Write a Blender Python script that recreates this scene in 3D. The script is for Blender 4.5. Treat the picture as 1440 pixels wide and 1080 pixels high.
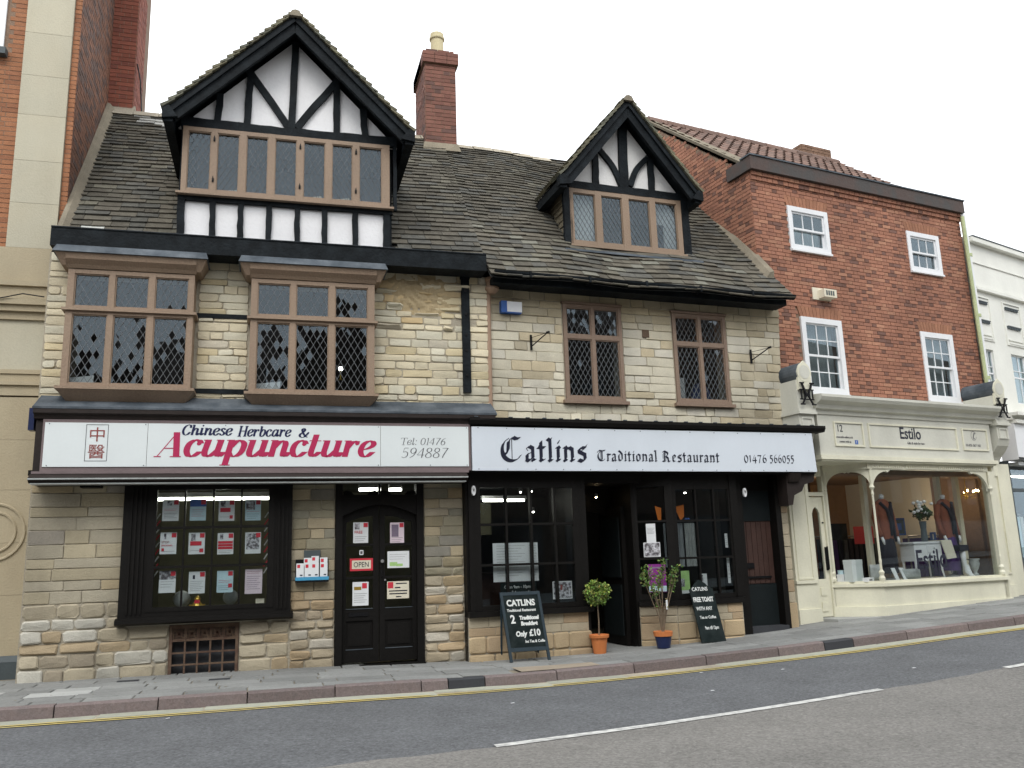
import bpy, math, random
from mathutils import Matrix, Vector
R = math.radians
rnd = random.Random(7)
for o in list(bpy.data.objects): bpy.data.objects.remove(o)
SC = bpy.context.scene
COL = SC.collection
# ------------------------------------------------ camera
cd = bpy.data.cameras.new('camera'); cam = bpy.data.objects.new('camera', cd); COL.objects.link(cam)
cd.sensor_width = 36; cd.lens = 30.335; cd.clip_start = .05; cd.clip_end = 3000
cam.matrix_world = Matrix.Translation((-1.331, -11.244, 1.25)) @ Matrix.Rotation(R(-15.66), 4, 'Z') @ Matrix.Rotation(R(101.71), 4, 'X') @ Matrix.Rotation(R(-1.845), 4, 'Z')
SC.camera = cam
# ------------------------------------------------ overcast daylight
W = bpy.data.worlds.new('World'); SC.world = W; W.use_nodes = True
nt = W.node_tree; N = nt.nodes; bg = N['Background']
sky = N.new('ShaderNodeTexSky'); sky.sky_type = 'NISHITA'; sky.sun_disc = False
SUN_EL, SUN_AZ = R(48), R(200)
sky.sun_elevation = SUN_EL; sky.sun_rotation = SUN_AZ
hs = N.new('ShaderNodeHueSaturation'); hs.inputs['Saturation'].default_value = .25; nt.links.new(sky.outputs[0], hs.inputs['Color'])
mx = N.new('ShaderNodeMix'); mx.data_type = 'RGBA'; mx.inputs[0].default_value = .82
nt.links.new(hs.outputs[0], mx.inputs[6]); mx.inputs[7].default_value = (8.6, 8.85, 9.1, 1)
nt.links.new(mx.outputs[2], bg.inputs[0]); bg.inputs[1].default_value = .12
sd = bpy.data.lights.new('sun', 'SUN'); sd.energy = .7; sd.angle = R(25); sd.color = (1, .97, .92)
sun = bpy.data.objects.new('sun', sd); COL.objects.link(sun)
sv = Vector((math.sin(SUN_AZ) * math.cos(SUN_EL), math.cos(SUN_AZ) * math.cos(SUN_EL), math.sin(SUN_EL)))
sun.rotation_euler = sv.to_track_quat('Z', 'Y').to_euler()
vs = SC.view_settings; vs.view_transform = 'Standard'; vs.look = 'None'; vs.gamma = 1; vs.exposure = 1.0
SC.display_settings.display_device = 'sRGB'
SC.cycles.max_bounces = 7; SC.cycles.transparent_max_bounces = 12

# ------------------------------------------------ materials
def mat(name, col, rough=.8, amt=.18, scale=3., fine=40., bump=.15, attr=False, rand=0., metal=0., spec=.4, col2=None, blotch=1.2, coat=0., emit=0., dirt=0., grime=0., gs=1.1, mid=0.):
    m = bpy.data.materials.new(name); m.use_nodes = True; t = m.node_tree; n = t.nodes; L = t.links.new
    p = n['Principled BSDF']; p.inputs['Roughness'].default_value = rough; p.inputs['Metallic'].default_value = metal
    p.inputs['Specular IOR Level'].default_value = spec
    if coat: p.inputs['Coat Weight'].default_value = coat
    tc = n.new('ShaderNodeTexCoord'); oi = n.new('ShaderNodeObjectInfo')
    ad = n.new('ShaderNodeVectorMath'); ad.operation = 'MULTIPLY_ADD'; L(oi.outputs['Random'], ad.inputs[0]); ad.inputs[1].default_value = (37, 19, 53); L(tc.outputs['Object'], ad.inputs[2])
    nz = n.new('ShaderNodeTexNoise'); nz.inputs['Scale'].default_value = scale; nz.inputs['Detail'].default_value = 6; L(ad.outputs[0], nz.inputs['Vector'])
    nf = n.new('ShaderNodeTexNoise'); nf.inputs['Scale'].default_value = fine; nf.inputs['Detail'].default_value = 4; L(ad.outputs[0], nf.inputs['Vector'])
    if attr:
        at = n.new('ShaderNodeAttribute'); at.attribute_name = 'col'; base = at.outputs['Color']
    else:
        rg = n.new('ShaderNodeRGB'); rg.outputs[0].default_value = (*col, 1); base = rg.outputs[0]
    if col2:
        rp = n.new('ShaderNodeValToRGB'); rp.color_ramp.elements[0].position = .5 - .12 / blotch; rp.color_ramp.elements[1].position = .5 + .14 / blotch; L(nz.outputs[0], rp.inputs[0])
        mm = n.new('ShaderNodeMix'); mm.data_type = 'RGBA'; L(rp.outputs[0], mm.inputs[0]); L(base, mm.inputs[6]); mm.inputs[7].default_value = (*col2, 1)
        if attr:
            ml = n.new('ShaderNodeMath'); ml.operation = 'MULTIPLY'; L(rp.outputs[0], ml.inputs[0]); ml.inputs[1].default_value = dirt or .4; L(ml.outputs[0], mm.inputs[0])
        base = mm.outputs[2]
    # value variation
    a = n.new('ShaderNodeMath'); a.operation = 'MULTIPLY_ADD'; L(nz.outputs[0], a.inputs[0]); a.inputs[1].default_value = amt * 2.2; a.inputs[2].default_value = 1 - amt * 1.1
    b = n.new('ShaderNodeMath'); b.operation = 'MULTIPLY_ADD'; L(nf.outputs[0], b.inputs[0]); b.inputs[1].default_value = amt * 1.6; L(a.outputs[0], b.inputs[2])
    c = n.new('ShaderNodeMath'); c.operation = 'SUBTRACT'; L(b.outputs[0], c.inputs[0]); c.inputs[1].default_value = amt * .8
    if rand:
        d = n.new('ShaderNodeMath'); d.operation = 'MULTIPLY_ADD'; L(oi.outputs['Random'], d.inputs[0]); d.inputs[1].default_value = rand; L(c.outputs[0], d.inputs[2])
        c = n.new('ShaderNodeMath'); c.operation = 'SUBTRACT'; L(d.outputs[0], c.inputs[0]); c.inputs[1].default_value = rand / 2
    if grime:
        ge = n.new('ShaderNodeNewGeometry'); ng = n.new('ShaderNodeTexNoise'); ng.inputs['Scale'].default_value = gs; ng.inputs['Detail'].default_value = 5; mpp = n.new('ShaderNodeVectorMath'); mpp.operation = 'MULTIPLY'; mpp.inputs[1].default_value = (1.5, 1.5, .55); L(ge.outputs['Position'], mpp.inputs[0]); L(mpp.outputs[0], ng.inputs['Vector'])
        e = n.new('ShaderNodeMapRange'); L(ng.outputs[0], e.inputs[0]); e.inputs[1].default_value = .3; e.inputs[2].default_value = .62; e.inputs[3].default_value = 1 - grime; e.inputs[4].default_value = 1 + grime * .25
        h = n.new('ShaderNodeMath'); h.operation = 'MULTIPLY'; L(c.outputs[0], h.inputs[0]); L(e.outputs[0], h.inputs[1]); c = h
    if mid:
        nm = n.new('ShaderNodeTexNoise'); nm.inputs['Scale'].default_value = 26; nm.inputs['Detail'].default_value = 3; nm.inputs['Roughness'].default_value = .8; L(tc.outputs['Object'], nm.inputs['Vector'])
        e = n.new('ShaderNodeMapRange'); L(nm.outputs[0], e.inputs[0]); e.inputs[1].default_value = .3; e.inputs[2].default_value = .7; e.inputs[3].default_value = 1 - mid; e.inputs[4].default_value = 1 + mid
        h = n.new('ShaderNodeMath'); h.operation = 'MULTIPLY'; L(c.outputs[0], h.inputs[0]); L(e.outputs[0], h.inputs[1]); c = h
        vo = n.new('ShaderNodeTexVoronoi'); vo.inputs['Scale'].default_value = 55; vo.inputs['Randomness'].default_value = 1; L(tc.outputs['Object'], vo.inputs['Vector'])
        e = n.new('ShaderNodeMapRange'); L(vo.outputs['Color'], e.inputs[0]); e.inputs[1].default_value = .0; e.inputs[2].default_value = 1; e.inputs[3].default_value = 1 - mid * 1.1; e.inputs[4].default_value = 1 + mid * 1.1
        h = n.new('ShaderNodeMath'); h.operation = 'MULTIPLY'; L(c.outputs[0], h.inputs[0]); L(e.outputs[0], h.inputs[1]); c = h
    vm = n.new('ShaderNodeVectorMath'); vm.operation = 'SCALE'; L(base, vm.inputs[0]); L(c.outputs[0], vm.inputs['Scale'])
    L(vm.outputs[0], p.inputs['Base Color'])
    if bump:
        bp = n.new('ShaderNodeBump'); bp.inputs['Strength'].default_value = bump; bp.inputs['Distance'].default_value = .02; L(nf.outputs[0], bp.inputs['Height']); L(bp.outputs[0], p.inputs['Normal'])
    return m
def emat(name, col, s):
    m = bpy.data.materials.new(name); m.use_nodes = True; p = m.node_tree.nodes['Principled BSDF']
    p.inputs['Base Color'].default_value = (*col, 1); p.inputs['Emission Color'].default_value = (*col, 1); p.inputs['Emission Strength'].default_value = s
    return m
def glassmat(name, tint=(.8, .84, .84), boost=1.35, rough=.01, ior=1.5):
    m = bpy.data.materials.new(name); m.use_nodes = True; t = m.node_tree; n = t.nodes; L = t.links.new; n.remove(n['Principled BSDF'])
    tr = n.new('ShaderNodeBsdfTransparent'); tr.inputs[0].default_value = (*tint, 1)
    gl = n.new('ShaderNodeBsdfGlossy'); gl.inputs['Roughness'].default_value = rough; gl.inputs[0].default_value = (.76, .9, 1, 1)
    fr = n.new('ShaderNodeFresnel'); ge = n.new('ShaderNodeNewGeometry'); ib = n.new('ShaderNodeMath'); ib.operation = 'MULTIPLY_ADD'; L(ge.outputs['Backfacing'], ib.inputs[0]); ib.inputs[1].default_value = 1 / ior - ior; ib.inputs[2].default_value = ior; L(ib.outputs[0], fr.inputs[0])
    mu = n.new('ShaderNodeMath'); mu.operation = 'MULTIPLY'; mu.use_clamp = True; L(fr.outputs[0], mu.inputs[0]); mu.inputs[1].default_value = boost
    tc = n.new('ShaderNodeTexCoord'); nz = n.new('ShaderNodeTexNoise'); nz.inputs['Scale'].default_value = 2.5; L(tc.outputs['Object'], nz.inputs['Vector'])
    bp = n.new('ShaderNodeBump'); bp.inputs['Strength'].default_value = .02; L(nz.outputs[0], bp.inputs['Height']); L(bp.outputs[0], gl.inputs['Normal'])
    mx = n.new('ShaderNodeMixShader'); L(mu.outputs[0], mx.inputs[0]); L(tr.outputs[0], mx.inputs[1]); L(gl.outputs[0], mx.inputs[2])
    L(mx.outputs[0], n['Material Output'].inputs[0]); return m
M = {}
M['stone'] = mat('limestone', (.5, .45, .33), .9, .17, 9, 60, .35, attr=True, col2=(.25, .21, .15), blotch=.5, dirt=.2, grime=.27)
M['mortar'] = mat('mortar', (.38, .34, .265), .95, .3, 5, 60, .5, grime=.2)
M['mortar_dark'] = mat('dark mortar', (.22, .19, .14), .95, .3, 5, 60, .5, grime=.2)
M['black'] = mat('black timber paint', (.005, .0065, .008), .6, .5, 6, 30, .35, spec=.1, col2=(.014, .018, .021), blotch=.35)
M['shopblack'] = mat('black shopfront paint', (.006, .0052, .0045), .55, .3, 6, 30, .12, spec=.18)
M['browndark'] = mat('dark brown paint', (.024, .018, .016), .55, .3, 6, 30, .12, spec=.2)
M['frame'] = mat('pinkish brown window paint', (.315, .228, .157), .6, .28, 7, 45, .3, col2=(.21, .145, .1), blotch=.45, grime=.12)
M['framedark'] = mat('old brown window paint', (.275, .197, .142), .6, .28, 7, 45, .3, col2=(.17, .115, .085), blotch=.5)
M['render'] = mat('white render', (.78, .775, .78), .85, .06, 2.5, 30, .25, grime=.07)
M['render_old'] = mat('off white render', (.7, .69, .67), .85, .1, 2.5, 30, .3, grime=.12)
M['lead'] = mat('lead sheet', (.055, .068, .082), .65, .3, 4, 30, .15, spec=.2, col2=(.11, .125, .14), blotch=.7, grime=.2)
M['came'] = mat('lead came', (.13, .14, .145), .6, .1, 10, 40, 0)
M['slate'] = mat('stone slate', (.1, .095, .08), .92, .3, 9, 50, .6, attr=True, col2=(.16, .155, .12), blotch=.5, dirt=.3, grime=.18)
M['underlay'] = mat('roof void', (.02, .02, .018), .95, .1)
M['brick'] = mat('brick', (.3, .12, .07), .9, .18, 18, 90, .35, attr=True, grime=.16, gs=.8)
M['brickmortar'] = mat('brick mortar', (.22, .15, .105), .95, .25, 8, 60, .5)
M['pantile'] = mat('clay pantile', (.21, .125, .095), .85, .35, 7, 40, .4, rand=.5, col2=(.13, .095, .08), blotch=.5)
M['ashlar'] = mat('tan ashlar', (.43, .37, .255), .85, .12, 1.6, 50, .25, rand=.1, col2=(.36, .30, .2), blotch=.5, grime=.14)
M['ashlar_pale'] = mat('pale ashlar', (.5, .47, .365), .85, .12, 1.6, 50, .2, rand=.1, col2=(.43, .39, .29), blotch=.5, grime=.12)
M['plinth'] = mat('blue grey plinth', (.06, .075, .08), .6, .2, 4, 40, .1)
M['cream'] = mat('cream shopfront paint', (.70, .68, .54), .5, .09, 3, 30, .1, grime=.13)
M['creamgrey'] = mat('greyish cream paint', (.59, .585, .51), .5, .09, 3, 30, .1, grime=.13)
M['stucco'] = mat('off white stucco', (.76, .76, .7), .8, .06, 2, 30, .08, grime=.08)
M['white'] = mat('white gloss paint', (.72, .73, .74), .45, .06, 5, 30, .05)
M['signwhite'] = mat('white sign panel', (.69, .735, .735), .4, .03, 2, 30, 0, grime=.05)
M['signblue'] = mat('bluish white sign panel', (.64, .69, .745), .4, .03, 2, 30, 0, grime=.05)
M['ink'] = mat('black lettering', (.012, .014, .03), .4, .05, 5, 30, 0)
M['navy'] = mat('navy lettering', (.008, .012, .06), .4, .05, 5, 30, 0)
M['crimson'] = mat('crimson lettering', (.42, .02, .085), .4, .05, 5, 30, 0)
M['russet'] = mat('russet lettering', (.25, .06, .05), .4, .05, 5, 30, 0)
M['greyink'] = mat('grey lettering', (.09, .09, .1), .5, .05, 5, 30, 0)
M['chalk'] = mat('chalk', (.68, .7, .68), .9, .15, 30, 90, 0)
M['board'] = mat('chalkboard', (.008, .014, .014), .8, .2, 8, 30, .05, spec=.15, col2=(.016, .023, .023))
M['boardframe'] = mat('dark blue green board frame', (.02, .035, .045), .5, .2, 8, 30, .1)
M['asphalt'] = mat('dark asphalt', (.135, .139, .144), .95, .22, .8, 60, .6, col2=(.105, .109, .115), blotch=.3, spec=.2, mid=.24, grime=.1)
M['asphalt_old'] = mat('worn grey tarmac', (.21, .203, .19), .95, .22, .7, 60, .6, col2=(.17, .163, .151), blotch=.3, spec=.2, mid=.2, grime=.1)
M['paint_white'] = mat('worn white road paint', (.62, .62, .59), .8, .2, 14, 80, .2, col2=(.3, .3, .29), blotch=.9)
M['paint_yellow'] = mat('worn yellow road paint', (.62, .48, .13), .8, .2, 12, 80, .2, col2=(.42, .36, .18), blotch=.5)
M['kerb'] = mat('pink grey granite kerb', (.19, .148, .14), .85, .3, 12, 80, .3, rand=.3, col2=(.12, .1, .098), blotch=.5, mid=.12)
M['kerbdark'] = mat('dark iron drain kerb', (.035, .037, .042), .7, .2)
M['slab'] = mat('grey paving slab', (.25, .255, .245), .9, .22, 5, 80, .3, rand=.35, col2=(.18, .182, .175), blotch=.5, grime=.15, mid=.08)
M['slabpale'] = mat('pale paving slab', (.36, .365, .35), .9, .15, 5, 80, .3, rand=.2)
M['channel'] = mat('pale channel block', (.33, .335, .27), .9, .2, 8, 80, .3, rand=.2)
M['soil'] = mat('dark ground', (.06, .06, .058), .95, .2, 1, 40, .3)
M['glass'] = glassmat('window glass')
M['quarry'] = glassmat('old leaded glass', (.7, .75, .77), 1.6)
M['shopglass'] = glassmat('shop glass', (.88, .9, .9), 1.0)
M['room'] = mat('dim interior', (.07, .068, .062), .9, .2, 1, 10, 0)
M['roomgreen'] = mat('olive shop interior', (.15, .145, .095), .9, .2, 1, 10, 0)
M['roomorange'] = mat('peach shop interior', (.24, .155, .09), .9, .15, 1, 10, 0)
M['tube'] = emat('fluorescent tube', (1, .98, .86), 6)
M['bulb'] = emat('warm bulb', (1, .75, .42), 22)
M['bulbwhite'] = emat('white spot lamp', (1, .95, .85), 22)
M['iron'] = mat('black ironwork', (.006, .006, .007), .5, .1, spec=.2)
M['metal'] = mat('brushed metal', (.4, .4, .4), .4, .1, metal=.7)
M['rust'] = mat('brown painted iron', (.13, .085, .055), .8, .3, 10, 60, .3, col2=(.08, .045, .03))
M['terracotta'] = mat('terracotta', (.52, .17, .05), .7, .12, 6, 40, .1)
M['bluepot'] = mat('navy glazed pot', (.012, .02, .07), .3, .1)
M['paper'] = mat('white paper', (.7, .72, .73), .7, .05, 5, 30, 0)
M['paperblue'] = mat('pale blue paper', (.5, .66, .72), .7, .08, 5, 30, 0)
M['papergrey'] = mat('pale grey card', (.5, .55, .54), .7, .05, 5, 30, 0)
M['paperpink'] = mat('pale pink paper', (.72, .6, .66), .7, .05, 5, 30, 0)
M['papercream'] = mat('cream paper', (.68, .63, .5), .7, .05, 5, 30, 0)
M['red'] = mat('red print', (.55, .03, .05), .6, .05, 5, 30, 0)
M['orange'] = mat('orange fabric', (.6, .16, .02), .8, .2)
M['blueprint'] = mat('blue print', (.05, .12, .38), .6, .15, 9, 30, 0)
M['photo'] = mat('grey photograph print', (.1, .09, .1), .6, .5, 30, 80, 0, col2=(.5, .5, .53), blotch=1.2)
M['purple'] = mat('purple print', (.2, .02, .2), .6, .15, 12, 30, 0)
M['greenprint'] = mat('green print', (.35, .55, .2), .6, .3, 14, 60, 0)
M['leaf'] = mat('green leaf', (.1, .17, .03), .55, .3, 9, 40, .1, attr=True)
M['bark'] = mat('bark', (.16, .12, .08), .9, .3, 20, 80, .3)
M['door'] = mat('old plank door', (.05, .024, .018), .65, .35, 5, 60, .2)
M['doordark'] = mat('dark green black door', (.009, .013, .014), .6, .3, 5, 60, .1, spec=.2)
M['cloth_w'] = mat('white cloth', (.6, .6, .58), .9, .1, 6, 40, .1)
M['cloth_rust'] = mat('rust coat cloth', (.2, .06, .03), .9, .25, 14, 60, .1)
M['cloth_dark'] = mat('black cloth', (.012, .01, .016), .9, .25, 14, 60, .1)
M['cloth_purple'] = mat('purple cloth', (.06, .02, .13), .9, .25)
M['mauve'] = mat('mauve cloth', (.2, .16, .22), .9, .25)
M['silver'] = mat('silver grey satin', (.35, .37, .36), .4, .3, 8, 30, .1)
M['potclay'] = mat('buff clay pot', (.55, .48, .3), .85, .12, 5, 40, .15)
M['sealgreen'] = mat('mossy white gutter', (.42, .47, .26), .7, .3, 4, 30, .1)
M['pinkpipe'] = mat('buff drain pipe', (.33, .22, .15), .6, .15)
M['alarmblue'] = mat('blue plastic', (.02, .09, .32), .4, .05)
M['oppbrick'] = mat('opposite facades', (.07, .05, .04), .9, .2, .8, 10, 0)
M['gold'] = mat('gold ornament', (.5, .33, .06), .35, .2, metal=.6)

M['curtaingrey'] = mat('grey curtain', (.32, .33, .34), .9, .1)
M['mauvetrim'] = mat('mauve grey trim', (.17, .13, .13), .7, .2)
M['curtgrey'] = mat('grey net', (.25, .27, .28), .9, .1)
M['blindblue'] = mat('blue chair cloth', (.05, .06, .13), .9)
# ------------------------------------------------ mesh building
class MB:
    def __init__(s): s.v = []; s.f = []; s.c = []; s.m = []
    def face(s, pts, col=None, m=0):
        b = len(s.v); s.v += [tuple(p) for p in pts]; s.f.append(tuple(range(b, b + len(pts)))); s.c.append(col or (1, 1, 1)); s.m.append(m)
    def mesh(s, V, F, col=None, m=0):
        b = len(s.v); s.v += [tuple(p) for p in V]
        for f in F: s.f.append(tuple(i + b for i in f)); s.c.append(col or (1, 1, 1)); s.m.append(m)
    def hexa(s, P, col=None, m=0):  # 8 pts: bottom 4 ccw, top 4
        s.mesh(P, [(3, 2, 1, 0), (4, 5, 6, 7), (0, 1, 5, 4), (1, 2, 6, 5), (2, 3, 7, 6), (3, 0, 4, 7)], col, m)
    def box(s, x0, x1, y0, y1, z0, z1, col=None, m=0):
        if x1 < x0: x0, x1 = x1, x0
        if y1 < y0: y0, y1 = y1, y0
        s.hexa([(x0, y0, z0), (x1, y0, z0), (x1, y1, z0), (x0, y1, z0), (x0, y0, z1), (x1, y0, z1), (x1, y1, z1), (x0, y1, z1)], col, m)
    def xz(s, P, y0, y1, col=None, m=0):  # polygon in x,z (ccw seen from -y) extruded y0(front)..y1
        n = len(P); V = [(p[0], y0, p[1]) for p in P] + [(p[0], y1, p[1]) for p in P]
        F = [tuple(range(n)), tuple(range(2 * n - 1, n - 1, -1))] + [(i, i + n, (i + 1) % n + n, (i + 1) % n) for i in range(n)]
        s.mesh(V, F, col, m)
    def yz(s, P, x0, x1, col=None, m=0):  # profile (y,z) extruded along x
        n = len(P); V = [(x0, p[0], p[1]) for p in P] + [(x1, p[0], p[1]) for p in P]
        F = [tuple(range(n)), tuple(range(2 * n - 1, n - 1, -1))] + [(i, i + n, (i + 1) % n + n, (i + 1) % n) for i in range(n)]
        s.mesh(V, F, col, m)
    def xy(s, P, z0, z1, col=None, m=0):
        n = len(P); V = [(p[0], p[1], z0) for p in P] + [(p[0], p[1], z1) for p in P]
        F = [tuple(range(n - 1, -1, -1)), tuple(range(n, 2 * n))] + [(i, (i + 1) % n, (i + 1) % n + n, i + n) for i in range(n)]
        s.mesh(V, F, col, m)
    def bar(s, p, q, w, d, y0, col=None, m=0):  # flat timber in xz plane from p to q, width w, front y0, depth d
        dx, dz = q[0] - p[0], q[1] - p[1]; l = math.hypot(dx, dz) or 1; nx, nz = -dz / l * w / 2, dx / l * w / 2
        s.xz([(p[0] - nx, p[1] - nz), (q[0] - nx, q[1] - nz), (q[0] + nx, q[1] + nz), (p[0] + nx, p[1] + nz)], y0, y0 + d, col, m)
    def ring(s, x0, x1, z0, z1, w, y0, y1, m=0):
        s.box(x0, x0 + w, y0, y1, z0, z1, m=m); s.box(x1 - w, x1, y0, y1, z0, z1, m=m)
        s.box(x0 + w, x1 - w, y0, y1, z0, z0 + w, m=m); s.box(x0 + w, x1 - w, y0, y1, z1 - w, z1, m=m)
    def tube(s, pts, r, n=8, m=0, cap=True, col=None):
        P = [Vector(p) for p in pts]; rs = r if isinstance(r, (list, tuple)) else [r] * len(P); b = len(s.v); prev = None
        for i, p in enumerate(P):
            d = (P[min(i + 1, len(P) - 1)] - P[max(i - 1, 0)]).normalized()
            a = d.orthogonal().normalized() if prev is None else (prev - d * prev.dot(d)).normalized(); prev = a; c = d.cross(a)
            for k in range(n):
                t = 2 * math.pi * k / n; s.v.append(tuple(p + (a * math.cos(t) + c * math.sin(t)) * rs[i]))
        for i in range(len(P) - 1):
            for k in range(n):
                k2 = (k + 1) % n; s.f.append((b + i * n + k, b + i * n + k2, b + (i + 1) * n + k2, b + (i + 1) * n + k)); s.c.append(col or (1, 1, 1)); s.m.append(m)
        if cap:
            s.f.append(tuple(b + k for k in range(n - 1, -1, -1))); s.c.append(col or (1, 1, 1)); s.m.append(m)
            e = b + (len(P) - 1) * n; s.f.append(tuple(e + k for k in range(n))); s.c.append(col or (1, 1, 1)); s.m.append(m)
    def lathe(s, prof, x=0, y=0, n=16, m=0, col=None):
        b = len(s.v)
        for r, z in prof:
            for k in range(n): t = 2 * math.pi * k / n; s.v.append((x + r * math.cos(t), y + r * math.sin(t), z))
        for i in range(len(prof) - 1):
            for k in range(n):
                k2 = (k + 1) % n; s.f.append((b + i * n + k, b + i * n + k2, b + (i + 1) * n + k2, b + (i + 1) * n + k)); s.c.append(col or (1, 1, 1)); s.m.append(m)
        s.f.append(tuple(b + k for k in range(n - 1, -1, -1))); s.c.append(col or (1, 1, 1)); s.m.append(m)
        e = b + (len(prof) - 1) * n; s.f.append(tuple(e + k for k in range(n))); s.c.append(col or (1, 1, 1)); s.m.append(m)
def mkmesh(name, mb, mats, smooth=False, color=False):
    me = bpy.data.meshes.new(name); me.from_pydata(mb.v, [], mb.f)
    for k in (mats if isinstance(mats, (list, tuple)) else [mats]): me.materials.append(M[k] if isinstance(k, str) else k)
    if any(mb.m): me.polygons.foreach_set('material_index', mb.m)
    if smooth: me.polygons.foreach_set('use_smooth', [True] * len(mb.f))
    if color or any(c != (1, 1, 1) for c in mb.c):
        at = me.color_attributes.new('col', 'FLOAT_COLOR', 'CORNER'); a = []
        for f, c in zip(mb.f, mb.c): a += [c[0], c[1], c[2], 1.] * len(f)
        at.data.foreach_set('color', a)
    me.update(); return me
def part(name, mb, mats, parent, smooth=False, loc=None, stuff=False, label=None, rotz=0):
    me = mb if isinstance(mb, bpy.types.Mesh) else mkmesh(name, mb, mats, smooth)
    o = bpy.data.objects.new(name, me); COL.objects.link(o)
    if parent is not None: o.parent = parent
    if loc is not None: o.location = loc
    if rotz: o.rotation_euler.z = rotz
    if stuff: o['kind'] = 'stuff'
    if label: o['label'] = label
    return o
def thing(name, label, cat, loc=(0, 0, 0), rotz=0., group=None, tilt=None):
    o = bpy.data.objects.new(name, None); COL.objects.link(o); o.empty_display_size = .2
    o.location = loc; o.rotation_euler = (tilt[0] if tilt else 0, tilt[1] if tilt else 0, rotz); o['label'] = label; o['category'] = cat
    if group: o['group'] = group
    return o
def setting(name, mb, mats, smooth=False):
    o = part(name, mb, mats, None, smooth); o['kind'] = 'structure'; return o
def tag(o, label, cat, group=None):
    o['label'] = label; o['category'] = cat
    if group: o['group'] = group
    return o
# local frames of the facades: x along the wall, y into the building, z up
FA = ((0, 0), 0.)
FC = ((1.09, 0), R(3.84))
FB = ((6.255, .647), R(10.17))
FR = ((11.373, 1.565), R(18.34))
def fw(F, u, d, z=0.):
    (ox, oy), a = F; return (ox + u * math.cos(a) - d * math.sin(a), oy + u * math.sin(a) + d * math.cos(a), z)
def fthing(F, name, label, cat, u=0, d=0, z=0, group=None, rz=0, tilt=None):
    return thing(name, label, cat, fw(F, u, d, z), F[1] + rz, group, tilt)
# ------------------------------------------------ ground
GS = [-60, -8, -4, -.5, .5, 1.1, 2.8, 5.2, 6, 7.5, 10.4, 14, 20, 40, 90]; GZ = [.1, .1, .11, .085, .06, .035, .045, .13, .19, .27, .40, .52, .7, 1.1, 1.6]
def lerp(xs, ys, x):
    if x <= xs[0]: return ys[0]
    for i in range(len(xs) - 1):
        if x <= xs[i + 1]: return ys[i] + (ys[i + 1] - ys[i]) * (x - xs[i]) / (xs[i + 1] - xs[i])
    return ys[-1]
GT = [sum(lerp(GS, GZ, -62 + i * .1 + d * .1) for d in range(-10, 11)) / 21 for i in range(1560)]
def g(s):
    t = (s + 62) / .1; i = max(0, min(1558, int(t))); f = min(1, max(0, t - i)); return GT[i] * (1 - f) + GT[i + 1] * f
KS = [-60, -20, -8, -3.63, -2.53, -1.28, -.62, .09, .86, 1.69, 2.55, 3.44, 4.37, 5.32, 6.29, 7.35, 8.5, 10, 12, 16, 24, 60]; KN = [2.7, 2.5, 2.3, 2.13, 2.06, 1.97, 1.91, 1.82, 1.69, 1.55, 1.45, 1.39, 1.37, 1.38, 1.40, 1.39, 1.32, 1.1, .6, -.8, -4, -20]
def kn(s): return lerp(KS, KN, s)
def strip(s0, s1, n0, n1, dz, step=.5, mb=None):
    mb = mb or MB(); k = max(1, round((s1 - s0) / step)); f0 = n0 if callable(n0) else (lambda s: n0); f1 = n1 if callable(n1) else (lambda s: n1)
    for i in range(k):
        a = s0 + (s1 - s0) * i / k; b = s0 + (s1 - s0) * (i + 1) / k
        mb.face([(a, -f1(a), g(a) + dz), (b, -f1(b), g(b) + dz), (b, -f0(b), g(b) + dz), (a, -f0(a), g(a) + dz)])
    return mb
mb = MB(); mb.face([(-900, -900, -.35), (900, -900, -.35), (900, 900, -.35), (-900, 900, -.35)]); setting('ground', mb, 'soil')
setting('road', strip(-60, 60, lambda s: kn(s) + .1, 9.5, -.11), 'asphalt')
# older grey tarmac beyond the centre line
SN = [-60, -3, -1.3, .26, .85, 1.51, 2.21, 2.96, 3.77, 4.64, 5.55, 6.5, 8, 9, 16, 24, 60]; SV = [8, 5.6, 5.15, 4.81, 4.64, 4.47, 4.31, 4.18, 4.05, 3.94, 3.85, 3.77, 3.6, 3.4, 1.7, -1.2, -17]
sn = lambda s: lerp(SN, SV, s)
setting('road_far_lane', strip(-60, 60, lambda s: sn(s) + .03 * math.sin(s * 7) * math.sin(s * 3.1), 9.45, -.106, .12), 'asphalt_old')
for a, b in ((.26, 4.17), (5.78, 9.5), (-5.6, -1.9)):
    setting('lane_marking', strip(a, b, lambda s: sn(s) - .05, lambda s: sn(s) + .05, -.101, .2), 'paint_white')
for off in (.27, .36):
    o = .0
    setting('yellow_line', strip(-14, 20, lambda s: kn(s) + off + .012 * math.sin(s * 2.3), lambda s: kn(s) + off + .04 + .012 * math.sin(s * 2.3 + .4), -.1035, .15), 'paint_yellow')
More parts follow.
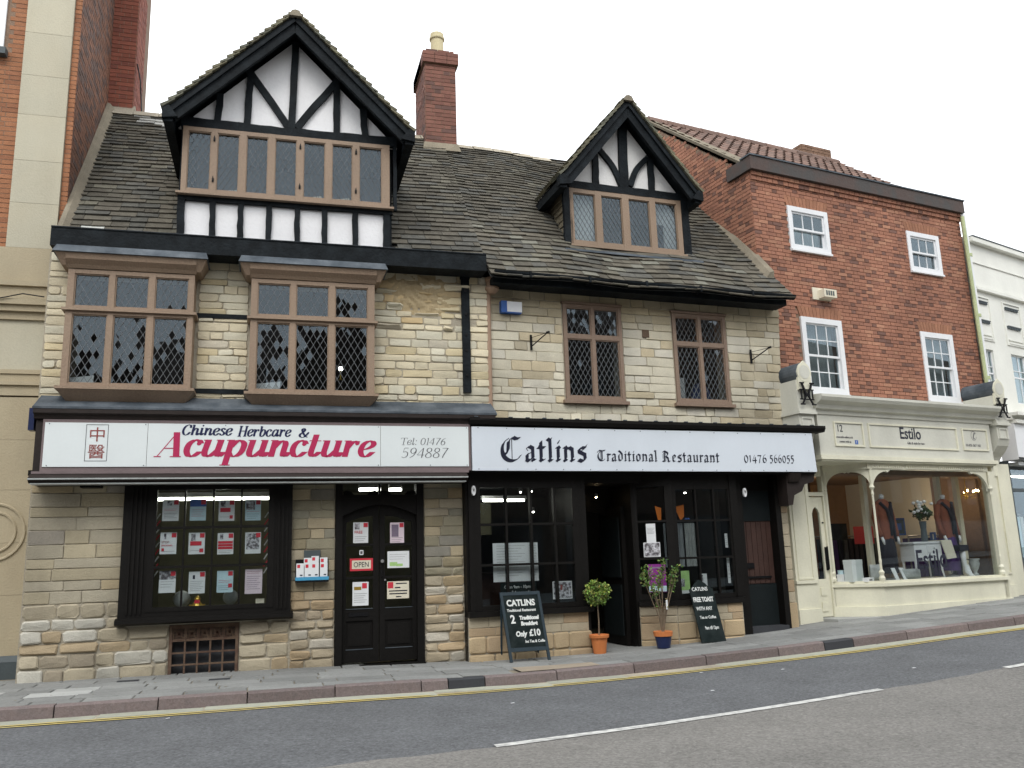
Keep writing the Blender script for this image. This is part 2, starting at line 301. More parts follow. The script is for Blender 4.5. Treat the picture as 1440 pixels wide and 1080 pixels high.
# pavement bed, slabs, kerb stones, channel blocks
pave = setting('pavement', strip(-30, 30, -3.5, lambda s: kn(s) - .13, -.014), 'mortar_dark')
def slabshape(s0, s1, n0, n1, top, th=.03, ch=.006, skew=0.):
    P = []
    for (s, n) in ((s0, n1), (s1, n1), (s1 + skew, n0), (s0 + skew, n0)): P.append((s, -n, g(s) + top))
    mbb = MB(); c = Vector(P[0]); ins = []
    cx = sum(p[0] for p in P) / 4; cy = sum(p[1] for p in P) / 4
    for p in P:
        d = Vector((cx - p[0], cy - p[1], 0)); d.normalize(); ins.append((p[0] + d.x * ch * 1.4, p[1] + d.y * ch * 1.4, p[2]))
    low = [(p[0], p[1], p[2] - th) for p in P]; mid = [(p[0], p[1], p[2] - ch) for p in P]
    V = low + mid + ins; F = [(8, 9, 10, 11)]
    for i in range(4):
        j = (i + 1) % 4; F += [(i, j, j + 4, i + 4), (i + 4, j + 4, j + 8, i + 8)]
    mbb.mesh(V, F); return mbb
rs = random.Random(3); npv = 0; rest = MB()
s_lo = -7.5
for r in range(9):
    s = s_lo + rs.random() * .5
    while s < 12.5:
        L = rs.choice((.45, .6, .6, .75)) ; e = s + L
        sm = (s + e) / 2
        n1 = kn(sm) - .135 - r * .30; n0 = n1 - .293
        wall = -.1 if sm < 5.5 else (-.3 if sm < 7 else -1.9)
        if sm > 6.2: wall = -1.9
        if n1 > wall and not (1.36 < sm < 2.45 and .98 < (n0 + n1) / 2 < 1.4):
            n0 = max(n0, wall - .4)
            if sm > 4.2: L = L  # right half of the pavement is plain tarmac-like slabs
            pale = (sm < -2.9 and r < 4 and rs.random() < .55)
            q = slabshape(s + .007, e - .007, n0 + .005, n1, rs.uniform(-.003, .003), skew=(.12 if r % 2 else -.02) * 0)
            if npv < 300: part('paving_slab', q, 'slabpale' if pale else 'slab', pave); npv += 1
            else: rest.mesh(q.v, q.f)
        s = e
part('paving', rest, 'slab', pave, stuff=True)
mb = strip(1.42, 2.42, 1.0, lambda s: kn(s) - .15, .004); q = setting('inspection_cover', mb, 'mortar'); 
M['cover'] = mat('brown concrete cover', (.3, .25, .19), .9, .2, 6, 60, .3); q.data.materials[0] = M['cover']
s = -14.; kerb = setting('kerb', strip(-14, 30, lambda s: kn(s) - .12, lambda s: kn(s) - .02, -.09), 'mortar')
while s < 24:
    L = rs.uniform(.8, 1.0)
    for dk in (.52, 5.40):
        if s < dk < s + L: L = dk - s if dk - s > .15 else L
    dark = min(abs(s - .52), abs(s - 5.40)) < .02
    if dark: L = .42
    e = s + L
    a0, a1 = kn(s), kn(e); za, zb = g(s), g(e); q = MB(); w = .13; j = rs.uniform(-.004, .004)
    a, b = s + .006, e - .006
    V = []
    for (x, n, z) in ((a, a0, za), (b, a1, zb)):
        V += [(x, -(n - w), z + j - .02), (x, -(n - w), z + j + .002), (x, -(n - .02), z + j + .002), (x, -(n - .004), z + j - .012), (x, -(n + .012), z - .13)]
    F = [(0, 1, 2, 3, 4)[::-1], (5, 6, 7, 8, 9)] + [(i, i + 1, i + 6, i + 5) for i in range(4)]
    q.mesh(V, F)
    part('kerb_stone', q, 'kerbdark' if dark else 'kerb', kerb)
    s = e
s = -14.; chn = setting('channel', strip(-14, 24, lambda s: kn(s) + .0, lambda s: kn(s) + .23, -.1085), 'mortar')
while s < 22:
    e = s + rs.uniform(.9, 1.4)
    m_ = (s + e) / 2
    if not (2.6 < m_ < 3.6): part('channel_block', slabshape(s + .005, e - .005, kn(m_) + .015, kn(m_) + .24, -.103), 'channel', chn)
    s = e
# small drain covers set in the pavement and a litter of specks
for (x, n) in ((-2.83, .42), (-1.85, .75)):
    q = MB(); z = g(x) + .006; q.box(x - .11, x + .11, -n - .05, -n + .05, z - .02, z); tag(setting('drain_lid', q, 'kerbdark'), '', '') if 0 else setting('drain_lid', q, 'kerbdark')
# street behind the camera: opposite pavement and terrace, seen in the window panes
setting('opposite_pavement', strip(-40, 40, 9.4, 13.8, .0), 'slab')
# ------------------------------------------------ masonry, slates, windows
def levels(z0, z1, hmin, hmax, rs, snaps=()):
    cuts = sorted(set([z0, z1] + [s for s in snaps if z0 + .03 < s < z1 - .03])); out = [z0]
    for a, b in zip(cuts, cuts[1:]):
        n = max(1, round((b - a) / ((hmin + hmax) / 2))); w = [rs.uniform(hmin, hmax) for _ in range(n)]; t = sum(w); z = a
        for k in w: z += k / t * (b - a); out.append(z)
    return out
def courses(u0, u1, zl, openings, wmin, wmax, rs, right=None):
    rects = []
    for a, b in zip(zl, zl[1:]):
        zc = (a + b) / 2; iv = [(u0, right(zc) if right else u1)]
        for (x0, x1, y0, y1) in openings:
            if y0 < zc < y1:
                nv = []
                for p, q in iv:
                    if x1 <= p or x0 >= q: nv.append((p, q)); continue
                    if x0 > p: nv.append((p, x0))
                    if x1 < q: nv.append((x1, q))
                iv = nv
        h = b - a
        for p, q in iv:
            x = p
            while x < q - .01:
                w = rs.uniform(wmin, wmax)
                if q - (x + w) < wmin * .7: w = q - x if q - x < wmax * 1.25 else (q - x) / 2
                rects.append((x, x + w, a, b)); x += w
    return rects
def stone_mb(w, h, rs, gap, rad, bev, proud, jit):
    a, b = w / 2 - gap / 2, h / 2 - gap / 2; r = min(rad, a * .45, b * .45); J = lambda: rs.uniform(-jit, jit)
    O = [(-a + r, -b), (a - r, -b), (a, -b + r), (a, b - r), (a - r, b), (-a + r, b), (-a, b - r), (-a, -b + r)]
    O = [(x + J(), z + J()) for x, z in O]; m = MB(); tx, tz = rs.uniform(-1, 1) * jit * 1.2, rs.uniform(-1, 1) * jit * 1.2
    V = [(x, .03, z) for x, z in O] + [(x, -proud + bev * .8 + 0, z) for x, z in O]
    k = max(.4, 1 - bev / max(b, .01)); ka = max(.6, 1 - bev / max(a, .01))
    V += [(x * ka, -proud + tx * x / a + tz * z / b + rs.uniform(-.3, .3) * jit, z * k) for x, z in O] + [(0, -proud - jit * .6, 0)]
    F = []
    for i in range(8):
        j = (i + 1) % 8; F += [(i, j, j + 8, i + 8), (i + 8, j + 8, j + 16, i + 16), (i + 16, j + 16, 24)]
    m.mesh(V, F); return m
def masonry(parent, rects, style, pal, rs, name='stone', limit=300, used=0, y=0.):
    """style(u,z)->dict(gap,rad,bev,proud,jit); pal(u,z,rs)->colour"""
    rects = sorted(rects, key=lambda r: -(r[1] - r[0]) * (r[3] - r[2])); rest = MB(); n = used
    for (a, b, c, d) in rects:
        u, z = (a + b) / 2, (c + d) / 2; st = style(u, z); q = stone_mb(b - a, d - c, rs, **st); col = pal(u, z, rs); q.c = [col] * len(q.f)
        if n < limit: part(name, q, 'stone', parent, loc=(u, y, z)); n += 1
        else: rest.v, o = rest.v, len(rest.v); rest.v += [(x + u, yy + y, zz + z) for x, yy, zz in q.v]; rest.f += [tuple(i + o for i in f) for f in q.f]; rest.c += q.c; rest.m += q.m
    if rest.f: part('small_stonework', rest, 'stone', parent, stuff=True)
    return n
def wallback(mb, u0, u1, z0, z1, openings, y0, y1):
    zs = sorted(set([z0, z1] + [v for o in openings for v in o[2:] if z0 < v < z1]))
    for a, b in zip(zs, zs[1:]):
        zc = (a + b) / 2; ops = sorted([(o[0], o[1]) for o in openings if o[2] < zc < o[3]]); x = u0
        for p, q in ops:
            if p > x: mb.box(x, min(p, u1), y0, y1, a, b)
            x = max(x, q)
        if x < u1: mb.box(x, u1, y0, y1, a, b)
def slatefield(P, W, S, expo, wr, skip, rs, th=.022, lift=.028, over=1.5, pal=None, jitter=.012, left=None, right=None):
    """P(a,b)->(point,normal). a across 0..W, b up-slope 0..S; yields (centre, mb) of slates"""
    out = []; b = 0.; row = 0
    while b < S - .02:
        t = b / S; e = expo[0] + (expo[1] - expo[0]) * t; e *= rs.uniform(.94, 1.06)
        a = (left(b) if left else 0.) - rs.uniform(0, wr[0] * .0); A1 = right(b) if right else W
        while a < A1 - .01:
            w = rs.uniform(*wr) * (1.1 - .3 * t)
            if A1 - (a + w) < wr[0] * .5: w = A1 - a
            ca, cb = a + w / 2, b + e / 2
            if not skip(ca, cb):
                p0, n0 = P(a + .003, b); p1, _ = P(a + w - .003, b); b2 = min(b + e * over, S + .02); q0, n2 = P(a + .003, b2); q1, _ = P(a + w - .003, b2)
                n0 = Vector(n0); l = lift + rs.uniform(-.4, .9) * jitter; l2 = l + rs.uniform(-.5, .5) * jitter; dz = (Vector(q0) - Vector(p0)).normalized() * rs.uniform(-.8, .5) * jitter
                k1 = (Vector(p1) - Vector(p0)) * rs.uniform(0, .12)
                c = Vector(P(ca, cb)[0]); P0, P1, Q0, Q1 = Vector(p0) + dz, Vector(p1) + dz + (Vector(q0) - Vector(p0)) * rs.uniform(-.02, .04), Vector(q0), Vector(q1)
                V = [P0 + n0 * l, P1 + n0 * l2, Q1 + n0 * .004, Q0 + n0 * .004, P0 + n0 * (l + th), P1 + n0 * (l2 + th), Q1 + n0 * (.004 + th * .4), Q0 + n0 * (.004 + th * .4)]
                m = MB(); m.hexa([v - c for v in V]); col = pal(ca, cb, rs) if pal else (.2, .19, .16); m.c = [col] * 6; out.append((c, m, w * e))
            a += w
        b += e; row += 1
    return out
def place_pieces(parent, items, name, matname, restname, limit=300, key=None):
    items = sorted(items, key=key) if key else items; rest = MB()
    for i, (c, m, ar) in enumerate(items):
        if i < limit: part(name, m, matname, parent, loc=tuple(c))
        else:
            o = len(rest.v); rest.v += [tuple(Vector(v) + c) for v in m.v]; rest.f += [tuple(k + o for k in f) for f in m.f]; rest.c += m.c; rest.m += m.m
    if rest.f: part(restname, rest, matname, parent, stuff=True)
SH = [0]
def slatepal(rs, light=0.):
    v = rs.uniform(.65, 1.2); k = rs.random()
    c = (.078, .068, .052) if k < .6 else ((.066, .064, .057) if k < .88 else (.10, .092, .07)); return tuple(x * v * (1 + light) for x in c)
# --- window builders (x,z plane, y negative is towards the street)
def gridframe(mb, X, Z, outer, y0, y1, m=0):
    ox0, ox1, oz0, oz1 = outer; e = [ox0] + [v for p in X for v in p] + [ox1]
    for i in range(0, len(e), 2): mb.box(e[i], e[i + 1], y0, y1, oz0, oz1, m=m)
    ez = [oz0] + [v for p in Z for v in p] + [oz1]
    for (a, b) in X:
        for i in range(0, len(ez), 2): mb.box(a, b, y0 + .003, y1, ez[i], ez[i + 1], m=m)
def clip(poly, x0, x1, z0, z1):
    for ax, lim, sg in ((0, x0, 1), (0, x1, -1), (1, z0, 1), (1, z1, -1)):
        out = []
        for i in range(len(poly)):
            p, q = poly[i], poly[(i + 1) % len(poly)]; dp, dq = (p[ax] - lim) * sg, (q[ax] - lim) * sg
            if dp >= 0: out.append(p)
            if (dp > 0) != (dq > 0) and dp != dq: t = dp / (dp - dq); out.append((p[0] + (q[0] - p[0]) * t, p[1] + (q[1] - p[1]) * t))
        poly = out
        if len(poly) < 3: return []
    return poly
def leaded(parent, x0, x1, z0, z1, y, rs, nx=4.5, ratio=1.75, tilt=.014, warp=.02):
    a = (x1 - x0) / nx / 2; b = a * ratio; q = MB(); wx, wz = rs.uniform(-warp, warp), rs.uniform(-warp, warp) ; i = 0; z = z0 - b; ofx = rs.uniform(-.5, .5) * a
    while z < z1 + b:
        x = x0 - a + (a if i % 2 else 0) + ofx
        while x < x1 + 2 * a:
            P = clip([(x - a, z), (x, z - b), (x + a, z), (x, z + b)], x0, x1, z0, z1)
            if P:
                k = 3.2 if rs.random() < .14 else 1; tx, tz = rs.gauss(0, tilt) * k + wx, rs.gauss(0, tilt) * k + wz
                q.face([(p[0], y + tx * (p[0] - x) + tz * (p[1] - z), p[1]) for p in P])
            x += 2 * a
        z += b; i += 1
    part('leaded_glass', q, 'quarry', parent, stuff=True)
    c = MB(); w = .0025; s = b / a; L = math.hypot(1, s); k0 = int((x1 - x0) * s / (2 * b)) + 3
    base = x0 + ofx
    span = (z1 - z0) + (x1 - x0) * s
    n = int(span / (2 * b)) + 4
    for k in range(-n, n + 1):
        for sg in (1, -1):
            zz = z0 + 2 * b * k + (0 if 0 else b) ; hw = w * L
            P = clip([(x0 - .1, zz + sg * s * (x0 - .1 - base) - hw), (x1 + .1, zz + sg * s * (x1 + .1 - base) - hw), (x1 + .1, zz + sg * s * (x1 + .1 - base) + hw), (x0 - .1, zz + sg * s * (x0 - .1 - base) + hw)], x0, x1, z0, z1)
            if P: c.xz(P, y - .006 - (.001 if sg > 0 else 0), y + .004)
    part('lead_came', c, 'came', parent)
def panes(parent, X, Z, y, matn='shopglass', name='pane'):
    for (a, b) in X:
        for (c, d) in Z:
            q = MB(); q.box(a, b, y - .002, y + .002, c, d); part(name, q, matn, parent)
def roombox(parent, x0, x1, y0, y1, z0, z1, m='room', name='interior_wall'):
    q = MB()
    q.face([(x0, y1, z0), (x1, y1, z0), (x1, y1, z1), (x0, y1, z1)]); q.face([(x0, y0, z0), (x0, y1, z0), (x0, y1, z1), (x0, y0, z1)]); q.face([(x1, y0, z0), (x1, y0, z1), (x1, y1, z1), (x1, y1, z0)])
    q.face([(x0, y0, z0), (x1, y0, z0), (x1, y1, z0), (x0, y1, z0)]); q.face([(x0, y0, z1), (x0, y1, z1), (x1, y1, z1), (x1, y0, z1)])
    return part(name, q, m, parent)
def wobbly(p, q, w, d, y, rs=random.Random(99)):
    m = MB(); n = 5; dx, dz = q[0] - p[0], q[1] - p[1]; l = math.hypot(dx, dz); nx, nz = -dz / l, dx / l; S = []
    for i in range(n + 1):
        t = i / n; o = rs.uniform(-.005, .005); a, b = w / 2 * rs.uniform(.9, 1.1), w / 2 * rs.uniform(.9, 1.1); x, z = p[0] + dx * t + nx * o, p[1] + dz * t + nz * o; S.append(((x - nx * a, z - nz * a), (x + nx * b, z + nz * b)))
    V = []
    for lo, hi in S: V += [(lo[0], y, lo[1]), (hi[0], y, hi[1]), (lo[0], y + d, lo[1]), (hi[0], y + d, hi[1])]
    F = [(1, 0, 2, 3), (4 * n, 4 * n + 1, 4 * n + 3, 4 * n + 2)]
    for i in range(n): a = 4 * i; b = a + 4; F += [(a, b, b + 1, a + 1), (a + 2, a + 3, b + 3, b + 2), (a, a + 2, b + 2, b), (a + 1, b + 1, b + 3, a + 3)]
    m.mesh(V, F); return m
def sorted_snaps(ops): return sorted(set(round(v, 3) for o in ops for v in o[2:]))
def bricks(parent, P, W, z0, z1, skip, rs, limit, pal, name='brick', restname='brickwork', bl=.225, bh=.075, proud=.004, order=None, gap=.010):
    """P(a,z,out)->point ; running Flemish bond"""
    items = []; r = 0; z = z0
    while z < z1 - .03:
        a = 0.; k = r % 2; first = True
        h = min(bh, z1 - z)
        while a < W - .01:
            w = (bl if k % 2 == 0 else bl / 2) if not first else (bl / 2 if r % 2 else bl * .75); first = False; k += 1
            if W - (a + w) < .06: w = W - a
            if a + w > W: w = W - a
            if not skip(a + w / 2, z + h / 2):
                o = proud + rs.uniform(-.002, .003); c = Vector(P(a + w / 2, z + h / 2, 0)); g2 = gap / 2
                V = [P(a + g2, z + g2, o), P(a + w - g2, z + g2, o), P(a + w - g2, z + g2, -.02), P(a + g2, z + g2, -.02), P(a + g2, z + h - g2, o), P(a + w - g2, z + h - g2, o), P(a + w - g2, z + h - g2, -.02), P(a + g2, z + h - g2, -.02)]
                m = MB(); m.mesh([Vector(v) - c for v in V], [(4, 5, 1, 0)[::-1], (3, 2, 1, 0), (4, 5, 6, 7), (1, 2, 6, 5), (3, 0, 4, 7)]); m.c = [pal(a, z, rs, w < bl * .6)] * 5; items.append((c, m, w * h))
            a += w
        z += bh; r += 1
    place_pieces(parent, items, name, 'brick', restname, limit, order)
def text(parent, s, size, x, z, y, m, name='lettering', sx=1., shear=0., align='LEFT', space=1., rot=0., off=0.):
    c = bpy.data.curves.new(name, 'FONT'); c.body = s; c.size = size; c.shear = shear; c.align_x = align; c.space_character = space; c.resolution_u = 3; c.extrude = .0015; c.offset = off
    o = bpy.data.objects.new(name, c); COL.objects.link(o)
    dg = bpy.context.evaluated_depsgraph_get(); me = bpy.data.meshes.new_from_object(o.evaluated_get(dg)); bpy.data.objects.remove(o)
    me.materials.clear(); me.materials.append(M[m]); me.name = name
    cr, sr = math.cos(rot), math.sin(rot)
    for v in me.vertices: a, b, d = v.co; a *= sx; v.co = (x + a * cr - b * sr, y - d, z + a * sr + b * cr)
    me.update(); bpy.data.curves.remove(c)
    return part(name, me, m, parent)

# ------------------------------------------------ drawn letters (broad pen strokes)
RO = {  # x-height 1, caps 1.42 ; ('s' smooth | 'l' straight, points), ('d', x, y, r)
 'A': (1.25, [('t', [(0, 0), (.66, 1.42)]), ('l', [(.63, 1.42), (.98, 0)]), ('t', [(.25, .48), (.86, .48)]), ('t', [(-.16, .0), (.2, .0)]), ('t', [(.66, .0), (1.22, .0)])]),
 'C': (1.15, [('s', [(1.02, 1.0), (.95, 1.3), (.7, 1.42), (.4, 1.3), (.16, .95), (.12, .5), (.3, .12), (.6, 0), (.85, .12), (1.05, .42)]), ('t', [(1.02, 1.0), (1.05, 1.42)])]),
 'H': (1.35, [('l', [(.25, 1.42), (.25, 0)]), ('l', [(1.1, 1.42), (1.1, 0)]), ('t', [(.25, .73), (1.1, .73)]), ('t', [(0, 1.41), (.5, 1.41)]), ('t', [(.85, 1.41), (1.35, 1.41)]), ('t', [(0, .01), (.5, .01)]), ('t', [(.85, .01), (1.35, .01)])]),
 'T': (1.1, [('l', [(.55, 1.4), (.55, 0)]), ('t', [(.0, 1.4), (1.1, 1.4)]), ('t', [(.0, 1.4), (.0, 1.15)]), ('t', [(1.1, 1.4), (1.1, 1.15)]), ('t', [(.3, .01), (.8, .01)])]),
 'c': (.85, [('s', [(.74, .78), (.62, .96), (.4, .98), (.16, .75), (.12, .35), (.3, .03), (.55, .02), (.82, .3)]), ('d', .66, .78, .13)]),
 'u': (1.15, [('t', [(-.05, .97), (.2, .97)]), ('s', [(.2, 1), (.18, .6), (.17, .25), (.28, .03), (.5, .03), (.82, .4)]), ('s', [(.86, 1), (.84, .6), (.83, .25), (.92, .03), (1.02, .05), (1.15, .28)]), ('t', [(.62, .97), (.86, .97)])]),
 'n': (1.12, [('t', [(-.04, .97), (.2, .97)]), ('l', [(.2, 1), (.2, 0)]), ('s', [(.2, .5), (.45, .88), (.66, .96), (.8, .8), (.8, .4), (.82, .08), (.95, .03), (1.12, .28)])]),
 'h': (1.12, [('t', [(-.02, 1.4), (.2, 1.4)]), ('l', [(.2, 1.42), (.2, 0)]), ('s', [(.2, .5), (.45, .88), (.66, .96), (.8, .8), (.8, .4), (.82, .08), (.95, .03), (1.12, .28)])]),
 'p': (1.1, [('t', [(-.04, .97), (.22, .97)]), ('l', [(.22, 1), (.22, -.5)]), ('t', [(-.05, -.49), (.5, -.49)]), ('s', [(.25, .55), (.5, .93), (.72, .96), (.93, .75), (.9, .3), (.68, .03), (.4, .03), (.24, .25)])]),
 't': (.75, [('s', [(.3, 1.35), (.28, .8), (.25, .25), (.36, .03), (.5, .05), (.72, .3)]), ('t', [(.0, .97), (.65, .97)])]),
 'r': (.85, [('t', [(-.04, .97), (.2, .97)]), ('l', [(.2, 1), (.2, 0)]), ('s', [(.2, .5), (.4, .85), (.6, .97), (.72, .93)]), ('d', .72, .84, .13)]),
 'e': (.85, [('s', [(.14, .42), (.5, .5), (.76, .72), (.68, .95), (.45, .98), (.18, .75), (.12, .35), (.3, .03), (.55, .02), (.82, .3)])]),
 'i': (.55, [('t', [(-.02, .97), (.2, .97)]), ('s', [(.2, 1), (.19, .5), (.2, .1), (.32, .03), (.5, .28)]), ('d', .25, 1.32, .12)]),
 'l': (.5, [('t', [(.0, 1.4), (.2, 1.4)]), ('s', [(.2, 1.42), (.19, .6), (.2, .1), (.3, .03), (.46, .28)])]),
 's': (.78, [('s', [(.66, .8), (.5, .98), (.28, .94), (.22, .7), (.45, .52), (.66, .32), (.56, .06), (.3, .01), (.1, .22)]), ('d', .62, .82, .08), ('d', .14, .2, .08)]),
 'b': (1.0, [('t', [(-.02, 1.4), (.2, 1.4)]), ('l', [(.2, 1.42), (.2, .3)]), ('s', [(.2, .55), (.42, .9), (.65, .97), (.85, .75), (.82, .3), (.58, .02), (.3, .03), (.2, .3)])]),
 'a': (1.12, [('s', [(.82, .75), (.65, .97), (.42, .95), (.17, .65), (.14, .25), (.32, .02), (.55, .1), (.8, .55)]), ('s', [(.86, 1), (.83, .5), (.83, .12), (.93, .03), (1.1, .28)])]),
 '&': (1.35, [('s', [(1.2, .75), (.95, .35), (.7, .05), (.35, 0), (.12, .22), (.2, .55), (.55, .85), (.72, 1.15), (.58, 1.4), (.4, 1.3), (.38, 1.05), (.6, .55), (.9, .12), (1.2, .05)]), ('d', 1.2, .74, .1)]),
 ':': (.4, [('d', .2, .85, .09), ('d', .2, .1, .09)]), '.': (.4, [('d', .2, .08, .09)]),
 '0': (1.0, [('s', [(.5, 1.42), (.22, 1.2), (.12, .7), (.22, .2), (.5, 0), (.78, .2), (.88, .7), (.78, 1.2), (.5, 1.42)])]),
 '1': (.55, [('l', [(.32, 1.42), (.32, 0)]), ('t', [(.1, 1.3), (.32, 1.42)]), ('t', [(.1, .01), (.5, .01)])]),
 '4': (1.0, [('t', [(.72, 1.42), (.05, .42)]), ('t', [(.05, .4), (.98, .4)]), ('l', [(.72, 1.42), (.72, 0)])]),
 '5': (.95, [('t', [(.25, 1.4), (.82, 1.4)]), ('t', [(.25, 1.4), (.2, .8)]), ('s', [(.2, .78), (.5, .88), (.8, .65), (.78, .25), (.45, 0), (.12, .12)])]),
 '6': (.98, [('s', [(.82, 1.4), (.4, 1.15), (.14, .6), (.22, .15), (.5, 0), (.8, .2), (.8, .6), (.55, .82), (.25, .65), (.15, .45)])]),
 '7': (.95, [('t', [(.1, 1.4), (.88, 1.4)]), ('s', [(.88, 1.4), (.6, .8), (.42, .35), (.36, 0)])]),
 '8': (.98, [('s', [(.5, .76), (.2, .98), (.26, 1.32), (.5, 1.42), (.76, 1.3), (.78, .98), (.5, .76), (.18, .5), (.16, .16), (.5, 0), (.84, .16), (.82, .5), (.5, .76)])]),
 '9': (.98, [('s', [(.18, .02), (.55, .25), (.84, .8), (.78, 1.25), (.5, 1.42), (.2, 1.22), (.18, .85), (.42, .62), (.72, .75), (.84, .95)])]),
}
BL = {  # blackletter minims
 'i': (.5, [('l', [(.06, .84), (.22, .98), (.36, .82)]), ('l', [(.25, .86), (.25, .18)]), ('l', [(.14, .12), (.27, .02), (.44, .16)]), ('t', [(.2, 1.18), (.4, 1.42)]), ('l', [(.24, 1.2), (.32, 1.28)])]),
 'n': (.98, [('l', [(.04, .84), (.2, .98), (.34, .82)]), ('l', [(.24, .86), (.24, .16)]), ('l', [(.12, .12), (.25, .02), (.38, .12)]), ('t', [(.3, .72), (.52, .98)]), ('l', [(.5, .94), (.74, .8)]), ('l', [(.73, .82), (.73, .18)]), ('l', [(.62, .12), (.75, .02), (.93, .16)])]),
 'a': (.88, [('l', [(.14, .82), (.34, .98), (.62, .84)]), ('l', [(.6, .86), (.6, .16)]), ('l', [(.55, .1), (.66, .02), (.84, .14)]), ('t', [(.58, .6), (.16, .42)]), ('l', [(.18, .44), (.18, .14)]), ('l', [(.12, .1), (.3, .0), (.4, .04)]), ('t', [(.3, .02), (.6, .26)]), ('t', [(.14, .82), (.26, .66)])]),
 't': (.62, [('l', [(.26, 1.3), (.26, .16)]), ('l', [(.18, .12), (.34, .0), (.56, .16)]), ('l', [(.02, .9), (.54, .9)]), ('t', [(.08, .95), (.3, 1.32)])]),
 'l': (.52, [('l', [(.06, 1.5), (.2, 1.4)]), ('t', [(.2, 1.4), (.42, 1.58)]), ('l', [(.25, 1.44), (.25, .16)]), ('l', [(.14, .12), (.28, .0), (.46, .14)])]),
 's': (.84, [('l', [(.68, .98), (.8, 1.12)]), ('l', [(.7, .92), (.36, .94), (.2, .8)]), ('l', [(.2, .84), (.22, .64), (.62, .46)]), ('l', [(.62, .5), (.64, .14)]), ('l', [(.66, .16), (.46, .0), (.14, .1)]), ('t', [(.66, .92), (.26, .62)]), ('t', [(.1, .04), (.3, .2)])]),
 'r': (.68, [('l', [(.04, .84), (.2, .98), (.34, .82)]), ('l', [(.24, .86), (.24, .16)]), ('l', [(.12, .12), (.25, .02), (.4, .14)]), ('t', [(.3, .7), (.48, .96)]), ('l', [(.46, .94), (.64, .84)])]),
 'd': (.92, [('l', [(.22, 1.42), (.5, 1.22), (.74, .92)]), ('l', [(.72, .94), (.72, .24)]), ('l', [(.72, .28), (.48, .02)]), ('l', [(.22, .82), (.22, .2)]), ('l', [(.22, .2), (.44, .02)]), ('l', [(.2, .8), (.42, .96)])]),
 'o': (.88, [('l', [(.2, .82), (.2, .18)]), ('l', [(.18, .2), (.42, .0)]), ('l', [(.4, .98), (.68, .82)]), ('l', [(.68, .84), (.68, .2)]), ('t', [(.2, .8), (.42, .98)]), ('t', [(.44, .02), (.68, .22)])]),
 'e': (.78, [('l', [(.2, .84), (.2, .2)]), ('l', [(.18, .2), (.38, .02), (.62, .16)]), ('l', [(.36, .98), (.6, .82)]), ('l', [(.6, .86), (.56, .64)]), ('t', [(.2, .82), (.4, .98)]), ('t', [(.58, .66), (.22, .44)])]),
 'u': (.98, [('l', [(.06, .9), (.2, .96)]), ('l', [(.24, .96), (.24, .2)]), ('l', [(.22, .16), (.4, .02)]), ('t', [(.4, .02), (.7, .24)]), ('l', [(.58, .92), (.72, .96)]), ('l', [(.73, .96), (.73, .18)]), ('l', [(.66, .12), (.76, .02), (.93, .16)])]),
 'C': (1.5, [('s', [(.62, 1.5), (.25, 1.2), (.12, .75), (.22, .3), (.55, .03), (.95, .02), (1.22, .18), (1.36, .36)]), ('l', [(.56, 1.3), (.52, .72), (.36, .4)]), ('t', [(.78, 1.48), (.78, .08)]), ('l', [(.6, 1.36), (.86, 1.56), (1.12, 1.44)]), ('l', [(1.08, 1.46), (1.32, 1.5)]), ('t', [(.36, .4), (.3, .55)])]),
 'T': (1.3, [('s', [(.5, 1.25), (.2, 1.0), (.12, .6), (.28, .2), (.6, .02), (.95, .1), (1.12, .28)]), ('l', [(.72, 1.3), (.7, .15)]), ('t', [(.5, 1.28), (.5, .2)]), ('l', [(.1, 1.22), (.3, 1.42), (.7, 1.36), (1.2, 1.44)]), ('t', [(.02, 1.1), (.12, 1.3)])]),
 'R': (1.5, [('l', [(.42, 1.3), (.42, .1)]), ('l', [(.1, .1), (.42, .02), (.6, .12)]), ('l', [(.12, 1.3), (.36, 1.5), (.7, 1.4), (.98, 1.2)]), ('l', [(.96, 1.24), (.94, .96), (.6, .74)]), ('l', [(.62, .78), (.98, .5), (1.0, .16)]), ('l', [(.96, .14), (1.14, .0), (1.36, .16)]), ('t', [(.2, .4), (.2, 1.1)]), ('t', [(.62, 1.38), (.62, .1)])]),
 '0': (.85, [('s', [(.42, 1.05), (.18, .85), (.16, .3), (.42, .0), (.68, .2), (.7, .75), (.42, 1.05)])]),
 '1': (.55, [('l', [(.28, 1.05), (.28, .04)]), ('t', [(.08, .9), (.28, 1.05)])]),
 '4': (.88, [('t', [(.5, 1.1), (.06, .3)]), ('l', [(.08, .3), (.8, .3)]), ('l', [(.58, .8), (.58, -.1)])]),
 '5': (.82, [('t', [(.24, 1.06), (.7, 1.1)]), ('l', [(.24, 1.04), (.22, .66)]), ('l', [(.22, .66), (.56, .6), (.66, .25)]), ('l', [(.66, .3), (.36, -.08), (.12, .02)]), ('l', [(.3, 1.04), (.68, 1.04)])]),
 '6': (.85, [('s', [(.66, 1.2), (.3, .95), (.16, .5), (.24, .1), (.46, .0), (.7, .2), (.66, .55), (.4, .68), (.2, .5)])]),
 '7': (.85, [('l', [(.1, 1.02), (.72, 1.02)]), ('l', [(.72, 1.02), (.46, .5), (.36, -.05)])]),
}
def smooth_pts(P, k=5):
    if len(P) < 3: return P
    out = []
    for i in range(len(P) - 1):
        p0, p1, p2, p3 = P[max(i - 1, 0)], P[i], P[i + 1], P[min(i + 2, len(P) - 1)]
        for j in range(k):
            t = j / k; out.append(tuple(.5 * (2 * p1[a] + (p2[a] - p0[a]) * t + (2 * p0[a] - 5 * p1[a] + 4 * p2[a] - p3[a]) * t * t + (3 * p1[a] - p0[a] - 3 * p2[a] + p3[a]) * t ** 3) for a in (0, 1)))
    return out + [P[-1]]
